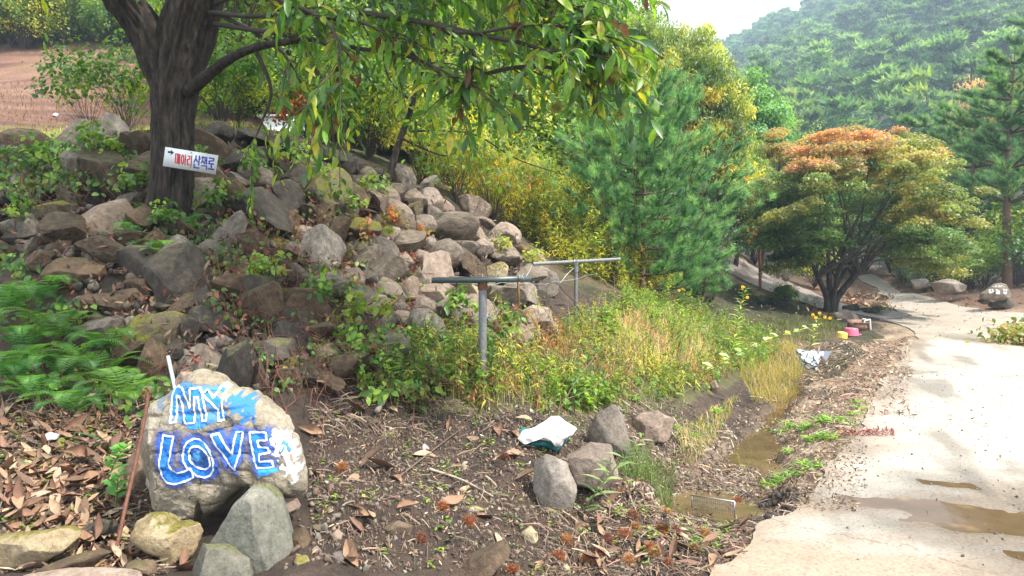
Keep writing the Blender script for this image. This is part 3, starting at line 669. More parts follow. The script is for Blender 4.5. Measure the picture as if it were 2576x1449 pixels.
B([(205,1330),(240,1308),(290,1310),(300,1340),(260,1358),(210,1352)],'rock_dark','rounded dark stone among the dead leaves',seed=59,d=3.2,sub=3)
B([(733,1330),(768,1328),(782,1360),(765,1397),(742,1385)],'rock_br','brown egg-sized stone right of the cone-shaped rock',seed=60,d=3.15,sub=3)
B([(700,1250),(745,1253),(757,1272),(720,1300),(700,1280)],'rock_pale','pinkish stone touching the right underside of the painted rock',seed=61,d=3.3,sub=3)
B([(740,1397),(770,1395),(788,1440),(775,1470),(745,1440)],'rock_tan','orange-tan stone standing at the foot of the cone-shaped rock',seed=62,d=3.0,sub=3)
B([(830,1345),(850,1330),(870,1350),(860,1372),(835,1368)],'rock_pale','small angular pale stone on the dirt right of the cone rock',seed=63,sub=3)
B([(130,1110),(155,1100),(175,1120),(170,1150),(140,1152)],'rock_moss','small mossy stone beside the white scrap of litter',seed=64,sub=3)
B([(440,945),(452,935),(483,935),(490,950),(470,975),(442,975)],'rock_pale','small brown stone peeping over the top of the painted rock',seed=65,d=3.62,sub=3)

# the painted boulder: outline in the photo, front relief as a function so that paint can follow it
PR_D = 3.35
OUT = PP([(566,1088),(582,1083),(602,1088),(633,1100),(664,1122),(702,1140),(740,1152),(771,1172),(816,1204),(840,1224),(854,1255),(871,1293),(885,1331),(895,1373),(904,1404),(904,1431),(892,1449),(858,1452),(806,1445),(785,1424),(754,1417),(734,1421),(685,1450),(679,1460),(637,1499),(613,1510),(600,1479),(582,1522),(551,1538),(524,1537),(481,1510),(458,1483),(446,1437),(419,1421),(411,1367),(408,1320),(417,1254),(427,1207),(450,1176),(489,1157),(512,1134),(533,1120),(547,1105)])*2576/3000
PC = np.array([650., 1275.])*2576/3000
k_ = PR_D/FPX
def toloc(uv): return np.stack([(uv[..., 0]-PC[0])*k_, -(uv[..., 1]-PC[1])*k_], -1)
OL = toloc(OUT)
def relief(q):
    th = np.arctan2(q[:, 1], q[:, 0]); R = polar(OL, np.zeros(2), th); rho = np.clip(np.hypot(q[:, 0], q[:, 1])/R, 0, 1)
    d = .14*np.sqrt(np.clip(1-rho**7, 0, 1))
    x, y = q[:, 0], q[:, 1]
    # left flank bends away, foot undercut, upper part leans back
    d = np.minimum(d, .14+(x+.255+.10*y)*1.25*(x < 2)); d = np.minimum(d, .15+.30*(y+.20)+.12*np.abs(x-.05))
    d = d-.10*np.clip(y, 0, 1)
    p3 = np.stack([x, y, 0*x], 1)
    rg = 1-np.abs(noise3(p3*np.array([1, 1.6, 1]), 8, 19))*2; d = d+.016*fbm3(p3, 6, 2, 5)+.006*fbm3(p3, 20, 4, 8)-.007*np.clip(rg-.6, 0, 1)/.4+.004*(np.abs(fbm3(p3, 12, 2, 13)) < .04)*-1
    # ledge across between the two words and one crack at right
    d = d-.008*np.exp(-((y-.13-.1*x)/.012)**2)-.006*np.exp(-((x-.13-.5*y)/.006)**2)*(y < .1)
    return d
NR, NA = 120, 640
th = np.arange(NA)*2*math.pi/NA; R = polar(OL, np.zeros(2), th)
R = R*(1+.012*fbm2(np.cos(th)*3, np.sin(th)*3, 4, 3, 61))
rh = (np.arange(1, NR+1)/NR)**.8
Q = (rh[:, None]*R[None])[..., None]*np.stack([np.cos(th), np.sin(th)], -1)[None]
Q = np.concatenate([np.zeros((1, 2)), Q.reshape(-1, 2)]); D = relief(Q)
nb_ = 14; bq = []; bd = []
for i in range(1, nb_+1):
    t = i/nb_; a = t*math.pi/2
    bq.append((R*math.cos(a)*(1-.0*t))[:, None]*np.stack([np.cos(th), np.sin(th)], -1)); bd.append(np.full(NA, 0)-.26*math.sin(a))
Eb = np.repeat(D[-NA:][None], nb_, 0); Bd = np.array(bd)+Eb*(1-np.linspace(0, 1, nb_)[:, None])
bq = np.array(bq).reshape(-1, 2); bd = Bd.ravel()+.012*fbm3(np.column_stack([bq, bq[:, 0]]), 9, 2, 3)
Vr = np.concatenate([np.column_stack([Q[:, 0], -D, Q[:, 1]]), np.column_stack([bq[:, 0], -bd, bq[:, 1]])])
i = np.arange(NA); j = (i+1) % NA; Fr = [np.stack([0*i, 1+j, 1+i], 1)[:, [0, 2, 1]]]
for rr_ in range(NR+nb_-1):
    a = 1+rr_*NA; Fr += [np.stack([a+i, a+NA+i, a+NA+j], 1), np.stack([a+i, a+NA+j, a+j], 1)]
c2l = lambda L: toloc((PP(L)/2.898+np.array([340, 1000]))*2576/3000)   # crop units used when tracing the lettering
LM = [(545,370),(558,480),(566,560),(572,632),(618,628),(612,540),(600,428),(632,432),(665,530),(700,636),(775,632),(768,530),(762,425),(785,430),(812,520),(838,618),(875,612),(848,500),(800,358),(720,362),(728,520),(690,440),(640,358),(590,358)]
LY = [(815,405),(885,465),(955,530),(968,618),(1012,612),(995,540),(985,480),(978,378),(935,352),(928,400),(910,440),(850,372)]
LL = [(530,728),(612,742),(598,810),(585,880),(573,960),(600,1012),(640,1035),(700,1025),(742,1000),(762,1080),(700,1110),(610,1130),(560,1115),(520,1075),(502,1020),(497,930),(515,820)]
LO = [(688,880),(700,830),(730,785),(775,757),(820,762),(865,795),(905,860),(930,950),(920,1030),(890,1070),(850,1085),(800,1072),(755,1040),(715,985),(692,940)]
LI = [(735,870),(750,835),(780,820),(815,822),(850,840),(880,875),(900,925),(905,970),(890,1000),(850,1015),(815,1008),(775,985),(745,935)]
LV = [(915,730),(980,718),(1030,800),(1082,893),(1100,800),(1113,710),(1163,708),(1150,830),(1130,930),(1105,1015),(1060,970),(1000,880)]
LE = [(1215,715),(1355,712),(1368,770),(1285,780),(1298,832),(1375,830),(1392,870),(1305,888),(1312,945),(1410,940),(1418,992),(1290,998),(1265,930),(1240,820)]
LA1 = [(1440,895),(1448,840),(1458,790),(1475,775),(1510,820),(1548,895)]; LA2 = [(1462,880),(1475,830),(1490,850),(1500,905)]
WH = [(1415,705),(1465,720),(1500,775),(1555,870),(1562,930),(1590,1040),(1605,1110),(1585,1155),(1540,1165),(1530,1100),(1490,1040),(1470,960),(1440,930),(1425,870),(1398,790)]
letters = [c2l(L) for L in (LM, LY, LL, LO, LV, LE)]; inner = c2l(LI)
x, y = Q[:, 0], Q[:, 1]; u_ = 2.898*k_*0+1
def sd(poly): d = distpoly(x, y, poly); return np.where(inpoly(x, y, poly), -d, d)
cu = k_*2576/3000/2.898   # one crop unit in metres
nse = fbm2(x, y, 60, 3, 71); nlo = fbm2(x, y, 18, 3, 72)
paint = np.zeros(len(x)); pc = np.zeros((len(x), 3))
def layer(col, m):
    global pc, paint
    m = np.clip(m, 0, 1)[:, None]; col = np.broadcast_to(np.asarray(col, float), pc.shape)
    pc = pc*(1-m)+col*m; paint = 1-(1-paint)*(1-m[:, 0])
lov = np.minimum.reduce([sd(p) for p in letters[2:]])
layer((.05, .11, .46), np.clip(1-(lov/cu-16+22*nlo)/60, 0, .92))                           # sprayed dark blue halo
layer((.05, .17, .66), np.clip(1-(lov/cu-6+14*nlo)/26, 0, .85))
myb = sd(c2l([(515,400),(590,335),(700,335),(930,350),(995,385),(1030,590),(900,640),(700,650),(560,640),(530,520)]))
layer((.07, .30, .72), np.clip((14-myb/cu+18*nlo)/25, 0, .88)*(nlo+nse*.6 > -.62))
layer((.06, .33, .85), np.clip((4-sd(c2l([(690,650),(780,635),(880,632),(860,665),(780,690),(720,685)]))/cu+8*nlo)/8, 0, 1))
ssm = sd(c2l([(1035,430),(1160,445),(1205,500),(1240,630),(1150,640),(1055,625),(1075,560),(1040,500)]))
layer((.03, .22, .70), np.clip((6-ssm/cu+22*nse)/10, 0, .95)*(nlo+nse*.8 > -.75))
layer((.10, .30, .55), np.clip((6-sd(c2l([(390,470),(440,450),(500,540),(470,560)]))/cu+18*nse)/14, 0, .6))
lm = np.minimum.reduce([sd(p) for p in letters[:2]])
layer((.03, .26, .80), np.clip((2-lm/cu)/4, 0, 1)*(nse*.9+nlo*.6 > -.55))
layer((.025, .22, .78), np.clip((2-lov/cu)/4, 0, 1))
layer((.05, .05, .10), np.clip((-6-sd(inner)/cu)/6, 0, .55)); layer((.10, .38, .78), np.clip((3-sd(c2l([(775,880),(820,850),(835,900),(850,950),(790,950),(760,930)]))/cu+10*nse)/6, 0, 1))
layer((.04, .33, .85), np.clip((3-sd(c2l([(1290,1000),(1425,995),(1450,1030),(1350,1060),(1300,1070)]))/cu+8*nse)/6, 0, 1))
wm = sd(c2l(WH)); layer((.72, .72, .72), np.clip((2-wm/cu+25*nse)/8, 0, 1)*(nse+.8*np.sin((x*1.2+y*.5)/.006) > -.75))
layer((.06, .3, .7), np.clip((4-sd(c2l([(1455,890),(1465,810),(1480,800),(1530,890),(1500,880),(1485,840),(1475,890)]))/cu)/4, 0, 1))
nV = len(Vr); g = Geo(); PCOL = np.zeros((nV, 3)); PCOL[:len(x)] = pc; PM = np.zeros(nV); PM[:len(x)] = np.clip(paint, 0, 1)
g.add(Vr, np.concatenate(Fr), np.clip(PCOL*(1+.15*0), .0, 1))
me = g.mesh('painted_rock', M['rock_paint'], True, .6)
a = me.attributes.new('Paint', 'FLOAT', 'POINT'); a.data.foreach_set('value', PM.astype(np.float32))
prc = P(PC[0], PC[1], PR_D)
prock = link('painted_rock', me, None, tuple(prc))
tag(prock, 'big cream rock painted blue with the words MY LOVE outlined in white', 'rock')
mwp = mat_plain('white_paint', (.85, .85, .85), .55)
def brush(g, poly, closed, w):
    pl = np.array(poly); n = len(pl); segs = n if closed else n-1; path = []
    for s in range(segs):
        a, b = pl[s], pl[(s+1) % n]; m = max(2, int(np.linalg.norm(b-a)/.004))
        path += [a+(b-a)*t/m for t in range(m)]
    if not closed: path.append(pl[-1])
    path = np.array(path); m = len(path)
    path += .0012*np.stack([noise2(path[:, 0], path[:, 1], 70, 3), noise2(path[:, 0], path[:, 1], 70, 4)], 1)
    tg = (np.roll(path, -1, 0)-np.roll(path, 1, 0)) if closed else np.gradient(path, axis=0)
    tg = nrm(tg); nn = np.stack([-tg[:, 1], tg[:, 0]], 1); ww = w*(1+.22*noise2(path[:, 0], path[:, 1], 120, 6))[:, None]
    rows = [path+nn*ww*f for f in (-.5, 0, .5)]; V = []
    for r_ in rows: V.append(np.column_stack([r_[:, 0], -relief(r_)-.0035, r_[:, 1]]))
    V = np.stack(V, 1).reshape(-1, 3); k = m if closed else m-1; i = np.arange(k); j = (i+1) % m; F = []
    for c in (0, 1): F += [np.stack([3*i+c, 3*j+c, 3*j+c+1], 1), np.stack([3*i+c, 3*j+c+1, 3*i+c+1], 1)]
    g.add(V, np.concatenate(F))
for p in letters+[inner]:
    g = Geo(); brush(g, p, True, .0080); g.obj('letter_outline', mwp, prock)
for p in (c2l(LA1), c2l(LA2)):
    g = Geo(); brush(g, p, False, .005); g.obj('letter_outline', mwp, prock)

# rubble bank: every stone of it its own object
bank = empty('stone_bank', tuple(G(700, 900)[0]), 'long bank of loose piled rubble stones running from the ferns to the far T post', 'stone bank')
bl = np.array(bank.location)
rx = np.array(RUB); cnt = 0; placed = []
r2 = np.random.default_rng(5)
for k, (cu0, cv0, rad, px_) in enumerate(BOULDERS):
    placed.append((cu0, cv0, rad*.62))
def bank_stone(u, v, s, parent=bank, mats=None, w=None, sink=.25):
    global cnt
    p, d = G(u, v)
    lit = u > 930  # left side gets darker stone kinds: tree shade put into the stone colour
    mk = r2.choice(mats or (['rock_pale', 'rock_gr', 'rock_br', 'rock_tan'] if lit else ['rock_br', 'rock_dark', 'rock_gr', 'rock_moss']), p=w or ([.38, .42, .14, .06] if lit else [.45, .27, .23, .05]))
    o = link('stone', STONES[mk][r2.integers(5)], parent)
    o.scale = tuple(s*np.array([r2.uniform(.75, 1.4), r2.uniform(.65, 1), r2.uniform(.45, .95)])*.5)
    o.rotation_euler = (r2.normal(.5, .5), r2.normal(0, .6), r2.uniform(0, 6.28))
    nrmv = np.array([0, -.5, .6]); o.location = tuple(p+nrmv*s*.18-(bl if parent is bank else 0)); cnt += 1; return o
tries = 0
while cnt < 300 and tries < 16000:
    tries += 1
    u, v = r2.uniform(-60, 1430), r2.uniform(360, 980)
    if not inpoly(np.array([u]), np.array([v]), BIGRUB)[0]: continue
    stage = min(cnt/300, 1); S = r2.uniform(62, 105) if stage < .3 else (r2.uniform(42, 70) if stage < .65 else r2.uniform(30, 46))
    S *= 1.3 if u < 850 else 1.0
    if any((u-a)**2+((v-b)*1.2)**2 < (S/2*.66+c)**2 for a, b, c in placed): continue
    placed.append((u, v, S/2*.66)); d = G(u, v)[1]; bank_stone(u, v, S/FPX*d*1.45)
print('bank stones', cnt, 'tries', tries)
# smaller stuff filling the joints
g = Geo(); pu = []
us = r2.uniform(-60, 1430, 5200); vs_ = r2.uniform(360, 1010, 5200); m = inpoly(us, vs_, BIGRUB); us, vs_ = us[m][:900], vs_[m][:900]
pos = Gmany(us, vs_); tV = facet(ICO[1][0].copy(), 9, np.random.default_rng(4), .5, .8); tF = ICO[1][1]
R_m = basis(rdir(len(pos), r2), rdir(len(pos), r2))
scatter(g, (tV, tF), pos+np.array([0, -.02, .02]), R_m, r2.uniform(.015, .06, (len(pos), 3)), pal([(.10, .075, .055), (.13, .1, .075), (.17, .14, .115), (.06, .05, .04)], len(pos), r=r2), .12, r2)
o = g.obj('small_rubble', M['bits'], bank); o.location = tuple(-bl); o['kind'] = 'stuff'
# ------------------------------------------------------------------ chestnut tree with the arrow sign
M['bark'] = None
mb, nt, pr, out = newmat('furrowed_bark'); tcg = N(nt, 'TexCoord'); mp = N(nt, 'Mapping'); mp.inputs['Scale'].default_value = (1, 1, .26)
nt.links.new(tcg.outputs['Object'], mp.inputs[0])
c1, f1 = noise_ramp(nt, mp.outputs[0], 26, [(.36, (.012, .009, .008)), (.5, (.05, .038, .032)), (.7, (.13, .10, .085))], 10, .7)
c2, f2 = noise_ramp(nt, tcg.outputs['Object'], 3, [(.35, (.7, .68, .68)), (.7, (1.2, 1.15, 1.1))], 6, .6)
nt.links.new(mixc(nt, c1, c2, 1., 'MULTIPLY'), pr.inputs['Base Color']); pr.inputs['Roughness'].default_value = .9
bump(nt, f1, .03, 1.0, pr); M['bark'] = mb
def limb(g, pts, rad, nring, nseg, seed, amp=.06, bark=.034, root=0):
    pts = spline(pts, nring); rad = np.interp(np.linspace(0, 1, nring), np.linspace(0, 1, len(rad)), rad)
    t = nrm(np.gradient(pts, axis=0)); x = nrm(np.cross(t, np.array([0, 1., 0]))); y = np.cross(t, x)
    a = np.arange(nseg)*2*math.pi/nseg; L = np.concatenate([[0], np.cumsum(np.linalg.norm(np.diff(pts, axis=0), axis=1))])
    ca, sa = np.cos(a)[None]+0*L[:, None], np.sin(a)[None]+0*L[:, None]
    q = np.stack([ca*1.0, sa*1.0, L[:, None]+0*ca], -1).reshape(-1, 3)
    lump = fbm3(q*np.array([1.1, 1.1, .8]), 1.5, 3, seed); bk = fbm3(q*np.array([1, 1, .55]), 9, 3, seed+3)
    ridge = (1-np.abs(noise3(q*np.array([7, 7, 1.6])+.25*bk[:, None], 1, seed+7))*2.2)
    rr = rad[:, None]*(1+amp*lump.reshape(nring, nseg))+bark*(np.clip(ridge, -.6, 1)*.6+.25*bk).reshape(nring, nseg)*min(1, rad.mean()/.12)
    if root: rr = rr*(1+root*np.exp(-L[:, None]/.25)*(1+.5*np.sin(a*5+seed)[None]))
    V = pts[:, None]+rr[..., None]*(ca[..., None]*x[:, None]+sa[..., None]*y[:, None])
    i = np.arange(nring-1)[:, None]*nseg; j = np.arange(nseg)[None]; k = (j+1) % nseg
    g.add(V.reshape(-1, 3), np.concatenate([np.stack([i+j, i+k, i+nseg+k], -1).reshape(-1, 3), np.stack([i+j, i+nseg+k, i+nseg+j], -1).reshape(-1, 3)]))
TD = 6.0
base = P(425, 620, TD); base[2] = float(H(base[0], base[1]))-.12
tree = empty('chestnut_tree', tuple(base), 'old forked chestnut tree with furrowed dark bark and long drooping leaves', 'tree'); tl = -base
def TP(u, v, d): return P(u, v, d)-base
pr_ = FPX/TD
g = Geo(); limb(g, [TP(425, 640, TD), TP(426, 540, TD), TP(434, 420, TD), TP(436, 300, TD), TP(444, 190, TD), TP(470, 90, TD), TP(495, -10, 5.95), TP(520, -160, 5.9)], [.22, .155, .145, .142, .172, .2, .19, .16], 300, 120, 3, root=.4, amp=.09)
g.obj('trunk', mb, tree, smooth=True)
g = Geo(); limb(g, [TP(428, 240, TD), TP(400, 150, TD-.02), TP(362, 70, TD-.05), TP(310, 0, TD-.1), TP(240, -100, 5.8)], [.10, .135, .125, .12, .10], 140, 70, 9)
g.obj('fork', mb, tree, smooth=True)
g = Geo(); limb(g, [TP(470, 235, TD-.05), TP(505, 205, TD-.2), TP(560, 160, TD-.4), TP(640, 120, 5.4), TP(760, 100, 5.2)], [.05, .048, .038, .028, .02], 70, 28, 12, bark=.012)
g.obj('branch', mb, tree, smooth=True)
BR = [
 [(520,30,5.9),(640,40,5.5),(900,30,5.0),(1150,75,4.4),(1400,60,4.2),(1500,95,4.1)],
 [(540,60,5.9),(760,95,5.2),(1000,140,4.8),(1100,175,4.6),(1150,200,4.5)],
 [(900,30,5.0),(1100,60,4.5),(1300,110,4.3),(1460,130,4.1),(1560,165,4.0)],
 [(1000,100,4.9),(1120,200,4.7),(1300,165,4.5),(1430,190,4.4),(1520,205,4.3)],
 [(520,-40,5.9),(900,-60,5.2),(1200,-30,4.6),(1380,0,4.4),(1480,40,4.3)],
 [(760,120,5.3),(830,230,5.2),(850,260,5.1),(870,310,5.1)],
 [(640,120,5.4),(680,220,5.5),(660,300,5.6),(640,360,5.6)],
 [(560,-20,5.9),(760,20,5.0),(850,90,4.6),(850,170,4.5),(800,240,4.5)],
 [(540,10,5.9),(640,-20,5.3),(760,30,5.0),(900,60,4.8),(1000,90,4.7)],
 [(560,40,5.8),(650,90,5.6),(720,150,5.5),(760,210,5.5)],
 [(1100,60,4.6),(1190,130,4.5),(1180,200,4.5),(1130,240,4.5)],
 [(520,-60,5.9),(900,-150,5.0),(1250,-150,4.6),(1450,-150,4.4)],
 [(480,-60,5.9),(700,-200,4.9),(1100,-260,4.2),(1500,-300,3.9)],
 [(470,-80,5.9),(500,-300,5.0),(560,-600,4.0),(700,-900,3.4)],
 [(260,-60,5.8),(100,-200,5.4),(-200,-300,5.0),(-500,-300,4.8)],
 [(300,-20,5.8),(250,-300,5.2),(100,-600,4.6),(-100,-900,4.2)],
 [(480,-60,5.9),(700,-200,6.6),(1000,-250,7.5),(1300,-200,8.2)],
 [(480,-60,5.9),(420,-300,7),(500,-500,8),(700,-500,9)],
 [(480,-80,5.9),(800,-400,5.2),(1200,-620,4.4),(1500,-800,4.0)],
]
g = Geo(); LP, LD, LU, LS, LC = [], [], [], [], []
r3 = np.random.default_rng(21)
for bi, br in enumerate(BR):
    p = np.array([TP(*q) for q in br]); s = spline(p, 26); s += .03*np.stack([noise2(s[:, 0]*0+bi, s[:, 0], 4, k) for k in range(3)], 1)*np.linspace(0, 1, 26)[:, None]
    r0 = .02 if bi not in (5, 6, 7, 8) else .018
    tube(g, s, np.linspace(r0, .005, 26), (.07, .055, .045), n=7)
    vis = br[-1][1] > -50
    L = np.linalg.norm(np.diff(s, axis=0), axis=1).sum(); nt_ = int(L*((8 if bi in (5, 6, 7) else (14 if bi in (0, 4) else 9)) if vis else 12))
    for k in range(nt_):
        f = r3.uniform(.22 if not vis else .18, 1.0)**.8; i = min(int(f*25), 24); o = s[i]; td = nrm(s[min(i+1, 25)]-s[max(i-1, 0)])
        d = nrm(td*.7+r3.normal(0, .55, 3)*np.array([1, 1, .5])+np.array([.1, 0, -.28])); ln = r3.uniform(.15, .5)*(1 if vis else 1.8)
        tw = spline([o, o+d*ln*.5, o+d*ln+np.array([0, 0, -.16*ln])], 6); tube(g, tw, [.006, .005, .004, .0035, .003, .002], (.10, .07, .04), n=4)
        nl = int(ln*19)+3; side = 1
        for q in range(nl):
            t = (q+.5)/nl; pp = tw[min(int(t*5), 4)]*(1-(t*5 % 1))+tw[min(int(t*5)+1, 5)]*(t*5 % 1); side = -side
            sv = nrm(np.cross(d, [0, 0, 1]))*side
            LP.append(pp); LD.append(nrm(sv*.55+d*.45+np.array([0, 0, -.55])+r3.normal(0, .42, 3))); LU.append(nrm(sv*.4+np.array([0, -.35, .8])+r3.normal(0, .4, 3)))
            LS.append(r3.uniform(.075, .155)*(.8 if bi in (5, 6) else 1)); LC.append(bi)
LP, LD, LU, LS = map(np.array, (LP, LD, LU, LS)); nl = len(LP)
g.obj('twigs', M['twig'], tree, smooth=True)
o = tree.children[-1]; o['kind'] = 'stuff'
lc = pal([(.04, .10, .018), (.06, .135, .02), (.095, .18, .02), (.16, .22, .02), (.26, .25, .03), (.10, .04, .02), (.03, .07, .03)], nl, [3, 4, 3.4, 2.2, .6, .55, 2], r3)
# the leaves that show largest are objects of their own; the rest one mass
w = LP+base; dd = (w-np.array([0, 0, CAMZ]))@FWD; uu = CU+FPX*((w-np.array([0, 0, CAMZ]))@RGT)/dd; vv = CV-FPX*((w-np.array([0, 0, CAMZ]))@UPV)/dd
vis = (uu > 450) & (uu < 1650) & (vv > 15) & (vv < 560); score = np.where(vis, LS/dd, 0); top = np.argsort(-score)[:295]; rest = np.ones(nl, bool); rest[top] = False
R = basis(LD, LU)
chest_m = []
for cname, c in (('a', (.045, .105, .018)), ('b', (.08, .155, .02)), ('c', (.14, .19, .022)), ('d', (.03, .07, .028)), ('e', (.10, .04, .022)), ('f', (.28, .25, .035))):
    for z in range(2):
        gl = Geo(); sw = tpl_strip([.02, .16, .26, .29, .28, .23, .15, .01], .12+.16*z, .22+.2*z, .12); scatter(gl, sw, np.zeros((1, 3)), np.eye(3)[None], 1, np.array(c), .05)
        chest_m.append(gl.mesh('leaf', M['chest'], True))
mi = r3.choice(12, 295, p=np.repeat([.28, .32, .17, .15, .045, .035], 2)/2)
for q, k in zip(mi, top):
    o = link('leaf', chest_m[q], tree); m4 = Matrix(R[k].tolist()).to_4x4(); m4.translation = Vector(LP[k]); o.matrix_local = m4 @ Matrix.Scale(LS[k], 4)
g = Geo(); scatter(g, L_CHEST2, LP[rest], R[rest], LS[rest], lc[rest], .15, r3); o = g.obj('leaf_mass', M['chest'], tree, smooth=True); o['kind'] = 'stuff'
# crown far above the frame, which shades the left foreground
g = Geo(); r4 = np.random.default_rng(8); nc = 165; cen = np.stack([r4.uniform(-4.2, 1.35, nc), r4.uniform(2.8, 8.4, nc), r4.uniform(4.6, 7.2, nc)], 1); cen = cen[cen[:, 2] > 2.5+.36*cen[:, 1]]; nc = len(cen)
pp = (cen[:, None]+r4.normal(0, .38, (nc, 62, 3))).reshape(-1, 3)
pp = pp[(pp[:, 2] > 4.0)]
scatter(g, L_CHEST2, pp-base, basis(nrm(rdir(len(pp), r4)+[0, 0, -.6]), nrm(rdir(len(pp), r4)+[0, 0, 1.2])), r4.uniform(.1, .19, len(pp)), pal([(.05, .11, .02), (.08, .15, .02)], len(pp), r=r4), .15, r4)
o = g.obj('upper_crown', M['chest'], tree); o['kind'] = 'stuff'
# spiny burs
def bur_mesh(name, col, r=.03, n=500, squash=.75, seed=0):
    rr = np.random.default_rng(seed); g = Geo(); g.add(ICO[2][0]*r*np.array([1, 1, squash])*.8, ICO[2][1], np.array(col)*.5)
    d = rdir(n, rr); scatter(g, (L_NEED[0]*np.array([.0022, 1, 1]), L_NEED[1]), d*r*.7*np.array([1, 1, squash]), basis(nrm(d+.35*rdir(n, rr)), rdir(n, rr)), np.stack([np.ones(n), np.full(n, r*.95), np.ones(n)], 1), np.array(col), .25, rr)
    return g.mesh(name, M['dry'])
bur_g = bur_mesh('chestnut_bur', (.42, .45, .08)); bur_b = [bur_mesh('chestnut_bur', (.32, .10, .03), .034, 520, .7, 1), bur_mesh('chestnut_bur', (.19, .055, .025), .032, 520, .8, 2), bur_mesh('chestnut_bur', (.40, .17, .055), .034, 520, .6, 3)]
for u, v, d, me_ in ((1555,185,4.0,bur_g),(1615,215,4.0,bur_g),(1300,70,4.3,bur_b[1]),(980,580,5.3,bur_g),(1400,270,4.4,bur_g),(1620,300,4.3,bur_g)):
    if u == 1620: u, v = 1560, 285
    o = link('bur', me_, tree); o.location = tuple(TP(u, v, d)); o.scale = (1.1,)*3

# arrow sign board nailed to the trunk
def simg(q): return None
sg_c = [(485, 431), (636, 455), (632, 509), (481, 488)]      # native px corners
scx = np.mean([c[0] for c in sg_c])*2576/3000; scy = np.mean([c[1] for c in sg_c])*2576/3000; SD = 5.68
SW, SH = 152.8*2576/3000*SD/FPX, 56.0*2576/3000*SD/FPX
sc_ = P(scx, scy, SD); ang = math.atan2(-(455-431), 636-485)
sign = empty('arrow_sign', tuple(sc_), 'white sign board with black arrow and red and blue Korean letters nailed across the trunk', 'sign')
sign.rotation_euler = (0, -ang, math.radians(2))
g = Geo(); box(g, (0, 0, 0), (SW, .012, SH)); g.obj('board', mat_plain('sign_white', (.82, .83, .86), .35, amt=.04, bstr=.02), sign)
mred = mat_plain('sign_red', (.55, .02, .04), .4, amt=.05, bstr=0); mblue = mat_plain('sign_blue', (.01, .02, .38), .4, amt=.05, bstr=0); mblk = mat_plain('sign_black', (.01, .01, .012), .4, amt=.05, bstr=0)
def seg2sign(pts):       # crop px (2415 wide for 200 native) -> board coordinates
    p = PP(pts)/12.075+np.array([460, 400]); c = np.mean(np.array(sg_c, float), 0); q = (p-c)*2576/3000*SD/FPX; q[:, 1] *= -1
    ca, sa = math.cos(-ang), math.sin(-ang); return np.stack([q[:, 0]*ca-q[:, 1]*sa, q[:, 0]*sa+q[:, 1]*ca], 1)
def stroke(g, pts, w, closed=False):
    q = seg2sign(pts); w = w/12.075*2576/3000*SD/FPX; m = len(q)
    for k in range(m if closed else m-1):
        a, b = q[k], q[(k+1) % m]; t = b-a; L = np.linalg.norm(t); t = t/L; nn_ = np.array([-t[1], t[0]])*w/2; a2, b2 = a-t*w*.25, b+t*w*.25
        V = [(*(a2+nn_),), (*(a2-nn_),), (*(b2-nn_),), (*(b2+nn_),)]; y0 = -.0075-.0002*k; V = [(v[0], y0, v[1]) for v in V]; g.add(V, [(0, 1, 2), (0, 2, 3)])
def glyph(mat, strokes, w):
    g = Geo()
    for s in strokes:
        closed = len(s) > 2 and s[0] == s[-1]; stroke(g, s[:-1] if closed else s, w, closed)
    g.obj('letter', mat, sign)
W1 = 40
glyph(mred, [[(690,620),(760,625),(735,940),(665,930),(690,620)],[(745,770),(770,772)],[(795,625),(768,970)],[(838,632),(805,985)]], W1)      # 메
glyph(mred, [[(930,655),(900,690),(885,800),(885,900),(905,975),(935,965),(958,880),(965,760),(955,680),(930,655)],[(1030,655),(1000,1012)],[(1020,820),(1048,822)]], W1)   # 아
glyph(mred, [[(1105,695),(1178,700),(1170,800),(1100,815),(1090,850),(1085,995),(1165,1010)],[(1245,685),(1215,1040)]], W1)   # 리
W2 = 48
glyph(mblue, [[(1400,680),(1385,780),(1320,910)],[(1385,780),(1440,900)],[(1515,690),(1480,1005)],[(1500,790),(1545,795)],[(1325,970),(1315,1095),(1490,1120)]], W2)   # 산
glyph(mblue, [[(1635,700),(1640,730)],[(1585,745),(1690,755)],[(1635,760),(1620,850),(1570,940)],[(1620,850),(1665,945)],[(1715,720),(1695,980)],[(1770,730),(1750,990)],[(1710,850),(1750,855)],[(1580,1030),(1755,1045),(1745,1170)]], 42)   # 책
glyph(mblue, [[(1850,765),(2015,785),(2000,860),(1850,870),(1845,960),(2005,975)],[(1925,985),(1915,1110)],[(1800,1140),(2005,1165)]], W2)   # 로
g = Geo(); stroke(g, [(435,555),(560,570)], 70); A = seg2sign([(525,475),(630,580),(510,665),(540,575)]); g.add([(a[0], -.0085, a[1]) for a in A], [(0, 3, 1), (1, 3, 2)]); g.obj('arrow', mblk, sign)
for c in ((1232,585),(1195,1083)):
    q = seg2sign([c])[0]; g = Geo(); a = np.arange(10)*.6283; V = np.array([[(q[0]+.004*np.cos(t), -.006-h, q[1]+.004*np.sin(t)) for t in a] for h in (0, .004)]).reshape(-1, 3)
    F = [(i, (i+1) % 10, 10+(i+1) % 10) for i in range(10)]+[(i, 10+(i+1) % 10, 10+i) for i in range(10)]+[(10, 10+i, 11+i) for i in range(1, 9)]; g.add(V, F); g.obj('nail', mblk, sign)

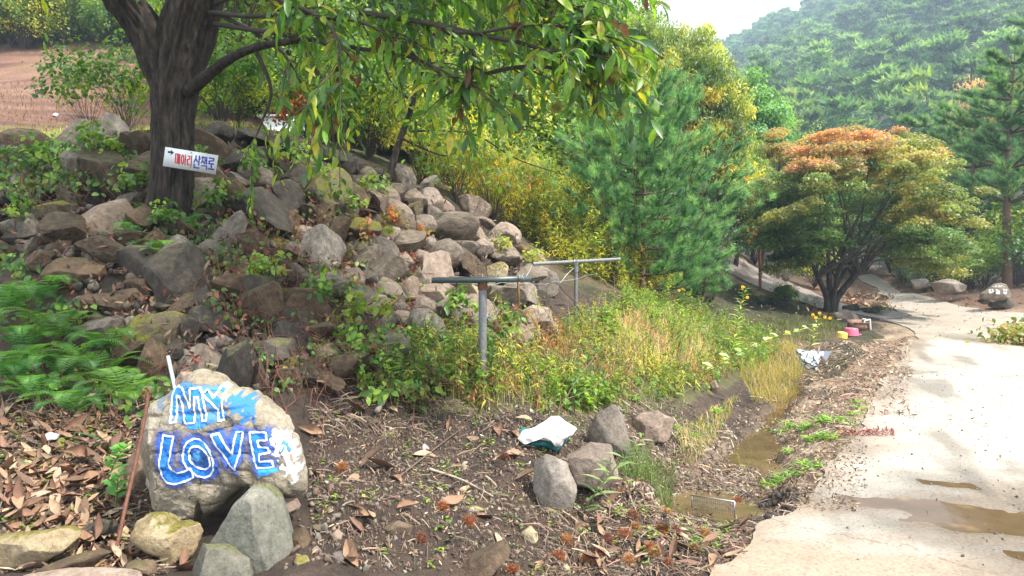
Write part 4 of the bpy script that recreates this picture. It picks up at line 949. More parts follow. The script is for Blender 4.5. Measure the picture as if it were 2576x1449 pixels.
# ------------------------------------------------------------------ T posts, wires, rods, pipes
mst = mat_plain('weathered_grey_steel', (.2, .205, .21), .5, .2, 40, .3, .3, .002); mdk = mat_plain('dark_painted_steel', (.075, .095, .095), .4, .2, 40, .2); mrust = mat_plain('rusty_iron', (.17, .07, .045), .85, .1, 60, .4, .5, .003)
mwire = mat_plain('pale_wire', (.42, .41, .38), .4, .6)
def cyl(g, a, b, r, n=14, r1=None): tube(g, np.array([a, b], float), [r, r1 or r], n=n, cap=True)
D1 = 5.2; p0 = P(1214, 708, D1); pb = P(1215, 985, D1); pb = p0*1; pb[2] = float(H(p0[0], p0[1]))-.1
t1 = empty('t_post', tuple((p0[0], p0[1], float(H(p0[0], p0[1])))), 'near clothes line post, grey pipe with a flat dark green crossbar', 'clothes post'); tb = np.array(t1.location)
g = Geo(); cyl(g, pb-tb, p0-tb-np.array([0, 0, .055]), .029, 20); g.obj('post', mst, t1, smooth=True, sharp=.8)
g = Geo(); cyl(g, p0-tb-np.array([0, 0, .06]), p0-tb, .034, 20); g.obj('collar', mrust, t1, smooth=True, sharp=.8)
a, b = P(1089, 703, D1)-tb, P(1337, 699, D1-.05)-tb; mid_ = (a+b)/2; L = np.linalg.norm(b-a); ang1 = math.atan2((b-a)[2], (b-a)[0]); aw = math.atan2((b-a)[1], (b-a)[0])
g = Geo(); box(g, (0, 0, .012), (L, .05, .003)); box(g, (0, -.025, -.008), (L, .004, .037)); box(g, (0, .025, -.008), (L, .004, .037)); box(g, (-L/2-.003, 0, -.006), (.006, .054, .04))
o = g.obj('crossbar', mdk, t1, loc=tuple(mid_)); o.rotation_euler = (0, -ang1, aw)
g = Geo()
for k in range(3): 
    aa = np.linspace(0, 6.28, 24); cx_ = (k-1)*.012+.004*np.sin(aa*2); tube(g, np.stack([cx_, .034*np.cos(aa), .027*np.sin(aa)], 1)+(p0-tb)+[0, 0, .0], .003, n=5)
    tube(g, np.stack([cx_, .032*np.cos(aa), .026*np.sin(aa)], 1)+(b-np.array([.07, 0, 0])), .0028, n=5)
g.obj('wire_tie', mwire, t1, smooth=True)
D2 = 7.6; q0 = P(1449, 660, D2); t2 = empty('t_post', (q0[0], q0[1], float(H(q0[0], q0[1]))), 'far clothes line post, thin grey pipe with a round slanting crossbar', 'clothes post'); tb2 = np.array(t2.location)
g = Geo(); cyl(g, [0, 0, -.1], q0-tb2, .0185, 16); cyl(g, P(1449,662,D2)-tb2, P(1449,684,D2)-tb2, .024, 16); g.obj('post', mst, t2, smooth=True, sharp=.8)
g = Geo(); cyl(g, P(1340,664,D2-.3)-tb2, P(1559,652,D2+.35)-tb2, .018, 16); g.obj('crossbar', mst, t2, smooth=True, sharp=.8)
g = Geo(); aa = np.linspace(0, 6.28*2, 40); tube(g, np.stack([.02*np.sin(aa*.5), .034*np.cos(aa), .034*np.sin(aa)], 1)+(q0-tb2), .004, n=5); g.obj('wire_tie', mwire, t2, smooth=True)
def wire(name, P3, r, mat, label, cat, sag=0, n=40, wob=0, seed=0):
    s = spline(P3, n); s += wob*np.stack([noise2(s[:, 0], s[:, 0]*0+k, 14, seed+k) for k in range(3)], 1); c = s[0].copy(); g = Geo(); tube(g, s-c, r, n=6); o = g.obj(name, mat, smooth=True, loc=tuple(c)); return tag(o, label, cat)
wire('wire', [P(1130,706,5.2),P(1180,716,5.2),P(1250,714,5.4),P(1330,716,5.8),P(1420,706,6.6),P(1500,688,7.6)], .0028, mwire, 'thin pale wire sagging below the near crossbar towards the far post', 'wire', wob=.012)
wire('wire', [P(1330,702,5.15),P(1400,716,6),P(1450,770,6.5),P(1470,800,7)], .003, mat_plain('black_wire', (.03, .03, .03), .5), 'black wire drooping from the right end of the near crossbar', 'wire', wob=.01)
wire('wire', [P(1340,664,7.3),P(1320,700,7.1),P(1300,720,7.0)], .004, mwire, 'pale wire bent down from the left end of the far crossbar', 'wire', wob=.01)
wire('wire', [P(1449,668,7.6),P(1425,690,7.5),P(1408,712,7.4)], .003, mwire, 'pale wire hanging left of the far post', 'wire', wob=.01)
wire('hook', [P(1305,700,5.25),P(1306,740,5.25),P(1306,770,5.3),P(1295,780,5.3)], .011, mat_plain('bare_brown_root', (.28, .15, .07), .8), 'brown crooked stick hanging under the right end of the near crossbar', 'stick', wob=.01)
wire('iron_rod', [P(374,985,3.25),P(368,1035,3.22),P(345,1150,3.15),P(318,1270,3.05),P(296,1372,2.98)], .0075, mrust, 'long rusty iron rod leaning on the left side of the painted rock', 'rod', wob=.004)
g = Geo(); aa = np.linspace(-.5, 5.2, 26); c = P(370, 985, 3.25); tube(g, np.stack([.014*np.sin(aa)-.002, 0*aa, .026*np.cos(aa)], 1), .006, n=7); g.obj('hook', mrust, bpy.data.objects['iron_rod'], smooth=True, loc=tuple(c+np.array([0, 0, -.01])-np.array(bpy.data.objects['iron_rod'].location)))
g = Geo(); a, b = P(423,897,4.0), P(440,975,3.9); c0 = b*1; cyl(g, a-c0, b-c0+(b-a)*.6, .0115, 18); o = g.obj('steel_pipe', mat_plain('shiny_steel', (.55, .56, .58), .25, .9), smooth=True, sharp=.8, loc=tuple(c0)); tag(o, 'short bright steel pipe sticking up behind the top of the painted rock', 'pipe')
g = Geo(); a = P(1910,580,18); b_ = P(1914,668,18); b_[2] = float(H(b_[0], b_[1]))-.1; cyl(g, np.array([0, 0, 0]), a-b_, .035, 10); tag(g.obj('pole', mat_plain('red_painted_pole', (.38, .12, .06), .7), smooth=True, sharp=.8, loc=tuple(b_)), 'thin reddish pole standing beside the grey lane', 'pole')

# ------------------------------------------------------------------ bags, bowls, box, tap, rack
def crumple(name, L, mat, label, cat, dep, hgt, seed, loc=None, res=70, lean=.5):
    px = PP(L); c = px.mean(0); p, d = (G(c[0], px[:, 1].max()-6)); d = d if loc is None else loc
    r = np.random.default_rng(seed); us = np.linspace(0, 1, res); X, Y = np.meshgrid(us, us); th = None
    # disc grid mapped to the traced outline
    nr, na = 34, 110; t_ = np.arange(na)*2*math.pi/na; pu = px*np.array([1, -1]); R = polar(pu, c*np.array([1, -1]), t_)/FPX*d
    rho = np.linspace(0, 1, nr)[1:]; q = (rho[:, None]*R[None])[..., None]*np.stack([np.cos(t_), np.sin(t_)], -1)[None]; q = np.concatenate([np.zeros((1, 2)), q.reshape(-1, 2)])
    rr = np.concatenate([[0], np.repeat(rho, na)]); p3 = np.column_stack([q, 0*q[:, 0]])
    bulge = dep*np.sqrt(np.clip(1-rr**3, 0, 1)); cr = np.abs(fbm3(p3, 9, 2, seed))*1.0+np.abs(noise3(p3, 22, seed+2))*.2+np.abs(noise3(p3+.05*np.stack([noise3(p3, 15, 5)]*3, 1), 13, seed+4))*.5
    V = np.column_stack([q[:, 0], -(bulge*(1-.4*hgt)+dep*.7*(cr-.4)), q[:, 1]])
    V[:, 1] += q[:, 1]*lean
    i = np.arange(na); j = (i+1) % na; F = [np.stack([0*i, 1+i, 1+j], 1)]
    for k in range(nr-2): a = 1+k*na; F += [np.stack([a+i, a+na+i, a+na+j], 1), np.stack([a+i, a+na+j, a+j], 1)]
    e = 1+(nr-2)*na; B_ = V[e:e+na].copy(); B_[:, 1] += dep*.7; B_[:, :1] *= .9; V = np.concatenate([V, B_, [[0, dep*.9, 0]]]); b = len(V)-1-na
    F += [np.stack([e+i, b+i, b+j], 1), np.stack([e+i, b+j, e+j], 1), np.stack([b+i, 0*i+len(V)-1, b+j], 1)]
    g = Geo(); g.add(V, np.concatenate(F)); o = g.obj(name, mat, smooth=True, sharp=.7, loc=tuple(P(c[0], c[1], d))); return tag(o, label, cat)
mbag = mat_plain('white_woven_plastic', (.80, .77, .74), .5, amt=.06, bstr=.2); mteal = mat_plain('teal_plastic', (.01, .16, .17), .4, amt=.2)
bag = crumple('plastic_bag', [(1300,1105),(1312,1085),(1345,1078),(1372,1062),(1388,1052),(1410,1052),(1425,1064),(1452,1075),(1440,1090),(1420,1102),(1412,1118),(1398,1122),(1385,1108),(1350,1102),(1318,1112)], mbag, 'crumpled white plastic sack with a teal underside on the bare dirt', 'sack', .06, .4, 3, loc=4.45)
o = crumple('lining', [(1300,1098),(1310,1082),(1345,1085),(1440,1085),(1430,1105),(1415,1122),(1400,1130),(1372,1124),(1330,1118),(1304,1112)], mteal, None, None, .05, .4, 5, loc=4.5); 
for k in ('label', 'category'):
    if k in o: del o[k]
o.location = Vector(o.location)-Vector(bag.location); o.parent = bag
mprint = mat_plain('printed_sack', (.78, .8, .82), .5, nscale=14, amt=.1)
m, nt, pr, out = newmat('printed_sack_pattern'); tcg = N(nt, 'TexCoord'); wv = N(nt, 'TexVoronoi', i_Scale=9, feature='DISTANCE_TO_EDGE'); nt.links.new(tcg.outputs['Object'], wv.inputs['Vector'])
rp = N(nt, 'ValToRGB'); rp.color_ramp.elements[0].position = .05; rp.color_ramp.elements[0].color = (.08, .11, .16, 1); rp.color_ramp.elements[1].position = .09; rp.color_ramp.elements[1].color = (.8, .82, .84, 1)
nt.links.new(wv.outputs[0], rp.inputs[0]); nt.links.new(rp.outputs[0], pr.inputs['Base Color'])
sack2 = crumple('plastic_bag', [(2008,885),(2022,882),(2045,886),(2072,884),(2062,900),(2048,915),(2042,932),(2026,928),(2012,912)], m, 'white sack with dark branching print lying by the yellow grass', 'sack', .12, .4, 9, loc=9.0)
g = Geo(); g.add([(.05, -.03, .1), (.27, .02, .09), (.16, -.09, -.01)], [(0, 2, 1)]); g.obj('flap', mat_plain('navy_print', (.03, .05, .1), .5), sack2)
crumple('litter_scrap', [(108,1098),(118,1090),(140,1095),(150,1092),(145,1104),(125,1108)], mat_plain('white_scrap', (.75, .76, .8), .5), 'small crumpled white scrap on the leaf litter left of the painted rock', 'litter', .03, .3, 12, loc=3.9)
crumple('litter_scrap', [(133,288),(140,284),(148,287),(146,294),(136,293)], mat_plain('bluish_scrap', (.6, .63, .7), .5), 'tiny pale scrap lying on the mown slope at upper left', 'litter', .04, .3, 13, loc=G(140, 290)[1]-.1)
def lathe(prof, n, g, sx=1, sy=1, C=(1, 1, 1)):
    a = np.arange(n)*2*math.pi/n; V = np.array([[(r*math.cos(t)*sx, r*math.sin(t)*sy, z) for t in a] for r, z in prof]).reshape(-1, 3); F = []
    i = np.arange(n); j = (i+1) % n
    for k in range(len(prof)-1): F += [np.stack([k*n+i, k*n+j, (k+1)*n+j], 1), np.stack([k*n+i, (k+1)*n+j, (k+1)*n+i], 1)]
    g.add(V, np.concatenate(F), C)
p, d = G(2141, 846); S = 38/FPX*d/2
g = Geo(); lathe([(S*1.0, 0), (S*1.02, .012), (S*.93, .012), (S*.9, S*.5), (S*.84, S*.92), (S*.8, S*.97), (S*.74, S*.95), (.001, S*.93)], 40, g); o = g.obj('basin', mat_plain('pink_plastic', (.78, .18, .30), .3, amt=.05, bstr=0), smooth=True, sharp=.5, loc=tuple(p)); tag(o, 'upside down pink plastic basin on the soil by the tap', 'basin')
g = Geo(); box(g, (S*.98, -S*.3, .02), (S*.35, S*.4, .02)); g.obj('handle', o.data.materials[0], o)
p2, d2 = G(2117, 850); g = Geo(); s_ = .085; lathe([(s_, 0), (s_*.95, .04), (s_*.9, .085), (s_*.7, .1), (s_*.3, .09), (.001, .088)], 24, g, 1.15, 1); o = g.obj('bowl', mat_plain('yellow_plastic', (.85, .62, .13), .35, amt=.06, bstr=0), smooth=True, sharp=.6, loc=tuple(p2)); o.rotation_euler = (.1, .12, 0); tag(o, 'small yellow bowl lying against the pink basin', 'bowl')
mwood = mat_plain('wet_board', (.28, .16, .11), .7, nscale=18, amt=.3)
p, d = G(2162, 832); k = d/FPX; bx_ = empty('wooden_box', tuple(p), 'low open box of brown boards behind the pink basin', 'box')
for nm, c, s in (('board', (0, -.1, .07), (36*k, .02, .14)), ('board', (-17*k, .05, .07), (.02, .28, .14)), ('board', (17*k, .05, .07), (.02, .28, .14)), ('board', (0, .2, .09), (36*k, .02, .18)), ('rim', (0, -.1, .147), (40*k, .05, .012)), ('post', (18*k, -.1, .05), (.045, .045, .17))):
    g = Geo(); box(g, c, s); g.obj(nm, mwood, bx_)
p, d = G(2191, 833); k = d/FPX; tap = empty('water_tap', tuple(p), 'white angled standpipe beside the brown box', 'tap'); mpv = mat_plain('white_pvc', (.8, .82, .84), .35, amt=.05, bstr=0)
g = Geo(); cyl(g, (0, 0, -.05), (-3*k, 0, 26*k), .012, 12); cyl(g, (-3*k, 0, 26*k), (-19*k, -.03, 24*k), .012, 12); g.obj('pipe', mpv, tap, smooth=True, sharp=.8)
g = Geo(); cyl(g, (-19*k, -.03, 25.5*k), (-19*k, -.03, 19*k), .014, 12); box(g, (-20*k, -.03, 28*k), (.07, .02, .015)); g.obj('valve', mpv, tap, smooth=True, sharp=.8)
# wire rack standing across the ditch
a, b = P(1741,1246,4.75), P(1848,1262,4.55); rk = empty('wire_rack', tuple(b), 'small wire rack stuck in the gravel at the end of the ditch', 'rack'); a = a-b; 
g = Geo(); cyl(g, a, (0, 0, 0), .0045, 8); cyl(g, (0, 0, 0), (0, 0, -.1), .004, 8); cyl(g, a, a+[0, 0, -.08], .004, 8); g.obj('rail', mat_plain('galvanised_wire', (.45, .48, .52), .35, .7), rk, smooth=True)
g = Geo(); 
for t in np.linspace(.04, .96, 22): q = a*(1-t); tube(g, [q, q+[0, 0, -.09]], .0015, n=4)
for h in (.03, .06): tube(g, [a+[0, 0, -h], [0, 0, -h]], .0015, n=4)
g.obj('grille', mst, rk)
# inscribed stone at the far right
st = boulder([(2464,752),(2467,738),(2484,727),(2500,714),(2516,711),(2535,716),(2548,735),(2548,744),(2535,752),(2510,757)], 'rock_gr', 'grey name stone with white letters beside the far bend of the road', .45, d=17.2, seed=70, nf=2, ns=.008, name='inscribed_stone')
boulder([(2483,768),(2510,757),(2540,752),(2556,757),(2554,768),(2535,778),(2500,776)], 'rock_dark', 'dark boulder that carries the grey name stone', .8, d=17.3, seed=71)
boulder([(2455,755),(2470,752),(2500,756),(2498,765),(2470,765)], 'rock_dark', 'low dark stone under the left end of the name stone', .6, d=17.3, seed=72, sub=3)
mlet = mat_plain('letter_white', (.75, .76, .78), .6)
def inscr(strokes, w):
    # crop px: 1739 wide for 180 native px, origin (2820,800)
    g = Geo(); T = .45*math.sqrt(84*46)/FPX*17.2/2
    for s in strokes:
        q = [(PP(c)/9.661+np.array([2820, 800]))*2576/3000 for c in s]
        for a, b in zip(q[:-1], q[1:]):
            A_, B_ = P(a[0], a[1], 17.2-T-.05), P(b[0], b[1], 17.2-T-.05); tube(g, [A_-np.array(st.location), B_-np.array(st.location)], w, n=6, cap=True)
    g.obj('letter', mlet, st)
inscr([[(740,470),(800,470)],[(730,500),(760,480)],[(740,540),(760,510),(800,520),(810,555),(770,575),(740,550)],[(845,455),(850,580)],[(850,520),(885,520)]], .011)
inscr([[(945,455),(945,475),(1000,478)],[(930,515),(1050,510)],[(940,545),(1045,545),(1045,560),(945,565),(945,588),(1050,585)]], .011)
inscr([[(1180,455),(1140,510)],[(1180,470),(1210,500)],[(1245,450),(1245,530)],[(1215,480),(1240,480)],[(1150,560),(1190,535),(1245,550),(1235,585),(1170,588),(1150,560)]], .011)
inscr([[(960,345),(920,350),(930,375),(960,380),(940,398),(905,392)],[(1000,345),(1040,350),(1045,385),(1010,400),(1000,370)],[(1130,350),(1085,355),(1070,405)],[(1080,375),(1110,375)],[(845,382),(890,380)],[(1150,385),(1185,383)]], .006)
# slim leaning tree
sl_b = P(972, 452, 7.9); sl_b[2] = float(H(sl_b[0], sl_b[1]))
stree = empty('slim_tree', tuple(sl_b), 'slim dark leaning tree rising from the crest of the stone bank', 'tree')
g = Geo(); pth = [np.zeros(3), P(1000,370,7.9)-sl_b, P(1020,315,7.9)-sl_b, P(1038,260,7.8)-sl_b, P(1050,200,7.7)-sl_b, P(1080,150,7.6)-sl_b, P(1100,60,7.5)-sl_b]
limb(g, pth, [.04, .035, .033, .03, .025, .02, .012], 90, 18, 3, bark=.006); g.obj('trunk', mb, stree, smooth=True)
g = Geo(); tube(g, spline([P(1003,345,7.9)-sl_b, P(1100,388,7.7)-sl_b, P(1130,390,7.6)-sl_b], 12), np.linspace(.016, .004, 12)); tube(g, spline([P(1040,260,7.8)-sl_b, P(980,200,7.7)-sl_b, P(960,120,7.6)-sl_b], 12), np.linspace(.015, .004, 12)); tube(g, spline([P(1015,330,7.9)-sl_b, P(1180,335,7.7)-sl_b, P(1300,400,7.6)-sl_b, P(1420,440,7.6)-sl_b], 20), np.linspace(.012, .004, 20)); g.obj('branch', mb, stree, smooth=True)
n_ = 520; cc = np.array([P(u, v, 7.7)-sl_b for u, v in ((960,120),(1000,180),(1090,120),(1130,390),(1060,300),(1100,60),(1180,335),(1300,400))]); pp = cc[r3.integers(0, len(cc), n_)]+r3.normal(0, .16, (n_, 3))
g = Geo(); scatter(g, L_OVATE, pp, basis(nrm(rdir(n_)+[0, 0, -.7]), nrm(rdir(n_)+[0, -.3, 1])), r3.uniform(.05, .09, n_), pal([(.07, .14, .02), (.12, .19, .02), (.04, .09, .02)], n_), .2); o = g.obj('leaves', M['leaf'], stree); o['kind'] = 'stuff'
# ------------------------------------------------------------------ plants: builders
BARKC = (.09, .07, .06)
def crown(g, tpl, n, cen, rad, nclump, clr, size, cols, w, r, flat=1., updn=.8, shell=.55, jit=.15, hang=0, topcol=None, csz=(.6, 1.3)):
    cen = np.asarray(cen, float); rad = np.asarray(rad, float)
    d = nrm(r.normal(size=(nclump, 3))); d[:, 2] = np.abs(d[:, 2])*1.0-(.45*(r.random(nclump) < .45)); d = nrm(d); q = r.uniform(shell, 1, nclump)**.7
    C0 = cen+d*q[:, None]*rad; cr = clr*r.uniform(*csz, nclump)
    i = r.integers(0, nclump, n); dd = nrm(r.normal(size=(n, 3)))*np.sqrt(r.random(n))[:, None]; dd[:, 2] *= flat
    P_ = C0[i]+dd*cr[i][:, None]
    nm = nrm((C0[i]-cen)/rad*.5+dd*.5+np.array([0, 0, updn])+r.normal(0, .45, (n, 3)))
    f = nrm(np.cross(nm, rdir(n, r))+np.array([0, 0, -hang]))
    cc = pal(cols, nclump, w, r); col = cc[i]*(1+.25*r.normal(0, .5, nclump)[i][:, None])
    if topcol is not None:
        h = np.clip(((P_-cen)/rad)@topcol[1]*1.2+.35*r.normal(0, 1, nclump)[i]*.6-.25, 0, 1)[:, None]; tcs = pal(topcol[0], nclump, topcol[2], r)[i]; col = col*(1-h)+tcs*h
    scatter(g, tpl, P_, basis(f, nm), size*r.uniform(.65, 1.25, n), np.clip(col, .004, 1), jit, r); return C0
def stems(g, base, C0, r, r0, frac=.8, n=10, col=BARKC, wig=.05):
    for c in C0[:int(len(C0)*frac)]:
        m = base*.5+c*.5; m[2] = base[2]+(c[2]-base[2])*.45; m[:2] = base[:2]+(c[:2]-base[:2])*.35
        s = spline([base, m, c], n); s[1:] += r.normal(0, wig*.3, (n-1, 3)); tube(g, s, np.linspace(r0, r0*.15, n), col, 5)
def make_shrub(seed, h, w, n, tpl, size, cols, wts=None, mat='leaf', nclump=26, hang=.2, flat=.9, csz=(.6, 1.3), rs=1):
    r = np.random.default_rng(seed); root = bpy.data.objects.new('proto', None); gl, gs = Geo(), Geo()
    C0 = crown(gl, tpl, n, (0, 0, h*.5), (w/2, w/2, h*.5), nclump, w*.2, size, cols, wts, r, flat=flat, hang=hang, shell=.35, csz=csz)
    C0[:, 2] = np.maximum(C0[:, 2], .05); stems(gs, np.zeros(3), C0, r, .006*h*rs, 1, 7)
    return gs.mesh('stems', M['twig'], True), gl.mesh('foliage', M[mat])
def put(protos, name, label, cat, loc, rot, sc, group=None, parts=('stems', 'foliage')):
    o = empty(name, tuple(loc), label, cat, group); o.rotation_euler = (0, 0, rot); o.scale = (sc,)*3 if np.isscalar(sc) else tuple(sc)
    for nm, me in zip(parts, protos): c = link(nm, me, o)
    return o
GRN = [(.05, .11, .02), (.08, .16, .025), (.14, .21, .03), (.035, .085, .025)]
YGR = [(.16, .2, .03), (.24, .26, .04), (.34, .32, .05), (.10, .15, .03), (.40, .30, .05)]
r5 = np.random.default_rng(31)
S_green = [make_shrub(200+k, 1.5, 1.7, 2600, L_OVATE, .075, GRN) for k in range(3)]
S_yel = [make_shrub(210+k, 1.3, 1.5, 2800, L_LANCE, .075, YGR, [3, 3, 2, 3, .6]) for k in range(3)]
S_mix = [make_shrub(220+k, 1.6, 1.8, 2600, L_OVATE, .07, GRN+YGR[:3]) for k in range(2)]
S_airy = [make_shrub(260+k, 1.5, 1.6, 750, L_OVATE, .085, GRN, rs=.6) for k in range(2)]
S_or = [make_shrub(230, 1.0, 1.0, 900, L_OVATE, .07, [(.5, .16, .03), (.55, .3, .04), (.4, .1, .03), (.25, .24, .04)])]
S_dark = [make_shrub(240+k, 1.2, 1.8, 3000, L_NAR, .07, [(.02, .05, .02), (.03, .07, .03), (.045, .085, .03)]) for k in range(2)]
S_tuft = [make_shrub(280+k, .34, .44, 120, L_OVATE, .055, [GRN, [(.10, .16, .03), (.16, .2, .04)], [(.2, .07, .04), (.14, .13, .04), (.26, .12, .06)], GRN, [(.16, .2, .04), (.24, .24, .05)]][k], nclump=9, rs=1.6) for k in range(5)]
S_red = [make_shrub(250, .8, 1.0, 700, L_OVATE, .06, [(.2, .05, .03), (.28, .1, .05), (.15, .12, .04)])]
# shrubs along the crest and slope behind the rubble: u, v (foot), depth, scale, kind, label
SH = [
 (225,350,7.6,.62,S_airy,'leafy young shrub standing against the mown slope left of the chestnut trunk'),
 (320,345,7.7,.72,S_airy,'dark green shrub touching the left side of the chestnut trunk'),
 (560,350,8.4,.8,S_green,'green shrub just right of the trunk behind the dark boulders'),
 (600,345,9.0,.5,S_mix,'mixed green shrub in front of the white hut'),
 (770,400,9.2,.85,S_red,'red-brown leaved shrub on the crest under the hanging branch'),
 (850,420,9.5,1.0,S_green,'deep green shrub on the crest left of the slim tree'),
 (930,420,9.8,1.0,S_mix,'green shrub directly behind the foot of the slim tree'),
 (1060,440,10.0,1.0,S_yel,'yellow-green weedy shrub right of the slim tree foot'),
 (1150,470,10.2,.9,S_yel,'pale yellow shrub above the pinkish crest stones'),
 (1240,510,10.6,1.0,S_yel,'bright yellow-green shrub in the middle of the sunny slope'),
 (1330,560,11.0,1.0,S_yel,'bright yellow-green shrub above the far T post'),
 (1400,600,11.3,.9,S_yel,'yellow weedy shrub left of the young pine'),
 (1290,440,12.0,1.05,S_or,'orange and yellow autumn shrub above the sunny slope'),
 (1480,590,11.0,.8,S_yel,'yellow shrub in front of the young pine'),
 (1180,420,12.4,1.1,S_green,'fresh green shrub left of the orange autumn shrub'),
 (1400,470,12.8,1.1,S_mix,'green shrub between the orange shrub and the pine'),
 (1050,380,12.5,1.15,S_green,'green shrub behind the middle of the slim tree'),
 (1540,640,11.4,.7,S_yel,'low yellow shrub at the foot of the young pine'),
 (1500,560,13.6,1.2,S_green,'green shrub hidden behind the left of the young pine'),
 (1700,700,14,1.0,S_dark,'dark low shrub below the right side of the young pine'),
 (1760,725,15,1.0,S_dark,'dark evergreen shrub at the left border of the grey lane'),
 (1640,700,12.8,.8,S_green,'green shrub under the lowest pine branches'),
 (1790,790,13.4,.5,S_dark,'dark juniper-like shrub below the grey lane'),
 (1885,778,15.6,.4,S_dark,'dark shrub on the low wall of the grey lane'),
 (1975,785,16.2,.38,S_green,'green ground shrub left of the maple foot'),
 (2040,792,16.0,.3,S_dark,'small dark shrub touching the maple foot'),
 (2325,690,22.5,1.0,S_dark,'shrub under the right edge of the maple crown'),
 (2390,700,22,.8,S_mix,'low trimmed shrub on the far road bank'),
 (2450,720,20.5,.8,S_mix,'brownish green shrub on the bank left of the name stone'),
 (2560,700,19.5,1.2,S_green,'bush with round leaves right above the name stone'),
 (2575,620,21,1.6,S_mix,'pale leaved tall bush at the right edge of the picture'),
 (1900,650,21,1.0,S_green,'green shrub at the top end of the grey lane'),
 (1975,670,20.5,.9,S_dark,'dark shrub behind the red pole'),
 (2050,690,21,.8,S_mix,'reddish green low shrub beyond the grey lane'),
 (2350,650,24,1.7,S_dark,'dark thicket shrub behind the right edge of the maple'),
 (2420,640,24.5,1.8,S_dark,'dark thicket shrub left of the red pine trunk'),
 (2480,645,23.5,1.7,S_dark,'dark thicket shrub touching the red pine trunk'),
 (2560,640,24,1.8,S_dark,'dark thicket shrub right of the red pine trunk'),
 (2270,640,26,1.6,S_dark,'dark shrub seen under the middle of the maple crown'),
 (2180,650,28,1.5,S_green,'green shrub beyond the road seen through the maple stems'),
 (2090,640,27,1.6,S_green,'green shrub beyond the lane seen left of the maple stems'),
 (1840,610,22,1.6,S_green,'green shrub filling the gap right of the drooping pine'),
 (1780,640,19,1.5,S_green,'green shrub right behind the young pine'),
 (2640,650,22,1.8,S_dark,'dark thicket shrub at the right border'),
 (2215,768,16.3,.3,S_dark,'small dark leafed plant on the leaf covered island between lane and road'),
]
for k, (u, v, d, sc, pr_s, lab) in enumerate(SH):
    p = P(u, v, d); p[2] = float(H(p[0], p[1])); zt = P(u, v, d)[2]
    put(pr_s[k % len(pr_s)], 'shrub', lab, 'shrub', p, k*2.1, sc)
# wooded slope behind: individual shrubs and small trees further up
G_ = 'shrubs and saplings covering the hillside behind the stone bank'
for k in range(100):
    u = r5.uniform(520, 1600); d = r5.uniform(13, 30); x = (u-CU)/FPX*d; y = d*.995
    p = np.array([x, y, float(H(x, y))]); put((S_green+S_mix+S_yel+S_green[:1])[k % 9], 'hillside_shrub', 'green shrub of the thicket on the hillside behind the stone bank', 'shrub', p, k*1.7, r5.uniform(1.1, 1.9)*(1+(d-13)/25), G_)
for k in range(46):
    u = r5.uniform(-60, 420); d = r5.uniform(24.5, 31); x = (u-CU)/FPX*d; y = d*.995
    p = np.array([x, y, float(H(x, y))]); put((S_green+S_mix)[k % 5], 'hillside_shrub', 'shrub of the green thicket above the mown slope', 'shrub', p, k*1.3, r5.uniform(1.0, 1.5), 'thicket above the mown slope')
# fresh green trees filling the hillside
BT = []
for k in range(4):
    r_ = np.random.default_rng(270+k); gl_, gs_ = Geo(), Geo(); C0 = crown(gl_, (L_OVATE, L_CHEST2)[k % 2], 6500, (0, 0, 2.5), (1.5, 1.4, 2.3), 60, .42, (.085, .13)[k % 2], [GRN, GRN+YGR[:2], [(.09, .16, .03), (.14, .2, .04), (.2, .22, .04)], GRN][k], None, r_, shell=.3, hang=.4); stems(gs_, np.zeros(3), C0, r_, .035, .6, 8, wig=.12); BT.append((gs_.mesh('limbs', M['twig'], True), gl_.mesh('crown', M['leaf'])))
for k, (u, d, s_, where) in enumerate(((560,12.5,1.0,'right of the chestnut trunk behind the white hut'),(700,15,1.2,'above the white hut'),(820,13,1.0,'left of the slim leaning tree'),(930,16,1.25,'over the top of the slim tree'),(1040,13.5,1.0,'right of the slim leaning tree'),(1130,17,1.3,'behind the chestnut branch tips'),(1230,14.5,1.0,'above the orange autumn shrub'),(1330,17.5,1.3,'between the orange shrub and the pine tops'),(1420,15.5,1.05,'left behind the smaller pine top'),(620,19,1.4,'high on the slope right of the chestnut fork'),(1500,20,1.3,'left of the yellow-green trees'),(880,21,1.5,'high on the slope above the slim tree'),(1180,22,1.6,'highest on the slope behind the chestnut leaves'))):
    x = (u-CU)/FPX*d; put(BT[k % 4], 'green_tree', 'fresh green broadleaf tree '+where, 'tree', (x, d, float(H(x, d))), k*1.9, s_, 'green trees on the hillside behind the stone bank', ('limbs', 'crown'))
for k, (u, d, s_, where) in enumerate(((2060,27,.95,'behind the left of the big maple'),(2150,29,1.0,'behind the middle of the big maple'),(2240,28,.95,'behind the right of the big maple'),(2330,31,1.1,'between the maple and the dark pines'),(2000,30,1.1,'behind the smaller maple'),(2420,33,1.2,'in the gap left of the red pine trunk'),(2520,31,1.2,'behind the red pine trunk'))):
    x = (u-CU)/FPX*d; put(BT[(0, 3)[k % 2]], 'green_tree', 'green tree '+where, 'tree', (x, d, float(H(x, d))), k*1.9, s_, 'green trees at the foot of the mountain', ('limbs', 'crown'))
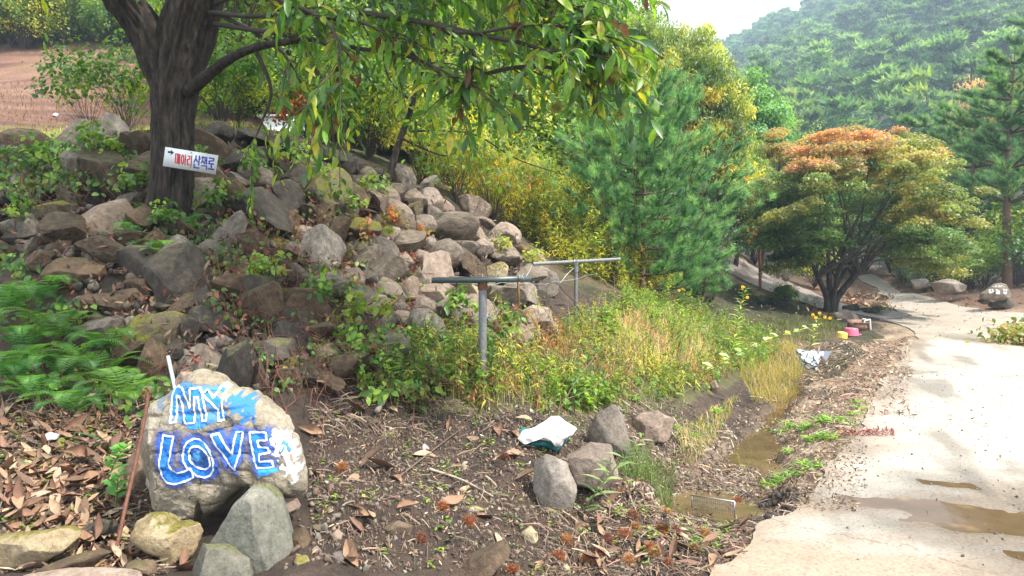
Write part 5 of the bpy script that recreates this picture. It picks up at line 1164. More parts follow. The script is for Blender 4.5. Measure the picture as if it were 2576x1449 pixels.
# weeds between: one mass of stems with narrow leaves
def weed_arrays(g, pos, h, nl, ll, cols, w, r, tpl=L_LANCE, lean=.18, droop=.3, stemc=(.12, .13, .04)):
    for p in pos:
        hh = h*r.uniform(.55, 1.2); a = r.uniform(0, 6.28); tip = np.array([math.cos(a)*lean*hh*r.uniform(0, 2), math.sin(a)*lean*hh*r.uniform(0, 2), hh])
        s = spline([p, p+tip*np.array([.3, .3, .55]), p+tip], 7); tube(g, s, np.linspace(.0045, .0015, 7), stemc, 3)
        n = int(nl*r.uniform(.6, 1.2)); t = r.uniform(.12, 1, n); pp = p+np.stack([np.interp(t*6, range(7), s[:, k]-p[k]) for k in range(3)], 1)
        az = t*40+r.uniform(0, 6); f = nrm(np.stack([np.cos(az), np.sin(az), .35-droop+r.normal(0, .3, n)], 1)); up = nrm(np.stack([-.3*np.cos(az), -.3*np.sin(az), np.ones(n)], 1)+r.normal(0, .25, (n, 3)))
        c = pal(cols, 1, w, r)[0]*r.uniform(.75, 1.3); scatter(g, tpl, pp, basis(f, up), ll*(1.2-.6*t)*r.uniform(.7, 1.2, n), np.tile(c, (n, 1)), .14, r)
def region(poly, n, r, Hf=H):
    q = np.array(pxpoly(poly)); x0, y0 = q.min(0); x1, y1 = q.max(0); X = r.uniform(x0, x1, n*6); Y = r.uniform(y0, y1, n*6); m = inpoly(X, Y, q); X, Y = X[m][:n], Y[m][:n]
    return np.column_stack([X, Y, Hf(X, Y)])
r6 = np.random.default_rng(41)
SUN_W = [(1060,430),(1150,480),(1250,560),(1350,625),(1430,690),(1560,740),(1700,760),(1740,720),(1600,690),(1480,620),(1380,540),(1250,440)]
g = Geo(); weed_arrays(g, region(SUN_W, 900, r6), .7, 26, .085, YGR+[(.5, .42, .1)], [3, 3, 3, 2, .8, 1], r6); o = g.obj('slope_weeds', M['leaf']); tag(o, kind='stuff')
LOW_W = [(1060,900),(1100,860),(1230,850),(1420,830),(1560,760),(1720,770),(1880,850),(1960,890),(1930,930),(1840,950),(1760,990),(1650,1010),(1560,1030),(1400,1050),(1250,1040),(1100,1030),(1000,1000)]
g = Geo(); wp = region(LOW_W, 2600, r6); f1_ = fbm2(wp[:, 0], wp[:, 1], 1.1, 3, 501); f2_ = fbm2(wp[:, 0], wp[:, 1], 1.6, 3, 502)
OV = (tpl_strip([.05, .42, .5, .3, .01], .2, .25))
def kind_(m, h, nl, ll, cols, tpl, lean=.3, droop=.3, stemc=(.12, .13, .04), cap=600): weed_arrays(g, wp[m][:cap], h, nl, ll, cols, None, r6, tpl, lean, droop, stemc)
kind_((f1_ > .15), .30, 20, .060, [(.07, .14, .03), (.10, .19, .03), (.16, .23, .04)], OV)
kind_((f1_ <= .15) & (f2_ > .1), .22, 14, .075, [(.13, .2, .03), (.22, .25, .04), (.3, .28, .05), (.08, .14, .03)], L_LANCE, .5, .4)
kind_((f1_ < -.15) & (f2_ < .1), .26, 16, .045, [(.26, .17, .09), (.34, .24, .13), (.18, .16, .05), (.3, .12, .06)], L_LANCE, .6, .5, (.25, .14, .08), 260)
kind_((np.abs(f1_) < .12), .16, 12, .05, [(.06, .13, .03), (.12, .2, .04)], OV, .8, cap=360)
kind_((f2_ < -.3), .42, 18, .07, [(.2, .24, .05), (.28, .28, .06), (.12, .18, .04)], L_LANCE, .3, cap=90)
weed_arrays(g, region([(900,960),(1050,880),(1250,880),(1250,1020),(1000,1040),(900,1000)], 200, r6), .28, 12, .06, GRN, None, r6, OV)
o = g.obj('bank_weeds', M['leaf']); tag(o, kind='stuff')
g = Geo(); wp = region(LOW_W, 90, r6)
for p_ in wp:
    for z in range(3):
        q_ = p_+r6.normal(0, .08, 3)*[1, 1, 0]; e_ = q_+np.array([r6.normal(0, .22), r6.normal(0, .15), r6.uniform(.15, .5)]); tube(g, spline([q_, (q_+e_)/2+r6.normal(0, .04, 3), e_], 7), np.linspace(.003, .001, 7), pal([(.3, .2, .13), (.16, .1, .07), (.42, .33, .22)], 1, r=r6)[0], 4)
o = g.obj('dry_stalks', M['twig']); tag(o, kind='stuff')
g = Geo(); gp = region(LOW_W, 9000, r6); gp = gp[fbm2(gp[:, 0], gp[:, 1], 1.4, 3, 505) > -.05]; blades(g, gp, np.full(len(gp), .15), .0045, pal([(.10, .15, .03), (.16, .2, .04), (.06, .10, .025), (.26, .22, .09), (.28, .18, .1)], len(gp), [3, 3, 2, 1.6, 1.4], r6), .25, r6)
gp = region([(1550,830),(1720,820),(1820,870),(1780,930),(1650,960),(1560,920)], 1900, r6); blades(g, gp, np.full(len(gp), .32), .005, pal([(.40, .30, .19), (.3, .22, .13), (.48, .38, .26)], len(gp), r=r6), .15, r6)
gp = region([(1860,880),(1990,870),(2030,920),(1990,1000),(1900,1010),(1860,940)], 2400, r6); blades(g, gp, np.full(len(gp), .26), .0045, pal([(.2, .19, .045), (.14, .17, .04), (.3, .24, .08), (.26, .18, .09)], len(gp), r=r6), .15, r6)
gp = region([(1850,800),(2090,800),(2130,830),(2050,860),(1880,850)], 1800, r6); blades(g, gp, np.full(len(gp), .14), .008, pal([(.10, .11, .03), (.07, .08, .025)], len(gp), r=r6), .15, r6)
gp = region([(1700,1080),(1860,990),(1830,1060),(1760,1180),(1700,1160)], 900, r6); blades(g, gp, np.full(len(gp), .09), .004, pal([(.14, .2, .04), (.4, .3, .16)], len(gp), r=r6), .2, r6)
gp = region([(1560,1150),(1700,1180),(1680,1250),(1560,1230)], 500, r6); blades(g, gp, np.full(len(gp), .18), .005, pal([(.06, .11, .03), (.1, .13, .04)], len(gp), r=r6), .2, r6)
o = g.obj('grass', M['grass']); tag(o, kind='stuff')
g = Geo(); X = r6.uniform(-13, -2.6, 26000); Y = r6.uniform(7.6, 25.5, 26000); gp = np.column_stack([X, Y, H(X, Y)]); t_ = .12+.55*fbm2(X, Y*1.4, .45, 4, 230)+1.3*np.clip((13.0-Y+.1*X)/3, -.22, 1); kk_ = (t_ > .35) | (r6.random(len(X)) < .5); X, Y, gp, t_ = X[kk_], Y[kk_], gp[kk_], t_[kk_]
cc = np.where((t_ > r6.uniform(.1, .9, len(X)))[:, None], pal([(.13, .16, .04), (.19, .2, .06)], len(X), r=r6), pal([(.14, .08, .05), (.11, .065, .04)], len(X), r=r6)); blades(g, gp, np.full(len(gp), .10), .012, cc, .2, r6); o = g.obj('meadow_grass', M['grass']); tag(o, kind='stuff')
# small leafy plants rooted between the stones
for k, (u, v, sc, ks, lab) in enumerate(((660,470,.22,S_green,'small green plant above the creeper patch in the middle of the bank'),(790,500,.24,S_mix,'small leafy plant under the hanging branch tip'),(860,560,.26,S_green,'leafy plant below the branch tip that hangs over the bank'),(930,520,.24,S_mix,'yellowish plant left of the slim tree foot'),(900,640,.2,S_red,'red leaved plant in the centre of the bank'),(1010,600,.2,S_red,'reddish plant under the crest stones right of centre'),(560,560,.24,S_green,'dark green plant right of the chestnut roots'),(520,470,.2,S_green,'small plant below the arrow sign'),(380,530,.26,S_green,'green plant left of the chestnut roots'),(240,440,.28,S_green,'green plant on the upper left of the bank'),(90,460,.3,S_green,'green plant at the far upper left of the bank'),(60,600,.2,S_green,'green plant beside the cracked grey stone at the left edge'),(230,480,.2,S_mix,'little plant above the largest pale boulder'),(700,730,.2,S_mix,'creeper tuft between dark stones right of the upright stone'),(830,800,.26,S_green,'leafy tuft above the stone with the split face'),(940,860,.28,S_mix,'yellow-green leafy tuft at the right foot of the bank'),(1080,640,.18,S_red,'russet tuft left of the near crossbar'),(1150,850,.25,S_green,'green tuft left of the near post'),(1270,870,.25,S_green,'bright tuft right of the near post'),(740,450,.25,S_mix,'plant at the crest below the black angular stone'),(1360,700,.25,S_yel,'yellow tuft under the far crossbar'),(1250,660,.2,S_yel,'yellow tuft between the two crossbars'),(440,600,.2,S_green,'dark plant on the chestnut roots'))):
    p, d = G(u, v); kt_ = 2 if ks is S_red else (4 if ks is S_yel else (1 if ks is S_mix else (0, 3)[k % 2])); put(S_tuft[kt_], 'leafy_plant', lab, 'plant', p+np.array([0, -.08, .03]), k*2.3, sc*4.0)
# dead leaves and debris caught between the stones
g = Geo(); acc = r6.uniform([-40, 380], [1420, 990], (6000, 2)); acc = acc[inpoly(acc[:, 0], acc[:, 1], BIGRUB)][:2600]; pos = Gmany(acc[:, 0], acc[:, 1])+r6.normal(0, .04, (len(acc), 3))+[0, -.03, .05]; n = len(pos)
scatter(g, L_DRY, pos, basis(rdir(n, r6), nrm(rdir(n, r6)*.7+[0, -.5, 1])), .055*r6.uniform(.5, 1.4, n), pal([(.16, .08, .05), (.24, .13, .08), (.32, .2, .13), (.09, .05, .03), (.22, .06, .04)], n, r=r6), .2, r6); o = g.obj('bank_litter', M['dry']); tag(o, kind='stuff')
# creeper over the stones: leaves hugging the bank, with reddish runners
g = Geo(); g2_ = Geo()
def creeper(poly, n, cols, w, size, runners, r, lift=.06, off=.05, redness=(.16, .06, .04)):
    us, vs_ = np.array(poly)[:, 0], np.array(poly)[:, 1]; k = 0; acc = []
    while k < n:
        u, v = r.uniform(us.min(), us.max()), r.uniform(vs_.min(), vs_.max())
        if not inpoly(np.array([u]), np.array([v]), poly)[0]: continue
        c = r.integers(4, 14); m = min(c, n-k); du = r.normal(0, 16, m); dv = r.normal(0, 11, m)
        for a, b in zip(du, dv): acc.append((u+a, v+b))
        k += m
    acc = np.array(acc); pos = Gmany(acc[:, 0], acc[:, 1])+np.array([0, -off, lift])+r.normal(0, .03, (len(acc), 3))*[1, 1, .6]
    n = len(pos); scatter(g, L_OVATE, pos, basis(nrm(np.stack([r.normal(0, .7, n), r.normal(-.3, .4, n), r.normal(-.6, .4, n)], 1)), nrm(np.stack([r.normal(.2, .4, n), np.full(n, -.8), r.uniform(.1, 1, n)], 1))), size*r.uniform(.6, 1.3, n), pal(cols, n, w, r), .2, r)
    for _ in range(runners):
        u, v = r.uniform(us.min(), us.max()), r.uniform(vs_.min(), vs_.max())
        if not inpoly(np.array([u]), np.array([v]), poly)[0]: continue
        L = r.uniform(50, 200); a = r.uniform(-.6, 1.9); q = [(u+L*t*math.cos(a)+r.normal(0, 8), v+L*t*math.sin(a)+r.normal(0, 8)) for t in np.linspace(0, 1, 5)]
        pp = Gmany([x for x, _ in q], [y for _, y in q])+np.array([0, -off-.02, lift+.02])+r.normal(0, .025, (5, 3)); tube(g2_, spline(pp, 14), r.uniform(.0012, .003), np.array(redness)*.8*r.uniform(.6, 1.5), 4)
RL = [(.16, .045, .035), (.2, .10, .07), (.10, .15, .03), (.16, .18, .04), (.24, .17, .11)]
creeper([(870,560),(1000,560),(1080,690),(1180,840),(1150,960),(960,960),(860,900),(830,700)], 900, RL, [2, 1.2, 2.6, 1.6, .6], .05, 90, r6)
creeper([(600,460),(860,440),(900,560),(700,720),(560,700)], 380, RL+[(.05, .1, .03)], [1.2, 1.2, 1, 1, 1.2, 2], .045, 80, r6)
creeper([(880,860),(1120,860),(1130,1000),(960,1040),(860,960)], 420, [(.10, .2, .03), (.18, .27, .04), (.07, .14, .03)], None, .055, 50, r6, lift=.1)
creeper([(640,830),(860,830),(880,960),(700,1000),(650,930)], 330, [(.06, .14, .03), (.12, .2, .05), (.3, .09, .07), (.3, .27, .05)], [4, 2, .6, .4], .035, 70, r6)
creeper([(480,640),(700,640),(760,780),(600,800),(500,740)], 220, [(.05, .11, .03), (.1, .16, .04)], None, .033, 40, r6)
creeper([(-20,390),(350,375),(340,500),(200,500),(100,520),(0,540)], 2200, GRN, None, .05, 60, r6, lift=.13, off=.1)
creeper([(1200,800),(1320,800),(1320,960),(1210,950)], 330, [(.05, .12, .03), (.12, .22, .03), (.2, .26, .04)], None, .05, 10, r6)
creeper([(0,640),(110,640),(170,760),(330,930),(440,1000),(380,1100),(250,1010),(0,980)], 420, GRN, None, .055, 60, r6)
creeper([(500,560),(900,500),(1000,640),(820,860),(560,840),(450,700)], 900, [(.05, .11, .03), (.10, .15, .03), (.2, .09, .05), (.09, .06, .04)], None, .04, 120, r6, lift=.09)
creeper([(330,560),(560,560),(600,680),(420,700),(340,640)], 600, [(.03, .07, .025), (.05, .10, .03)], None, .04, 20, r6, lift=.08)
o = g.obj('creeper_leaves', M['leaf']); tag(o, kind='stuff'); o = g2_.obj('dry_vines', M['twig']); tag(o, kind='stuff')

# ferns at the left
def fern_meshes(seed, nf=11, L=.42, cols=((.04, .12, .03), (.07, .17, .035))):
    r = np.random.default_rng(seed); out = []
    for k in range(nf):
        g = Geo(); a = k*6.283/nf+r.normal(0, .25); l = L*r.uniform(.7, 1.15); up = r.uniform(.5, 1.1)
        rach = spline([(0, 0, 0), (math.cos(a)*l*.4, math.sin(a)*l*.4, l*up*.55), (math.cos(a)*l*.8, math.sin(a)*l*.8, l*up*.62), (math.cos(a)*l*1.1, math.sin(a)*l*1.1, l*up*.4)], 26)
        tube(g, rach, np.linspace(.0025, .0008, 26), (.08, .1, .03), 3); t = nrm(np.gradient(rach, axis=0)); sv = nrm(np.cross(t, [0, 0, 1.])); c = np.array(cols[k % len(cols)])*r.uniform(.8, 1.3)
        for s in (-1, 1):
            ii = np.arange(3, 26); f = (ii-3)/22; ln = l*.30*np.sin(np.pi*np.clip(f*.78+.22, 0, 1))**.8*(1-f*.3)
            for q in (0,):
                P_ = rach[ii]; d = nrm(sv[ii]*s+t[ii]*.35+np.array([0, 0, -.15])); scatter(g, (tpl_strip([.05, .09, .15, .08, .14, .07, .10, .05, .01], .05, .18, 0)), P_, basis(d, nrm(np.cross(d, t[ii])*s*-1+np.array([0, 0, .6]))), ln, c, .1, r)
        out.append(g.mesh('frond', M['leaf']))
    return out
FERN = [fern_meshes(300), fern_meshes(301, 9, .36), fern_meshes(302, 10, .4, ((.10, .2, .04), (.06, .13, .03)))]
for k, (u, v, sc, lab) in enumerate(((25,800,1.1,'fern at the left edge beside the creepers'),(75,880,1.2,'broad bright fern left of the dark gap under the slab'),(150,860,1.0,'fern in front of the blocky brown boulder'),(40,960,1.1,'fern at the left edge above the dead leaves'),
        (170,950,1.2,'fern in the middle of the fern patch'),(260,960,1.0,'fern below the wide mossy boulder'),(285,890,.8,'upright fern with long fronds by the wide mossy boulder'),(120,760,.9,'highest fern under the rust brown boulder'),
        (330,1010,.8,'small fern left of the steel pipe'),(200,1040,.75,'small yellowish fern over the dead leaves'),(100,1010,.9,'fern hanging over the dark soil at the left'),(380,560,.7,'dark fern-like plant at the foot of the chestnut trunk'),(470,590,.8,'feathery plant on the roots of the chestnut tree'),(345,610,.7,'small fern by the largest pale boulder'),(430,650,.7,'feathery plant hanging below the chestnut roots'))):
    p, d = G(u, v); put(FERN[k % 3], 'fern', lab, 'fern', p+np.array([0, -.05, .0]), k*1.9, sc*.8, 'ferns on the left of the stone bank', ['frond']*12)

# ------------------------------------------------------------------ pines, broadleaf trees, maple
def tufts(g, C, D, r, n=34, L=.11, w=.0045, col=((.05, .13, .05), (.08, .18, .07)), spread=.75):
    m = len(C); i = np.repeat(np.arange(m), n); d = nrm(D[i]*1.0+spread*rdir(m*n, r)); cc = pal(col, m, r=r)[i]
    st = C[i]-D[i]*(r.random(m*n)*L*.9)[:, None]
    scatter(g, (L_NEED[0]*np.array([1, 1, 1]), L_NEED[1]), st, basis(d, rdir(m*n, r)), np.stack([np.full(m*n, w), L*r.uniform(.75, 1.15, m*n), np.ones(m*n)], 1), cc, .16, r)
def pine(name, loc, h, w, label, seed, whorls=9, tn=34, L=.11, wd=.0045, cols=((.045, .12, .045), (.08, .18, .065)), low=.04, trunk_r=.05, dens=1.0, updeg=.55, taper=1.0, group=None, hk=.5, spread=.75):
    r = np.random.default_rng(seed); o = empty(name, tuple(loc), label, 'tree', group); gt, gb, gn = Geo(), Geo(), Geo()
    lean = r.normal(0, .03, 2); tr = spline([(0, 0, -.1), (lean[0]*h, lean[1]*h, h*.5), (0, 0, h)], 16); tube(gt, tr, np.linspace(trunk_r, .01, 16), (.16, .09, .06), 9); gt.obj('trunk', M['twig'], o, smooth=True)
    C, D = [], []
    for k in range(whorls):
        f = low+(1-low)*(k+.3*r.random())/whorls; z = f*h; R = w/2*((1-f)**hk*taper+.12)*r.uniform(.8, 1.15); nb = r.integers(5, 8)
        for b in range(nb):
            a = b*6.283/nb+r.uniform(-.4, .4)+k; dr_ = np.array([math.cos(a), math.sin(a), 0]); Rb = R*r.uniform(.7, 1.1)
            s = spline([(0, 0, z), dr_*Rb*.5+[0, 0, z+Rb*.12], dr_*Rb+[0, 0, z+Rb*updeg]], 9); tube(gb, s, np.linspace(trunk_r*.32, .004, 9), (.12, .08, .05), 4)
            nt_ = max(3, int(Rb*9*dens))
            for q in range(nt_):
                t = r.uniform(.3, 1); p = s[int(t*8)]; sd_ = nrm(np.array([-dr_[1], dr_[0], 0])*r.choice([-1, 1])*r.uniform(.2, 1)+dr_*.8+np.array([0, 0, .5])); ln = r.uniform(.1, .28)*Rb*1.1; e = p+sd_*ln
                tube(gb, np.array([p, e]), [.005, .002], (.1, .07, .04), 3)
                for z_ in range(2): C.append(p+sd_*ln*(1-.45*z_)); D.append(nrm(sd_+np.array([0, 0, .45])+r.normal(0, .2, 3)))
            C.append(s[-1]); D.append(nrm(dr_+[0, 0, .9]))
    C.append(np.array([0, 0, h])); D.append(np.array([0, 0, 1.]))
    tufts(gn, np.array(C), np.array(D), r, tn, L, wd, cols, spread); gb.obj('branches', M['twig'], o); gn.obj('needles', M['needle'], o); return o
def foot(u, v, d): p = P(u, v, d); p[2] = float(H(p[0], p[1])); return p
BG = ((.05, .135, .06), (.10, .21, .10), (.03, .085, .045), (.14, .25, .12))
p = foot(1615,720,11.3); pine('pine_tree', p, P(1620,225,11.3)[2]-p[2], 2.35, 'bushy young bright green pine in the centre right of the picture', 1, 15, 58, .115, .0058, BG, .03, .05, 1.75, .9, 1.15, hk=.42, spread=.85)
p = foot(1440,600,12.6); pine('pine_tree', p, P(1440,330,12.6)[2]-p[2], 1.5, 'smaller pine top peeping out left behind the bushy young pine', 2, 10, 38, .12, .0055, BG, .03, .04, 1.8, .6)
p = foot(1765,735,13.4); pine('pine_tree', p, 1.5, 1.0, 'small drooping pine between the bushy pine and the grey lane', 3, 8, 34, .13, .006, BG, .03, .035, 1.6, .2)
DG = ((.04, .10, .05), (.07, .15, .075), (.12, .2, .10))
p = foot(2535,690,19.5); o_ = pine('pine_tree', p, 6.2, 4.4, 'tall red-trunked pine at the right edge behind the name stone', 4, 9, 60, .17, .011, DG, .34, .13, 1.3, .3, 1.0)
p = foot(2440,660,24); pine('pine_tree', p, 6.4, 4.4, 'dark pine right of the maple crown', 5, 10, 60, .18, .013, DG, .2, .12, 1.2, .3)
p = foot(2700,660,22); pine('pine_tree', p, 7.5, 5, 'dark pine cut by the right edge of the picture', 6, 10, 60, .18, .013, DG, .15, .12, 1.2, .3)
p = foot(2320,640,27); pine('pine_tree', p, 5.8, 4.2, 'pine standing behind the top right of the maple', 7, 9, 60, .19, .014, DG, .1, .1, 1.2, .3)
p = foot(2600,640,29); pine('pine_tree', p, 7.5, 5.5, 'further dark pine filling the gap at the right edge', 8, 10, 60, .2, .016, DG, .1, .12, 1.3, .3)
def broad(name, loc, h, rad, cz, n, tpl, size, cols, w, label, seed, nclump=60, clr=.5, trunk_r=.09, hang=.3, flat=.8, mat='leaf', group=None, topcol=None, shell=.5, updn=.7, low=.3, csz=(.6, 1.3)):
    r = np.random.default_rng(seed); o = empty(name, tuple(loc), label, 'tree', group); gt, gl = Geo(), Geo()
    C0 = crown(gl, tpl, n, (0, 0, cz), rad, nclump, clr, size, cols, w, r, flat=flat, hang=hang, topcol=topcol, shell=shell, updn=updn, csz=csz)
    tube(gt, spline([(0, 0, -.2), (.1*h*.2, 0, h*.3), (0, 0, h*.85)], 14), np.linspace(trunk_r, trunk_r*.2, 14), BARKC, 10); gt.obj('trunk', M['twig'], o, smooth=True)
    gb = Geo(); stems(gb, np.array([0, 0, h*low]), C0, r, trunk_r*.35, .7, 9, wig=.15); gb.obj('branches', M['twig'], o, smooth=True); gl.obj('crown', M[mat], o); return o
YT = [(.17, .21, .04), (.26, .28, .05), (.10, .15, .035), (.34, .30, .05), (.06, .11, .03)]
p = foot(1680,560,17.5); H1 = P(1650,30,17.5)[2]-p[2]
broad('broadleaf_tree', p, H1, (1.55, 1.5, H1*.47), H1*.55, 42000, L_NAR, .12, YT, [3, 3, 2.4, 1, 2], 'tall yellow-green tree rising behind the young pine', 11, 110, .42, .1, .5)
p = foot(1470,540,18.5); H1 = P(1470,-120,18.5)[2]-p[2]
broad('broadleaf_tree', p, H1, (1.15, 1.4, H1*.45), H1*.55, 30000, L_NAR, .12, YT[:3]+GRN[1:3], None, 'tall yellow-green tree left of the highest one with the sky beside it', 12, 100, .42, .1, .5)
p = foot(1790,600,17.5); H1 = P(1790,190,17.5)[2]-p[2]
broad('broadleaf_tree', p, H1, (.95, 1.0, H1*.45), H1*.55, 13000, L_NAR, .14, YT, [3, 3, 2, 1.5, 1], 'lower golden-green tree right behind the young pine', 13, 60, .34, .08, .5)
p = foot(1850,620,19); H1 = P(1850,330,19)[2]-p[2]
broad('broadleaf_tree', p, H1, (.8, .9, H1*.45), H1*.52, 12000, L_NAR, .13, YT[:3]+GRN[1:3], None, 'low yellow-green tree touching the fresh green conical tree', 17, 55, .36, .07, .5)
p = foot(1890,620,24); H1 = P(1890,165,24)[2]-p[2]
broad('broadleaf_tree', p, H1, (1.1, 1.2, H1*.48), H1*.52, 16000, L_OVATE, .11, [(.04, .12, .045), (.07, .17, .06), (.11, .22, .08)], None, 'fresh green conical tree right of the yellow-green trees', 14, 70, .42, .09, .3)
p = foot(1955,640,20.5); H1 = P(1955,325,20.5)[2]-p[2]
broad('maple_tree', p, H1, (.95, .9, H1*.42), H1*.6, 15000, L_DIA, .075, [(.09, .12, .035), (.14, .15, .04)], None, 'smaller orange-green maple left behind the big maple', 15, 60, .3, .06, .2, .45, topcol=([(.28, .2, .06), (.3, .17, .07)], np.array([.1, -.2, .9]), None))
# brown larch and the pale bush behind it on the right
p = foot(2500,600,34); broad('larch_tree', p, P(2500,215,34)[2]-p[2], (2.2, 2, 3.6), 4.6, 12000, L_NAR, .2, [(.34, .22, .14), (.26, .2, .13), (.14, .16, .08)], [3, 2, 1], 'brownish fading larch above the dark pines at the right', 16, 70, .6, .1, .5)
# main maple: several stems, flat layers of foliage, sun-turned tops
mp_ = foot(2092,783,16.0); maple = empty('maple_tree', tuple(mp_), 'wide spreading maple turning orange over green beside the road fork', 'tree'); r7 = np.random.default_rng(51)
ML = lambda u, v, dd=0: P(u, v, 16.0+dd)-mp_
gl = Geo(); gt = Geo(); gb = Geo()
pads = []
cuM, cvM = 2172., 518.; cl = []
while len(cl) < 78:
    a_ = r7.uniform(-.85, math.pi+.85); rr_ = r7.uniform(.3, 1.08)**.5; yy = r7.uniform(-1, 1); q_ = math.sqrt(max(.05, 1-.5*yy*yy)); ex = math.cos(a_)*rr_*q_; ez = math.sin(a_)*rr_*q_
    u = cuM+248*ex; v = cvM-(195 if ez > 0 else 190)*ez
    if v > 665 or (v > 625 and abs(u-2115) < 80) or (v > 610 and u < 1985): continue
    if any(abs(u-c[0]) < 34 and abs(v-c[1]) < 17 and abs(yy-c[2]) < .5 for c in cl): continue
    cl.append((u, v, yy))
for u, v, yy in cl:
    wd_ = r7.uniform(.35, .75); tiltx = .25*(u-cuM)/275
    for q in range(int(5+wd_*7)):
        o2 = r7.normal(0, 1, 3)*np.array([wd_*.5, .35, .05]); o2[2] -= abs(o2[0])*.12+o2[0]*tiltx
        pads.append((ML(u, v, yy*1.9)+o2, r7.uniform(.16, .30), u, v))
n_ = 190
gtint = {}
for c, R, u, v in pads:
    d = nrm(r7.normal(size=(n_, 3)))*np.sqrt(r7.random(n_))[:, None]; edge = np.hypot(d[:, 0], d[:, 1]); d[:, 2] = d[:, 2]*.30-.30*edge**2
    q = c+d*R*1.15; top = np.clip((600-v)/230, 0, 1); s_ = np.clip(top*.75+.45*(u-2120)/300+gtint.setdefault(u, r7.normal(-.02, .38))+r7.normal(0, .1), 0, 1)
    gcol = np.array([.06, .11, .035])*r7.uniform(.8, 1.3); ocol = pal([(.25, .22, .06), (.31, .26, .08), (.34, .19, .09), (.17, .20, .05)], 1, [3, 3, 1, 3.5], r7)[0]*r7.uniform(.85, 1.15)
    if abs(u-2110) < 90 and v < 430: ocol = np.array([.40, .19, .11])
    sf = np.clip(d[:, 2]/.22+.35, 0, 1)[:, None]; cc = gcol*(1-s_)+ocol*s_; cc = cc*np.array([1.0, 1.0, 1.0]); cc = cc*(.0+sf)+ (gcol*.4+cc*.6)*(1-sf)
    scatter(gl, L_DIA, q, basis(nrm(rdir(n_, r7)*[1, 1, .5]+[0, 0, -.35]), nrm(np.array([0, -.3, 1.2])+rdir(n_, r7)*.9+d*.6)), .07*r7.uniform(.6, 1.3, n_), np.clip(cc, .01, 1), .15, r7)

for k in range(60):
    u, v = r7.uniform(2000, 2380), r7.uniform(470, 640)
    if abs(u-2120) < 70 and v > 600: continue
    c = ML(u, v, r7.uniform(-.3, 1.6)); m = 170; d = nrm(r7.normal(size=(m, 3)))*np.sqrt(r7.random(m))[:, None]*[1, 1, .3]
    scatter(gl, L_DIA, c+d*.36, basis(nrm(rdir(m, r7)*[1, 1, .5]+[0, 0, -.35]), nrm(np.array([0, -.3, 1.2])+rdir(m, r7)*.9)), .07*r7.uniform(.6, 1.3, m), np.array([.055, .10, .035])*r7.uniform(.8, 1.4), .15, r7)
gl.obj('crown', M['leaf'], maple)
for k, (uu_, vv_, dd) in enumerate(((2055,690,-.2),(2085,670,.1),(2120,650,-.2),(2165,680,0),(2110,700,.3),(2150,690,.3))):
    limb(gt, [ML(2090,800)+r7.normal(0, .03, 3)*[1, 1, 0], ML(2088+(uu_-2088)*.25, 750, dd*.4), ML(uu_, vv_, dd), ML(uu_+(uu_-2090)*1.1, vv_-90, dd*1.8)], [.085, .06, .048, .03], 50, 16, k, bark=.01)
    for z in range(4):
        t = pads[r7.integers(len(pads))][0]; tube(gb, spline([ML(uu_, vv_+10, dd), (ML(uu_, vv_-60, dd)+t)/2-np.array([0, 0, .2]), t], 12), np.linspace(.03, .006, 12), (.07, .06, .05), 6)
gt.obj('stem', mb, maple, smooth=True); gb.obj('branches', M['twig'], maple, smooth=True)
# persimmon with orange fruit
pp_ = foot(1915,660,19); pers = empty('persimmon_tree', tuple(pp_), 'crooked bare persimmon tree with a few orange fruits left of the maple', 'tree'); g = Geo(); PL = lambda u, v: P(u, v, 19)-pp_
for q in (([(1915,670),(1925,620),(1950,570),(1980,530)], .06), ([(1935,600),(1930,560),(1945,520)], .035), ([(1950,570),(1980,560),(2010,550)], .03), ([(1960,555),(1965,520),(1990,500)], .03), ([(1930,580),(1905,555),(1900,530)], .025)):
    tube(g, spline([PL(*c) for c in q[0]], 14), np.linspace(q[1], .008, 14), (.05, .04, .04), 7)
g.obj('trunk', M['twig'], pers, smooth=True); g = Geo(); n_ = 330; scatter(g, L_OVATE, np.array([PL(r7.uniform(1890, 2010), r7.uniform(490, 580)) for _ in range(n_)])+r7.normal(0, .2, (n_, 3)), basis(rdir(n_, r7), rdir(n_, r7)), .11, pal([(.5, .34, .06), (.3, .24, .08), (.4, .16, .06)], n_, r=r7)); g.obj('leaves', M['leaf'], pers)
gf = Geo(); gf.add(ICO[2][0]*.045*np.array([1, 1, .85]), ICO[2][1], (.75, .22, .02)); mf = gf.mesh('fruit', M['dry'], True)
for c in ((1946,548),(1952,556),(1938,560),(1990,566),(1997,572),(1944,570),(1992,580),(1968,545)): o = link('fruit', mf, pers); o.location = tuple(PL(*c)-np.array([0, .3, 0]))

# white hut behind the leaves
hp = P(690,360,11.5); hut = empty('white_hut', tuple(hp), 'white walled hut glimpsed through the leaves right of the chestnut trunk', 'building'); mwh = mat_plain('white_wall', (.8, .8, .82), .6, nscale=3, amt=.05)
g = Geo(); box(g, (.05, .8, -.12), (.5, 1.4, 1.05)); g.obj('wall', mwh, hut); g = Geo(); box(g, (0, .8, .43), (.56, 1.5, .03)); g.obj('roof', mat_plain('roof_sheet', (.45, .5, .58), .4), hut); g = Geo(); box(g, (-.25, .093, .1), (.2, .012, .2)); g.obj('window', mat_plain('dark_glass', (.03, .04, .05), .1), hut)

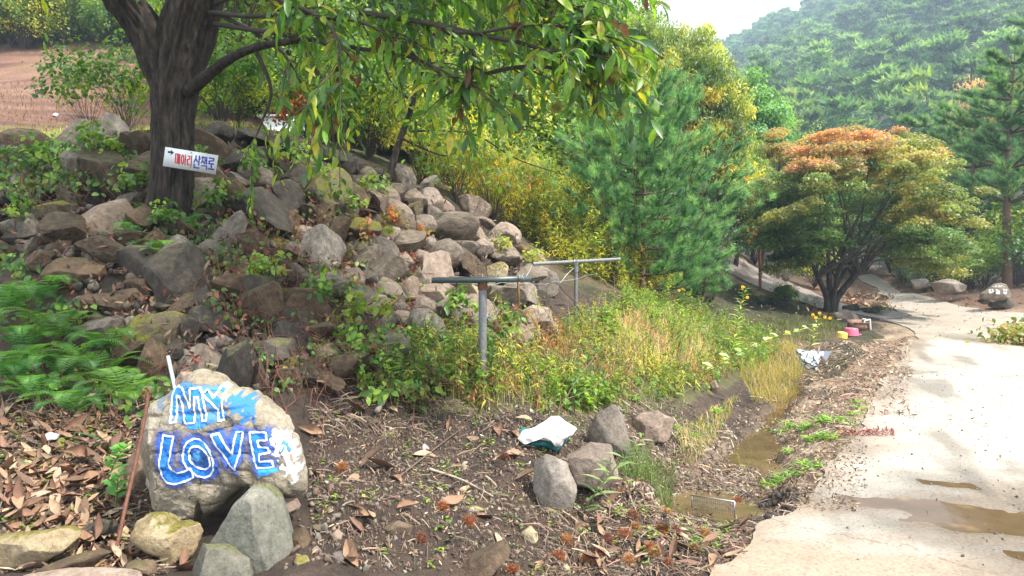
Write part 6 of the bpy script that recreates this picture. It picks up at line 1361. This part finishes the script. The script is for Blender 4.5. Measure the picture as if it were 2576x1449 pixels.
# pines of the far mountain: the nearest 300 are things, the rest a far-off wood
r8 = np.random.default_rng(61)
def hillpine(seed, n=640, cols=((.038, .09, .05), (.062, .13, .068), (.09, .165, .085))):
    r = np.random.default_rng(seed); g = Geo(); H_ = 6.5
    tube(g, [(0, 0, 0), (0, 0, H_*.9)], [.16, .04], (.09, .06, .05), 5)
    m = 26; a = r.uniform(0, 6.28, m); f = r.uniform(.28, 1, m); R = 3.0*(1-f)**.55+.3; c = np.stack([np.cos(a)*R*r.uniform(.3, 1, m), np.sin(a)*R*r.uniform(.3, 1, m), f*H_], 1)
    i = r.integers(0, m, n); d = rdir(n, r); d[:, 2] = np.abs(d[:, 2])*.55+.12; out = c[i].copy(); out[:, 2] = 0; d = nrm(d+nrm(out+1e-6)*.55)
    scatter(g, (np.array([(-.5, 0, 0), (.5, 0, 0), (0, 1, .1)]), np.array([(0, 1, 2)])), c[i]+rdir(n, r)*.5*[1, 1, .25], basis(d, nrm(np.array([0, 0, 1])+.5*rdir(n, r))), np.stack([r.uniform(.28, .5, n), r.uniform(.5, 1.0, n), np.ones(n)], 1), pal(cols, m, r=r)[i], .15, r); return g
HP = [hillpine(500+k) for k in range(4)]+[hillpine(504, 640, ((.09, .15, .05), (.12, .18, .05)))]
HPm = []
for x in HP:
    C_s = x.C; HPm.append(x.mesh('hill_pine', M['leaf_far']))
HPv = []
for k, f_ in enumerate((.72, .95, 1.25)):
    for x in HP[:4]:
        C_s = x.C; x.C = [c*f_*np.array([1+.06*k, 1, 1-.05*k]) for c in C_s]; HPv.append(x.mesh('hill_pine', M['leaf_far'])); x.C = C_s
ii, jj = r8.uniform(0, a0-1.001, 5200), r8.uniform(0, b0-1, 5200); fi, fj = ii.astype(int), np.minimum(jj.astype(int), b0-2); ti, tj = (ii-fi)[:, None], (jj-fj)[:, None]
hp_ = (HV[fi, fj]*(1-tj)+HV[fi, fj+1]*tj)*(1-ti)+(HV[fi+1, fj]*(1-tj)+HV[fi+1, fj+1]*tj)*ti
# thin out to an even spacing in metres
keep = []; cell = {}
for k in r8.permutation(len(hp_)):
    x, y = hp_[k][:2]; c = (int(x//4.1), int(y//4.6))
    if c in cell: continue
    if not (-.10 < x/y < .95): continue
    cell[c] = 1; keep.append(k)
hp_ = hp_[keep]; dist = np.hypot(hp_[:, 0], hp_[:, 1]); o_ = np.argsort(dist); print('hill pines', len(hp_))
u_p = CU+FPX*hp_[:, 0]/hp_[:, 1]; v_p = 630-FPX*(hp_[:, 2]+5-CAMZ)/hp_[:, 1]
inview = (u_p > 1740) & (u_p < 2620) & (v_p < 560) & (v_p > -20)
near_ = [k for k in o_ if inview[k]][:290]; ns_ = set(near_)
for n__, k in enumerate(near_):
    q = r8.integers(0, 20); o = link('hill_pine', HPm[4] if q == 0 else HPv[r8.integers(12)]); o.location = tuple(hp_[k]-[0, 0, .4]); o.rotation_euler = (0, 0, r8.uniform(0, 6.28)); z_ = r8.uniform(.7, 1.3); o.scale = (z_, z_, z_*r8.uniform(.8, 1.15))
    tag(o, 'yellower green tree of the wood on the misty mountainside' if q == 0 else 'blue-green pine of the wood on the misty mountainside', 'tree', 'light trees on the mountain' if q == 0 else 'pines on the mountain')
g = Geo()
far = np.array([k for k in range(len(hp_)) if k not in ns_])
for q in range(5):
    m = far[(far*7+3) % 20 == 0] if q == 4 else far[((far*7+3) % 20 != 0) & (far % 4 == q)]
    V, F, C_ = np.concatenate(HP[q].V), np.concatenate(HP[q].F), np.concatenate(HP[q].C)
    sc_ = np.stack([r8.uniform(.7, 1.3, len(m))]*2+[r8.uniform(.7, 1.3, len(m))], 1); R = rotz(r8.uniform(0, 6.28, len(m)))
    V2 = np.einsum('nij,nkj->nki', R, V[None]*sc_[:, None])+hp_[m][:, None]-[0, 0, .4]
    g.add(V2.reshape(-1, 3), (F[None]+(np.arange(len(m))*len(V))[:, None, None]).reshape(-1, 3), np.tile(C_, (len(m), 1))*np.repeat(r8.uniform(.65, 1.3, (len(m), 1))*(1+r8.normal(0, .08, (len(m), 3))), len(V), 0))
o = g.obj('far_wood', M['leaf_far']); tag(o, kind='stuff')
# ------------------------------------------------------------------ leaf litter, burs, twigs, pebbles, seedlings
r9 = np.random.default_rng(71)
DRYC = [(.27, .155, .09), (.33, .21, .13), (.2, .105, .065), (.4, .28, .19), (.14, .08, .05)]
dry_m = []
for k in range(8):
    g = Geo(); c = np.array(DRYC[k % 5])*(1.1 if k > 4 else 1)
    t = tpl_strip([.03, .2, .32, .36, .33, .24, .15, .01], .25+.35*(k % 3)/2, [-.3, .25, -.5, .1][k % 4], .06); V = t[0].copy(); a = (k-3.5)*.25; V[:, 0] += .12*np.sin(V[:, 1]*3+k)*V[:, 1]; V[:, 2] += V[:, 0]*a*V[:, 1]
    g.add(V, t[1], c*(1+.15*r9.normal(size=(len(V), 1)))); dry_m.append(g.mesh('dead_leaf', M['dry'], True))
def surf_n(x, y, e=.03): 
    return nrm(np.stack([-(H(x+e, y)-H(x-e, y))/(2*e), -(H(x, y+e)-H(x, y-e))/(2*e), np.ones(np.shape(x))], -1))
def lay(me, p, s, r, name, label=None, cat=None, group=None, lift=.01, tilt=.35, kind=None):
    n_ = nrm(surf_n(np.array([p[0]]), np.array([p[1]]))[0]+r.normal(0, tilt, 3)); R = basis(rdir(1, r)-0, n_[None])[0]; f = nrm(np.cross(n_, nrm(r.normal(size=3)))); R = basis(f[None], n_[None])[0]
    o = link(name, me); m4 = Matrix(R.tolist()).to_4x4(); m4.translation = Vector(p+np.array([0, 0, lift])); o.matrix_world = m4 @ Matrix.Scale(s, 4); tag(o, label, cat, group, kind); return o
LEAFZ = [((0,1130,320,1400), 110, 'dead brown chestnut leaf in the drift left of the painted rock', 'dead leaves left of the painted rock', (.08, .145)),
         ((780,1030,1560,1440), 44, 'pale dry chestnut leaf lying on the bare dirt in the middle', 'dry leaves on the bare dirt', (.09, .16)),
         ((1480,1290,1900,1445), 45, 'dry leaf lying among the chestnut burs at the road edge', 'dry leaves at the road edge', (.06, .12)),
         ((0,985,220,1130), 14, 'dark wet leaf on the black soil below the ferns', 'leaves below the ferns', (.1, .15)),
         ((250,1380,460,1449), 12, 'dry leaf between the stones at the bottom left', 'leaves between the bottom left stones', (.08, .13))]
for (u0, v0, u1, v1), n, lab, grp, (s0, s1) in LEAFZ:
    k = 0
    while k < n:
        u, v = r9.uniform(u0, u1), r9.uniform(v0, v1)
        if n == 110 and (u-20 > 300-(v-1130)*.05 or r9.random() > .35+.65*np.clip((v-1130)/120, 0, 1)): continue
        if any(inpoly(np.array([u]), np.array([v]), q[3])[0] for q in BOULDERS) or inpoly(np.array([u]), np.array([v]), OUT)[0]: continue
        p, d = G(u, v); lay(dry_m[r9.integers(8)], p, r9.uniform(s0, s1), r9, 'dead_leaf', lab, 'leaf', grp, lift=.012+(.03*r9.random() if n == 110 else 0), tilt=.3); k += 1
BURS = [(1182,1322),(1060,1365),(860,1185),(1115,1290),(1470,1205),(1425,1372),(1570,1357),(1590,1308),(1675,1300),(1665,1345),(1700,1345),(1775,1355),(1290,1445),(1510,1405),(1580,1418),(1635,1390),(1700,1385),(1600,1335),(1855,1268),(1530,1372),(1478,1418),(1680,1425),(1270,1155),(1650,1405),(1405,1412),(1745,1392)]
for k, (u, v) in enumerate(BURS):
    p, d = G(u, v); o = lay(bur_b[k % 3], p, r9.uniform(.62, .9), r9, 'chestnut_bur', None, None, None, lift=.015, tilt=.3)
    where = 'alone in the middle of the bare dirt' if k == 0 else ('on the bare dirt right of the painted rock' if u < 1300 else ('in the gravel at the end of the ditch' if k == 18 else 'among the dry leaves at the road edge'))
    tag(o, ['orange', 'dark red-brown', 'pale tan-orange'][k % 3]+' spiny chestnut bur '+where, 'bur', 'fallen chestnut burs')
# litter too fine to pick apart
g = Geo(); 
def pts_in(box_, n, r, avoid=True):
    u0, v0, u1, v1 = box_; A_ = pxpoly([(u0, v0), (u1, v0), (u1, v1), (u0, v1)]); q = np.array(A_); X = r.uniform(q[:, 0].min(), q[:, 0].max(), n*3); Y = r.uniform(q[:, 1].min(), q[:, 1].max(), n*3); m = inpoly(X, Y, A_); return X[m][:n], Y[m][:n]
def scat_leaf(box_, n, s, cols, tpl=L_DRY, lift=.008, tilt=.4, w=None, road=False):
    X, Y = pts_in(box_, n, r9); n = len(X); nm = nrm(surf_n(X, Y)+r9.normal(0, tilt, (n, 3))); f = nrm(np.cross(nm, rdir(n, r9))); Zz = np.maximum(H(X, Y), np.where(inpoly(X, Y, ROAD), HRP(X, Y), -9)) if road else H(X, Y)
    scatter(g, tpl, np.column_stack([X, Y, Zz+lift]), basis(f, nm), s*r9.uniform(.5, 1.4, n), pal(cols, n, w, r9), .2, r9)
scat_leaf((0,1060,330,1449), 900, .07, DRYC); scat_leaf((0,1060,420,1449), 1500, .03, DRYC+[(.08, .05, .03)])
scat_leaf((780,1030,1720,1449), 1500, .024, DRYC+[(.12, .08, .05), (.55, .42, .3)]); scat_leaf((1350,1240,1900,1449), 900, .03, DRYC+[(.12, .07, .04)])
scat_leaf((1560,1040,2120,1290), 1800, .035, DRYC+[(.5, .4, .28), (.14, .09, .06)]); scat_leaf((1960,860,2290,1060), 2600, .045, [(.45, .3, .2), (.3, .16, .1), (.6, .48, .36), (.16, .1, .07)], road=True)
scat_leaf((1850,1000,2160,1300), 2000, .026, [(.4, .27, .18), (.2, .12, .08), (.5, .4, .28), (.1, .07, .05)], road=True)
scat_leaf((2105,1090,2250,1105), 260, .03, [(.35, .09, .07), (.45, .2, .15), (.25, .08, .05)], road=True)
scat_leaf((2050,1000,2576,1449), 200, .014, [(.1, .07, .05), (.2, .13, .08)], road=True)
scat_leaf((2130,690,2560,860), 420, .06, [(.42, .24, .14), (.3, .16, .1), (.5, .36, .25)], road=True)
scat_leaf((2120,740,2260,785), 420, .13, [(.5, .3, .18), (.36, .2, .12), (.55, .42, .3)]); scat_leaf((1840,655,2300,800), 700, .12, [(.42, .26, .15), (.5, .38, .28)])
scat_leaf((2290,720,2576,790), 420, .09, [(.3, .14, .09), (.4, .2, .12)])
o = g.obj('leaf_litter', M['dry']); tag(o, kind='stuff')
# twigs and straw
g = Geo()
def scat_twig(box_, n, L, w, cols, z=.01, tilt=.3):
    X, Y = pts_in(box_, n, r9); n = len(X); nm = nrm(surf_n(X, Y)+r9.normal(0, tilt, (n, 3))); f = nrm(np.cross(nm, rdir(n, r9))); a = np.linspace(0, 1, 4)
    V = []; 
    tv = np.array([(x*(1-.5*t), t-.5, .06*math.sin(t*3.1)+ (0.9 if k == 1 else 0)*w/L) for t in (0, .35, .7, 1) for k, x in enumerate((-.5, 0, .5))]); tf = []
    for q in range(3):
        b = q*3
        for c in (0, 1): tf += [(b+c, b+c+1, b+c+4), (b+c, b+c+4, b+c+3)]
    s = L*r9.uniform(.3, 1.6, n); ss = np.stack([np.full(n, w)*r9.uniform(.6, 1.6, n), s, s], 1); tv[:, 0] *= 1; scatter(g, (tv, np.array(tf)), np.column_stack([X, Y, H(X, Y)+z]), basis(f, nm), ss, pal(cols, n, r=r9), .25, r9)
TWC = [(.12, .078, .055), (.19, .13, .09), (.28, .21, .155), (.07, .048, .036)]
scat_twig((780,1020,1750,1449), 1500, .075, .0038, TWC); scat_twig((0,1000,420,1449), 500, .13, .005, TWC); scat_twig((1500,1000,2150,1300), 2400, .09, .004, TWC+[(.5, .4, .3)])
scat_twig((1900,850,2300,1010), 1500, .12, .006, TWC+[(.5, .36, .25)]); scat_twig((1350,1280,1900,1449), 900, .08, .004, TWC); scat_twig((780,960,1100,1100), 350, .1, .005, TWC)
o = g.obj('twig_litter', M['bits']); tag(o, kind='stuff')
# loose soil crumbs and gravel
g = Geo(); CR = facet(ICO[1][0].copy(), 9, np.random.default_rng(9), .3, .62); CF = ICO[1][1]; C0_, F0_ = facet(ICO[0][0].copy(), 3, np.random.default_rng(2), .5, .9), ICO[0][1]
def scat_stone(box_, n, s0, s1, cols, tp=(C0_, F0_), road=False):
    X, Y = pts_in(box_, n, r9); n = len(X); s = s0+(s1-s0)*r9.random(n)**3; Zz = np.maximum(H(X, Y), np.where(inpoly(X, Y, ROAD), HRP(X, Y), -9)) if road else H(X, Y)
    scatter(g, tp, np.column_stack([X, Y, Zz+s*.2]), basis(rdir(n, r9), rdir(n, r9)), s[:, None]*r9.uniform(.6, 1.2, (n, 3)), pal(cols, n, r=r9), .15, r9)
SC = [(.13, .09, .065), (.2, .15, .11), (.08, .055, .04)]; GC = [(.24, .19, .145), (.32, .27, .22), (.16, .125, .095)]
scat_stone((780,1020,1750,1449), 9000, .004, .018, SC); scat_stone((780,1050,1750,1449), 260, .012, .035, GC, (CR, CF)); scat_stone((0,980,420,1449), 3500, .005, .02, SC); scat_stone((700,1250,1000,1449), 70, .012, .045, [(.15, .11, .08), (.12, .085, .06), (.17, .145, .12)], (CR, CF))
scat_stone((1650,1250,1900,1340), 800, .006, .02, SC+GC); scat_stone((1850,880,2180,1300), 3800, .005, .014, GC+SC, road=True); scat_stone((1560,1030,1950,1290), 3000, .006, .022, SC+GC); scat_stone((1860,1230,2010,1310), 900, .01, .03, [(.05, .035, .03), (.08, .06, .05)])
scat_stone((2100,950,2576,1449), 500, .003, .012, [(.1, .08, .07), (.2, .16, .13)], road=True)
o = g.obj('gravel', M['bits']); tag(o, kind='stuff')
# fine wood-mulch relief on the steep dirt: short hanging roots
g = Geo(); X, Y = pts_in((780,1000,1700,1440), 4200, r9); n = len(X); nm = surf_n(X, Y, .06); dn = nrm(np.stack([nm[:, 0]*.5, nm[:, 1]*.5-.25, -np.ones(n)*.9], 1)+r9.normal(0, .25, (n, 3)))
scatter(g, (np.array([(-.5, 0, 0), (.5, 0, 0), (0, 1, 0)]), L_NEED[1]), np.column_stack([X, Y, H(X, Y)+.012]), basis(dn, nm), np.stack([r9.uniform(.003, .008, n), r9.uniform(.02, .07, n), np.ones(n)], 1), pal(SC+TWC, n, r=r9), .2, r9); o = g.obj('root_fibres', M['bits']); tag(o, kind='stuff')
# seedlings on bare soil and green tufts along the road edge
g = Geo(); X1, Y1 = pts_in((780,1040,1720,1440), 190, r9); X2, Y2 = pts_in((0,1010,330,1400), 70, r9); X3, Y3 = pts_in((1550,1290,1850,1420), 60, r9)
TUF = [(1960,1215,.1),(1975,1205,.12),(2000,1195,.12),(2030,1180,.14),(2050,1170,.1),(1990,1140,.1),(2050,1110,.16),(2085,1105,.14),(2020,1085,.12),(2075,1065,.18),(2105,1062,.16),(2120,1068,.14),(1985,1075,.14),(2040,1075,.12),(2160,1015,.1),(2165,1030,.1),(2145,1045,.1),(1960,1090,.12),(1940,1225,.12),(1700,1080,.1),(1750,1100,.12),(1800,1040,.14)]
for X, Y, sz, nl_ in ((X1, Y1, .022, 6), (X2, Y2, .035, 7), (X3, Y3, .025, 7)):
    for x, y in zip(X, Y):
        n = int(nl_*r9.uniform(.6, 1.6)); a = r9.uniform(0, 6.28, n); f = nrm(np.stack([np.cos(a), np.sin(a), r9.uniform(.1, .7, n)], 1)); scatter(g, L_OVATE, np.array([x, y, float(H(x, y))+.01])+r9.normal(0, .018, (n, 3))*[1, 1, .5], basis(f, np.tile([0, 0, 1.], (n, 1))), sz*r9.uniform(.6, 1.3, n), pal([(.08, .17, .03), (.14, .24, .04), (.22, .28, .05)], n, r=r9), .1, r9)
o = g.obj('seedlings', M['leaf']); tag(o, kind='stuff')
tuft_m = []
for k in range(3):
    g = Geo(); n = 34; a = r9.uniform(0, 6.28, n); f = nrm(np.stack([np.cos(a), np.sin(a), r9.uniform(.2, 1.0, n)], 1)); scatter(g, L_LANCE, r9.normal(0, .28, (n, 3))*[1, 1, .12], basis(f, np.tile([0, 0, 1.], (n, 1))), .6*r9.uniform(.6, 1.2, n), pal([(.12, .24, .03), (.2, .32, .05), (.08, .18, .03)], n, r=r9), .1, r9); tuft_m.append(g.mesh('weed_tuft', M['leaf']))
for k, (u, v, s) in enumerate(TUF):
    p, d = G(u, v); o = link('weed_tuft', tuft_m[k % 3], None, tuple(p+np.array([0, 0, .01]))); o.scale = (s,)*3; o.rotation_euler = (0, 0, k*1.3)
    tag(o, 'bright green weed tuft on the pale soil between ditch and road', 'weed', 'weed tufts along the road edge')
# distinct stemmed plants
def stemmed(name, foot_uv, top, label, n, ll, cols, seed, d0=None, flowers=None, tpl=L_LANCE, bend=0, cat='plant', stemr=.004):
    r = np.random.default_rng(seed); p, d = G(*foot_uv); d = d0 or d; p = P(foot_uv[0], foot_uv[1], d) if d0 else p; o = empty(name, tuple(p), label, cat); e = P(top[0], top[1], d)-p
    mid_ = e*.5+np.array([bend*.12, 0, abs(bend)*.1]); s = spline([(0, 0, -.05), mid_, e], 16); g = Geo(); tube(g, s, np.linspace(stemr, .0015, 16), (.12, .15, .05), 5); g.obj('stem', M['twig'], o, smooth=True)
    t = np.linspace(.18, 1, n); pp = np.stack([np.interp(t*15, range(16), s[:, k]) for k in range(3)], 1); az = np.arange(n)*2.4+r.uniform(0, 1, n); tg = nrm(e)
    f = nrm(np.stack([np.cos(az), np.sin(az)*.8, np.full(n, .25)], 1)+tg*.35); g = Geo(); scatter(g, tpl, pp, basis(f, nrm(np.array([0, -.2, 1])+r.normal(0, .15, (n, 3)))), ll*(1.15-.6*t)*r.uniform(.8, 1.2, n), pal(cols, n, r=r), .12, r); g.obj('leaves', M['leaf'], o)
    if flowers:
        g = Geo()
        for (u, v) in flowers:
            c = P(u, v, d-.03)-p; tube(g, [e*.85, c], [.003, .002], (.12, .15, .05), 4); m = 12; a = np.arange(m)*6.283/m; scatter(g, L_OVATE, np.tile(c, (m, 1)), basis(nrm(np.stack([np.cos(a), np.full(m, -.3), np.sin(a)], 1)), np.tile([0, -1., .2], (m, 1))), .022, (.6, .4, .02), .1, r); g.add(ICO[1][0]*.008+c-[0, .01, 0], ICO[1][1], (.3, .14, .02))
        g.obj('flower_heads', M['leaf'], o)
    return o
YG2 = [(.22, .32, .05), (.14, .24, .04), (.3, .36, .07)]
stemmed('flower_stalk', (1835,900), (1875,725), 'tall leafy stalk with two yellow flowers left of the maple foot', 46, .15, YG2, 1, flowers=[(1868,722),(1880,748)])
stemmed('flower_stalk', (2035,880), (2060,795), 'low stalk with a fan of yellow flower heads in front of the maple foot', 16, .13, YG2, 2, flowers=[(2062,788),(2045,792),(2075,798),(2088,800),(2052,800)], d0=9.5)
stemmed('willow_shoot', (1640,780), (1700,705), 'upright willow-like shoot at the edge of the dark pine shade', 40, .10, YG2, 3)
stemmed('willow_shoot', (1480,620), (1535,560), 'leafy shoot right in front of the young pine trunk', 36, .10, YG2, 4, d0=9.8)
stemmed('arching_shoot', (1700,960), (2060,818), 'long arching shoot with hanging pale leaves reaching over the yellow grass', 26, .11, [(.3, .4, .2), (.2, .3, .08), (.35, .4, .1)], 5, bend=1, d0=7.2, tpl=L_OVATE)
stemmed('lily_stalk', (1425,1320), (1620,1095), 'long leafed stalk leaning right over the pale boulders', 26, .13, [(.1, .16, .07), (.16, .22, .1), (.2, .27, .12)], 6, d0=3.85, stemr=.006)
stemmed('bare_weed', (1720,960), (1760,820), 'dark thin dry stalk in the weeds left of the yellow grass', 10, .04, [(.2, .14, .07)], 7)
stemmed('creeping_leaf', (210,1140), (285,1090), 'dark long blade leaf left of the iron rod', 3, .2, [(.05, .12, .04)], 8, tpl=tpl_strip([.08, .16, .18, .14, .02], .15, .2))
stemmed('leafy_seedling', (270,1180), (320,1120), 'three bright green seedling sprays left of the iron rod', 16, .07, [(.08, .2, .04)], 9, tpl=L_OVATE, d0=3.5)
stemmed('leafy_seedling', (290,1250), (300,1190), 'bright green seedling between dead leaves and the iron rod', 12, .07, [(.07, .18, .04)], 10, tpl=L_OVATE, d0=3.35)
# branches lying on the dirt
tw = M['twig']
def lying(pts_, r0, r1, label, name='fallen_branch', lift=.02, col=(.3, .24, .2)):
    q = Gmany([a for a, b in pts_], [b for a, b in pts_])+np.array([0, 0, lift]); c = q[0].copy(); g = Geo(); tube(g, spline(q, 24)-c, np.linspace(r0, r1, 24)*(1+.15*np.sin(np.arange(24)*1.7)), col, 8, cap=True); o = g.obj(name, tw, smooth=True, loc=tuple(c)); return tag(o, label, 'branch')
lying([(948,1062),(975,1020),(1010,975),(1045,940)], .016, .010, 'grey fallen branch leaning down the dirt below the creepers', lift=.06)
lying([(1000,1215),(1060,1165),(1120,1120),(1160,1090)], .006, .003, 'thin twig lying diagonally across the bare dirt', col=(.14, .1, .08))
lying([(1080,1190),(1160,1220),(1240,1260)], .008, .004, 'pale stick on the dirt left of the squat tan boulder', col=(.42, .33, .26))
lying([(1600,1010),(1640,1040),(1720,1090)], .007, .004, 'thin stick on the bank above the knobbly boulder')
lying([(1850,690),(1900,720),(1930,745)], .04, .02, 'curved rust coloured dead branch on the grey lane', col=(.3, .17, .11))
o = lying([(2210,1235),(2240,1238),(2275,1242)], .006, .004, 'small dark twig on the wet concrete', col=(.05, .04, .03)); o.location.z += .05
# stones beside the lane, island and far bank
for k, (L, mt_, lab, d_) in enumerate((
 ([(1950,725),(1985,715),(2000,735),(1990,760),(1955,760)], 'rock_dark', 'rounded grey boulder on the low side of the grey lane', 17.3),
 ([(1900,745),(1945,740),(1960,765),(1920,780)], 'rock_dark', 'dark stone left of the rounded grey lane boulder', 16.8),
 ([(2095,790),(2130,778),(2160,795),(2165,812),(2110,815)], 'rock_pale', 'pale flat boulder at the right of the maple foot', 14.9),
 ([(2120,770),(2160,762),(2175,775),(2150,785),(2120,785)], 'rock_dark', 'dark stone on the leaf covered island', 16.6),
 ([(2160,775),(2215,770),(2225,785),(2180,790)], 'rock_dark', 'flat stone at the tip of the leaf covered island', 16.4),
 ([(2340,712),(2390,700),(2430,715),(2420,742),(2360,740)], 'rock_gr', 'large grey stone of the low wall left of the name stone', 18.8),
 ([(2290,705),(2330,700),(2345,720),(2300,728)], 'rock_gr', 'squarish stone at the left end of the low far wall', 19.5),
 ([(1755,830),(1775,822),(1795,860),(1770,870)], 'rock_gr', 'grey stone in the weeds at the left of the dry grass', 9.6),
 ([(1785,965),(1800,955),(1812,985),(1795,992)], 'rock_pale', 'white faced stone poking out of the bank above the ditch', 7.6),
 ([(2520,850),(2545,842),(2576,845),(2600,870),(2530,868)], 'rock_dark', 'heap-like stone under the cut branches at the right edge', 12.2))):
    boulder(L, mt_, lab, .8, d=d_, seed=90+k, sub=3)
g = Geo(); c = P(2560, 850, 11.9); c[2] = float(H(c[0], c[1])); n = 1100; q = r9.normal(0, 1, (n, 3))*[.24, .25, .10]+[.08, 0, .12]; scatter(g, L_OVATE, q, basis(rdir(n, r9), nrm(rdir(n, r9)+[0, 0, 1])), .09*r9.uniform(.5, 1.3, n), pal([(.12, .15, .04), (.2, .2, .08), (.3, .22, .12), (.06, .09, .03)], n, r=r9), .15, r9)
o = g.obj('cut_branch_pile', M['leaf'], loc=tuple(c)); tag(o, 'heap of cut leafy branches at the right edge of the concrete', 'leaf pile')
# air
g = Geo(); box(g, (150, 170, 55), (910, 750, 117)); mh = bpy.data.materials.new('haze'); mh.use_nodes = True; nt = mh.node_tree; nt.nodes.clear(); out = nt.nodes.new('ShaderNodeOutputMaterial'); pv = nt.nodes.new('ShaderNodeVolumePrincipled')
pv.inputs['Color'].default_value = (.62, .8, 1, 1); pv.inputs['Density'].default_value = .0022; pv.inputs['Anisotropy'].default_value = .2; nt.links.new(pv.outputs[0], out.inputs['Volume'])
o = g.obj('haze', mh); tag(o, kind='stuff')
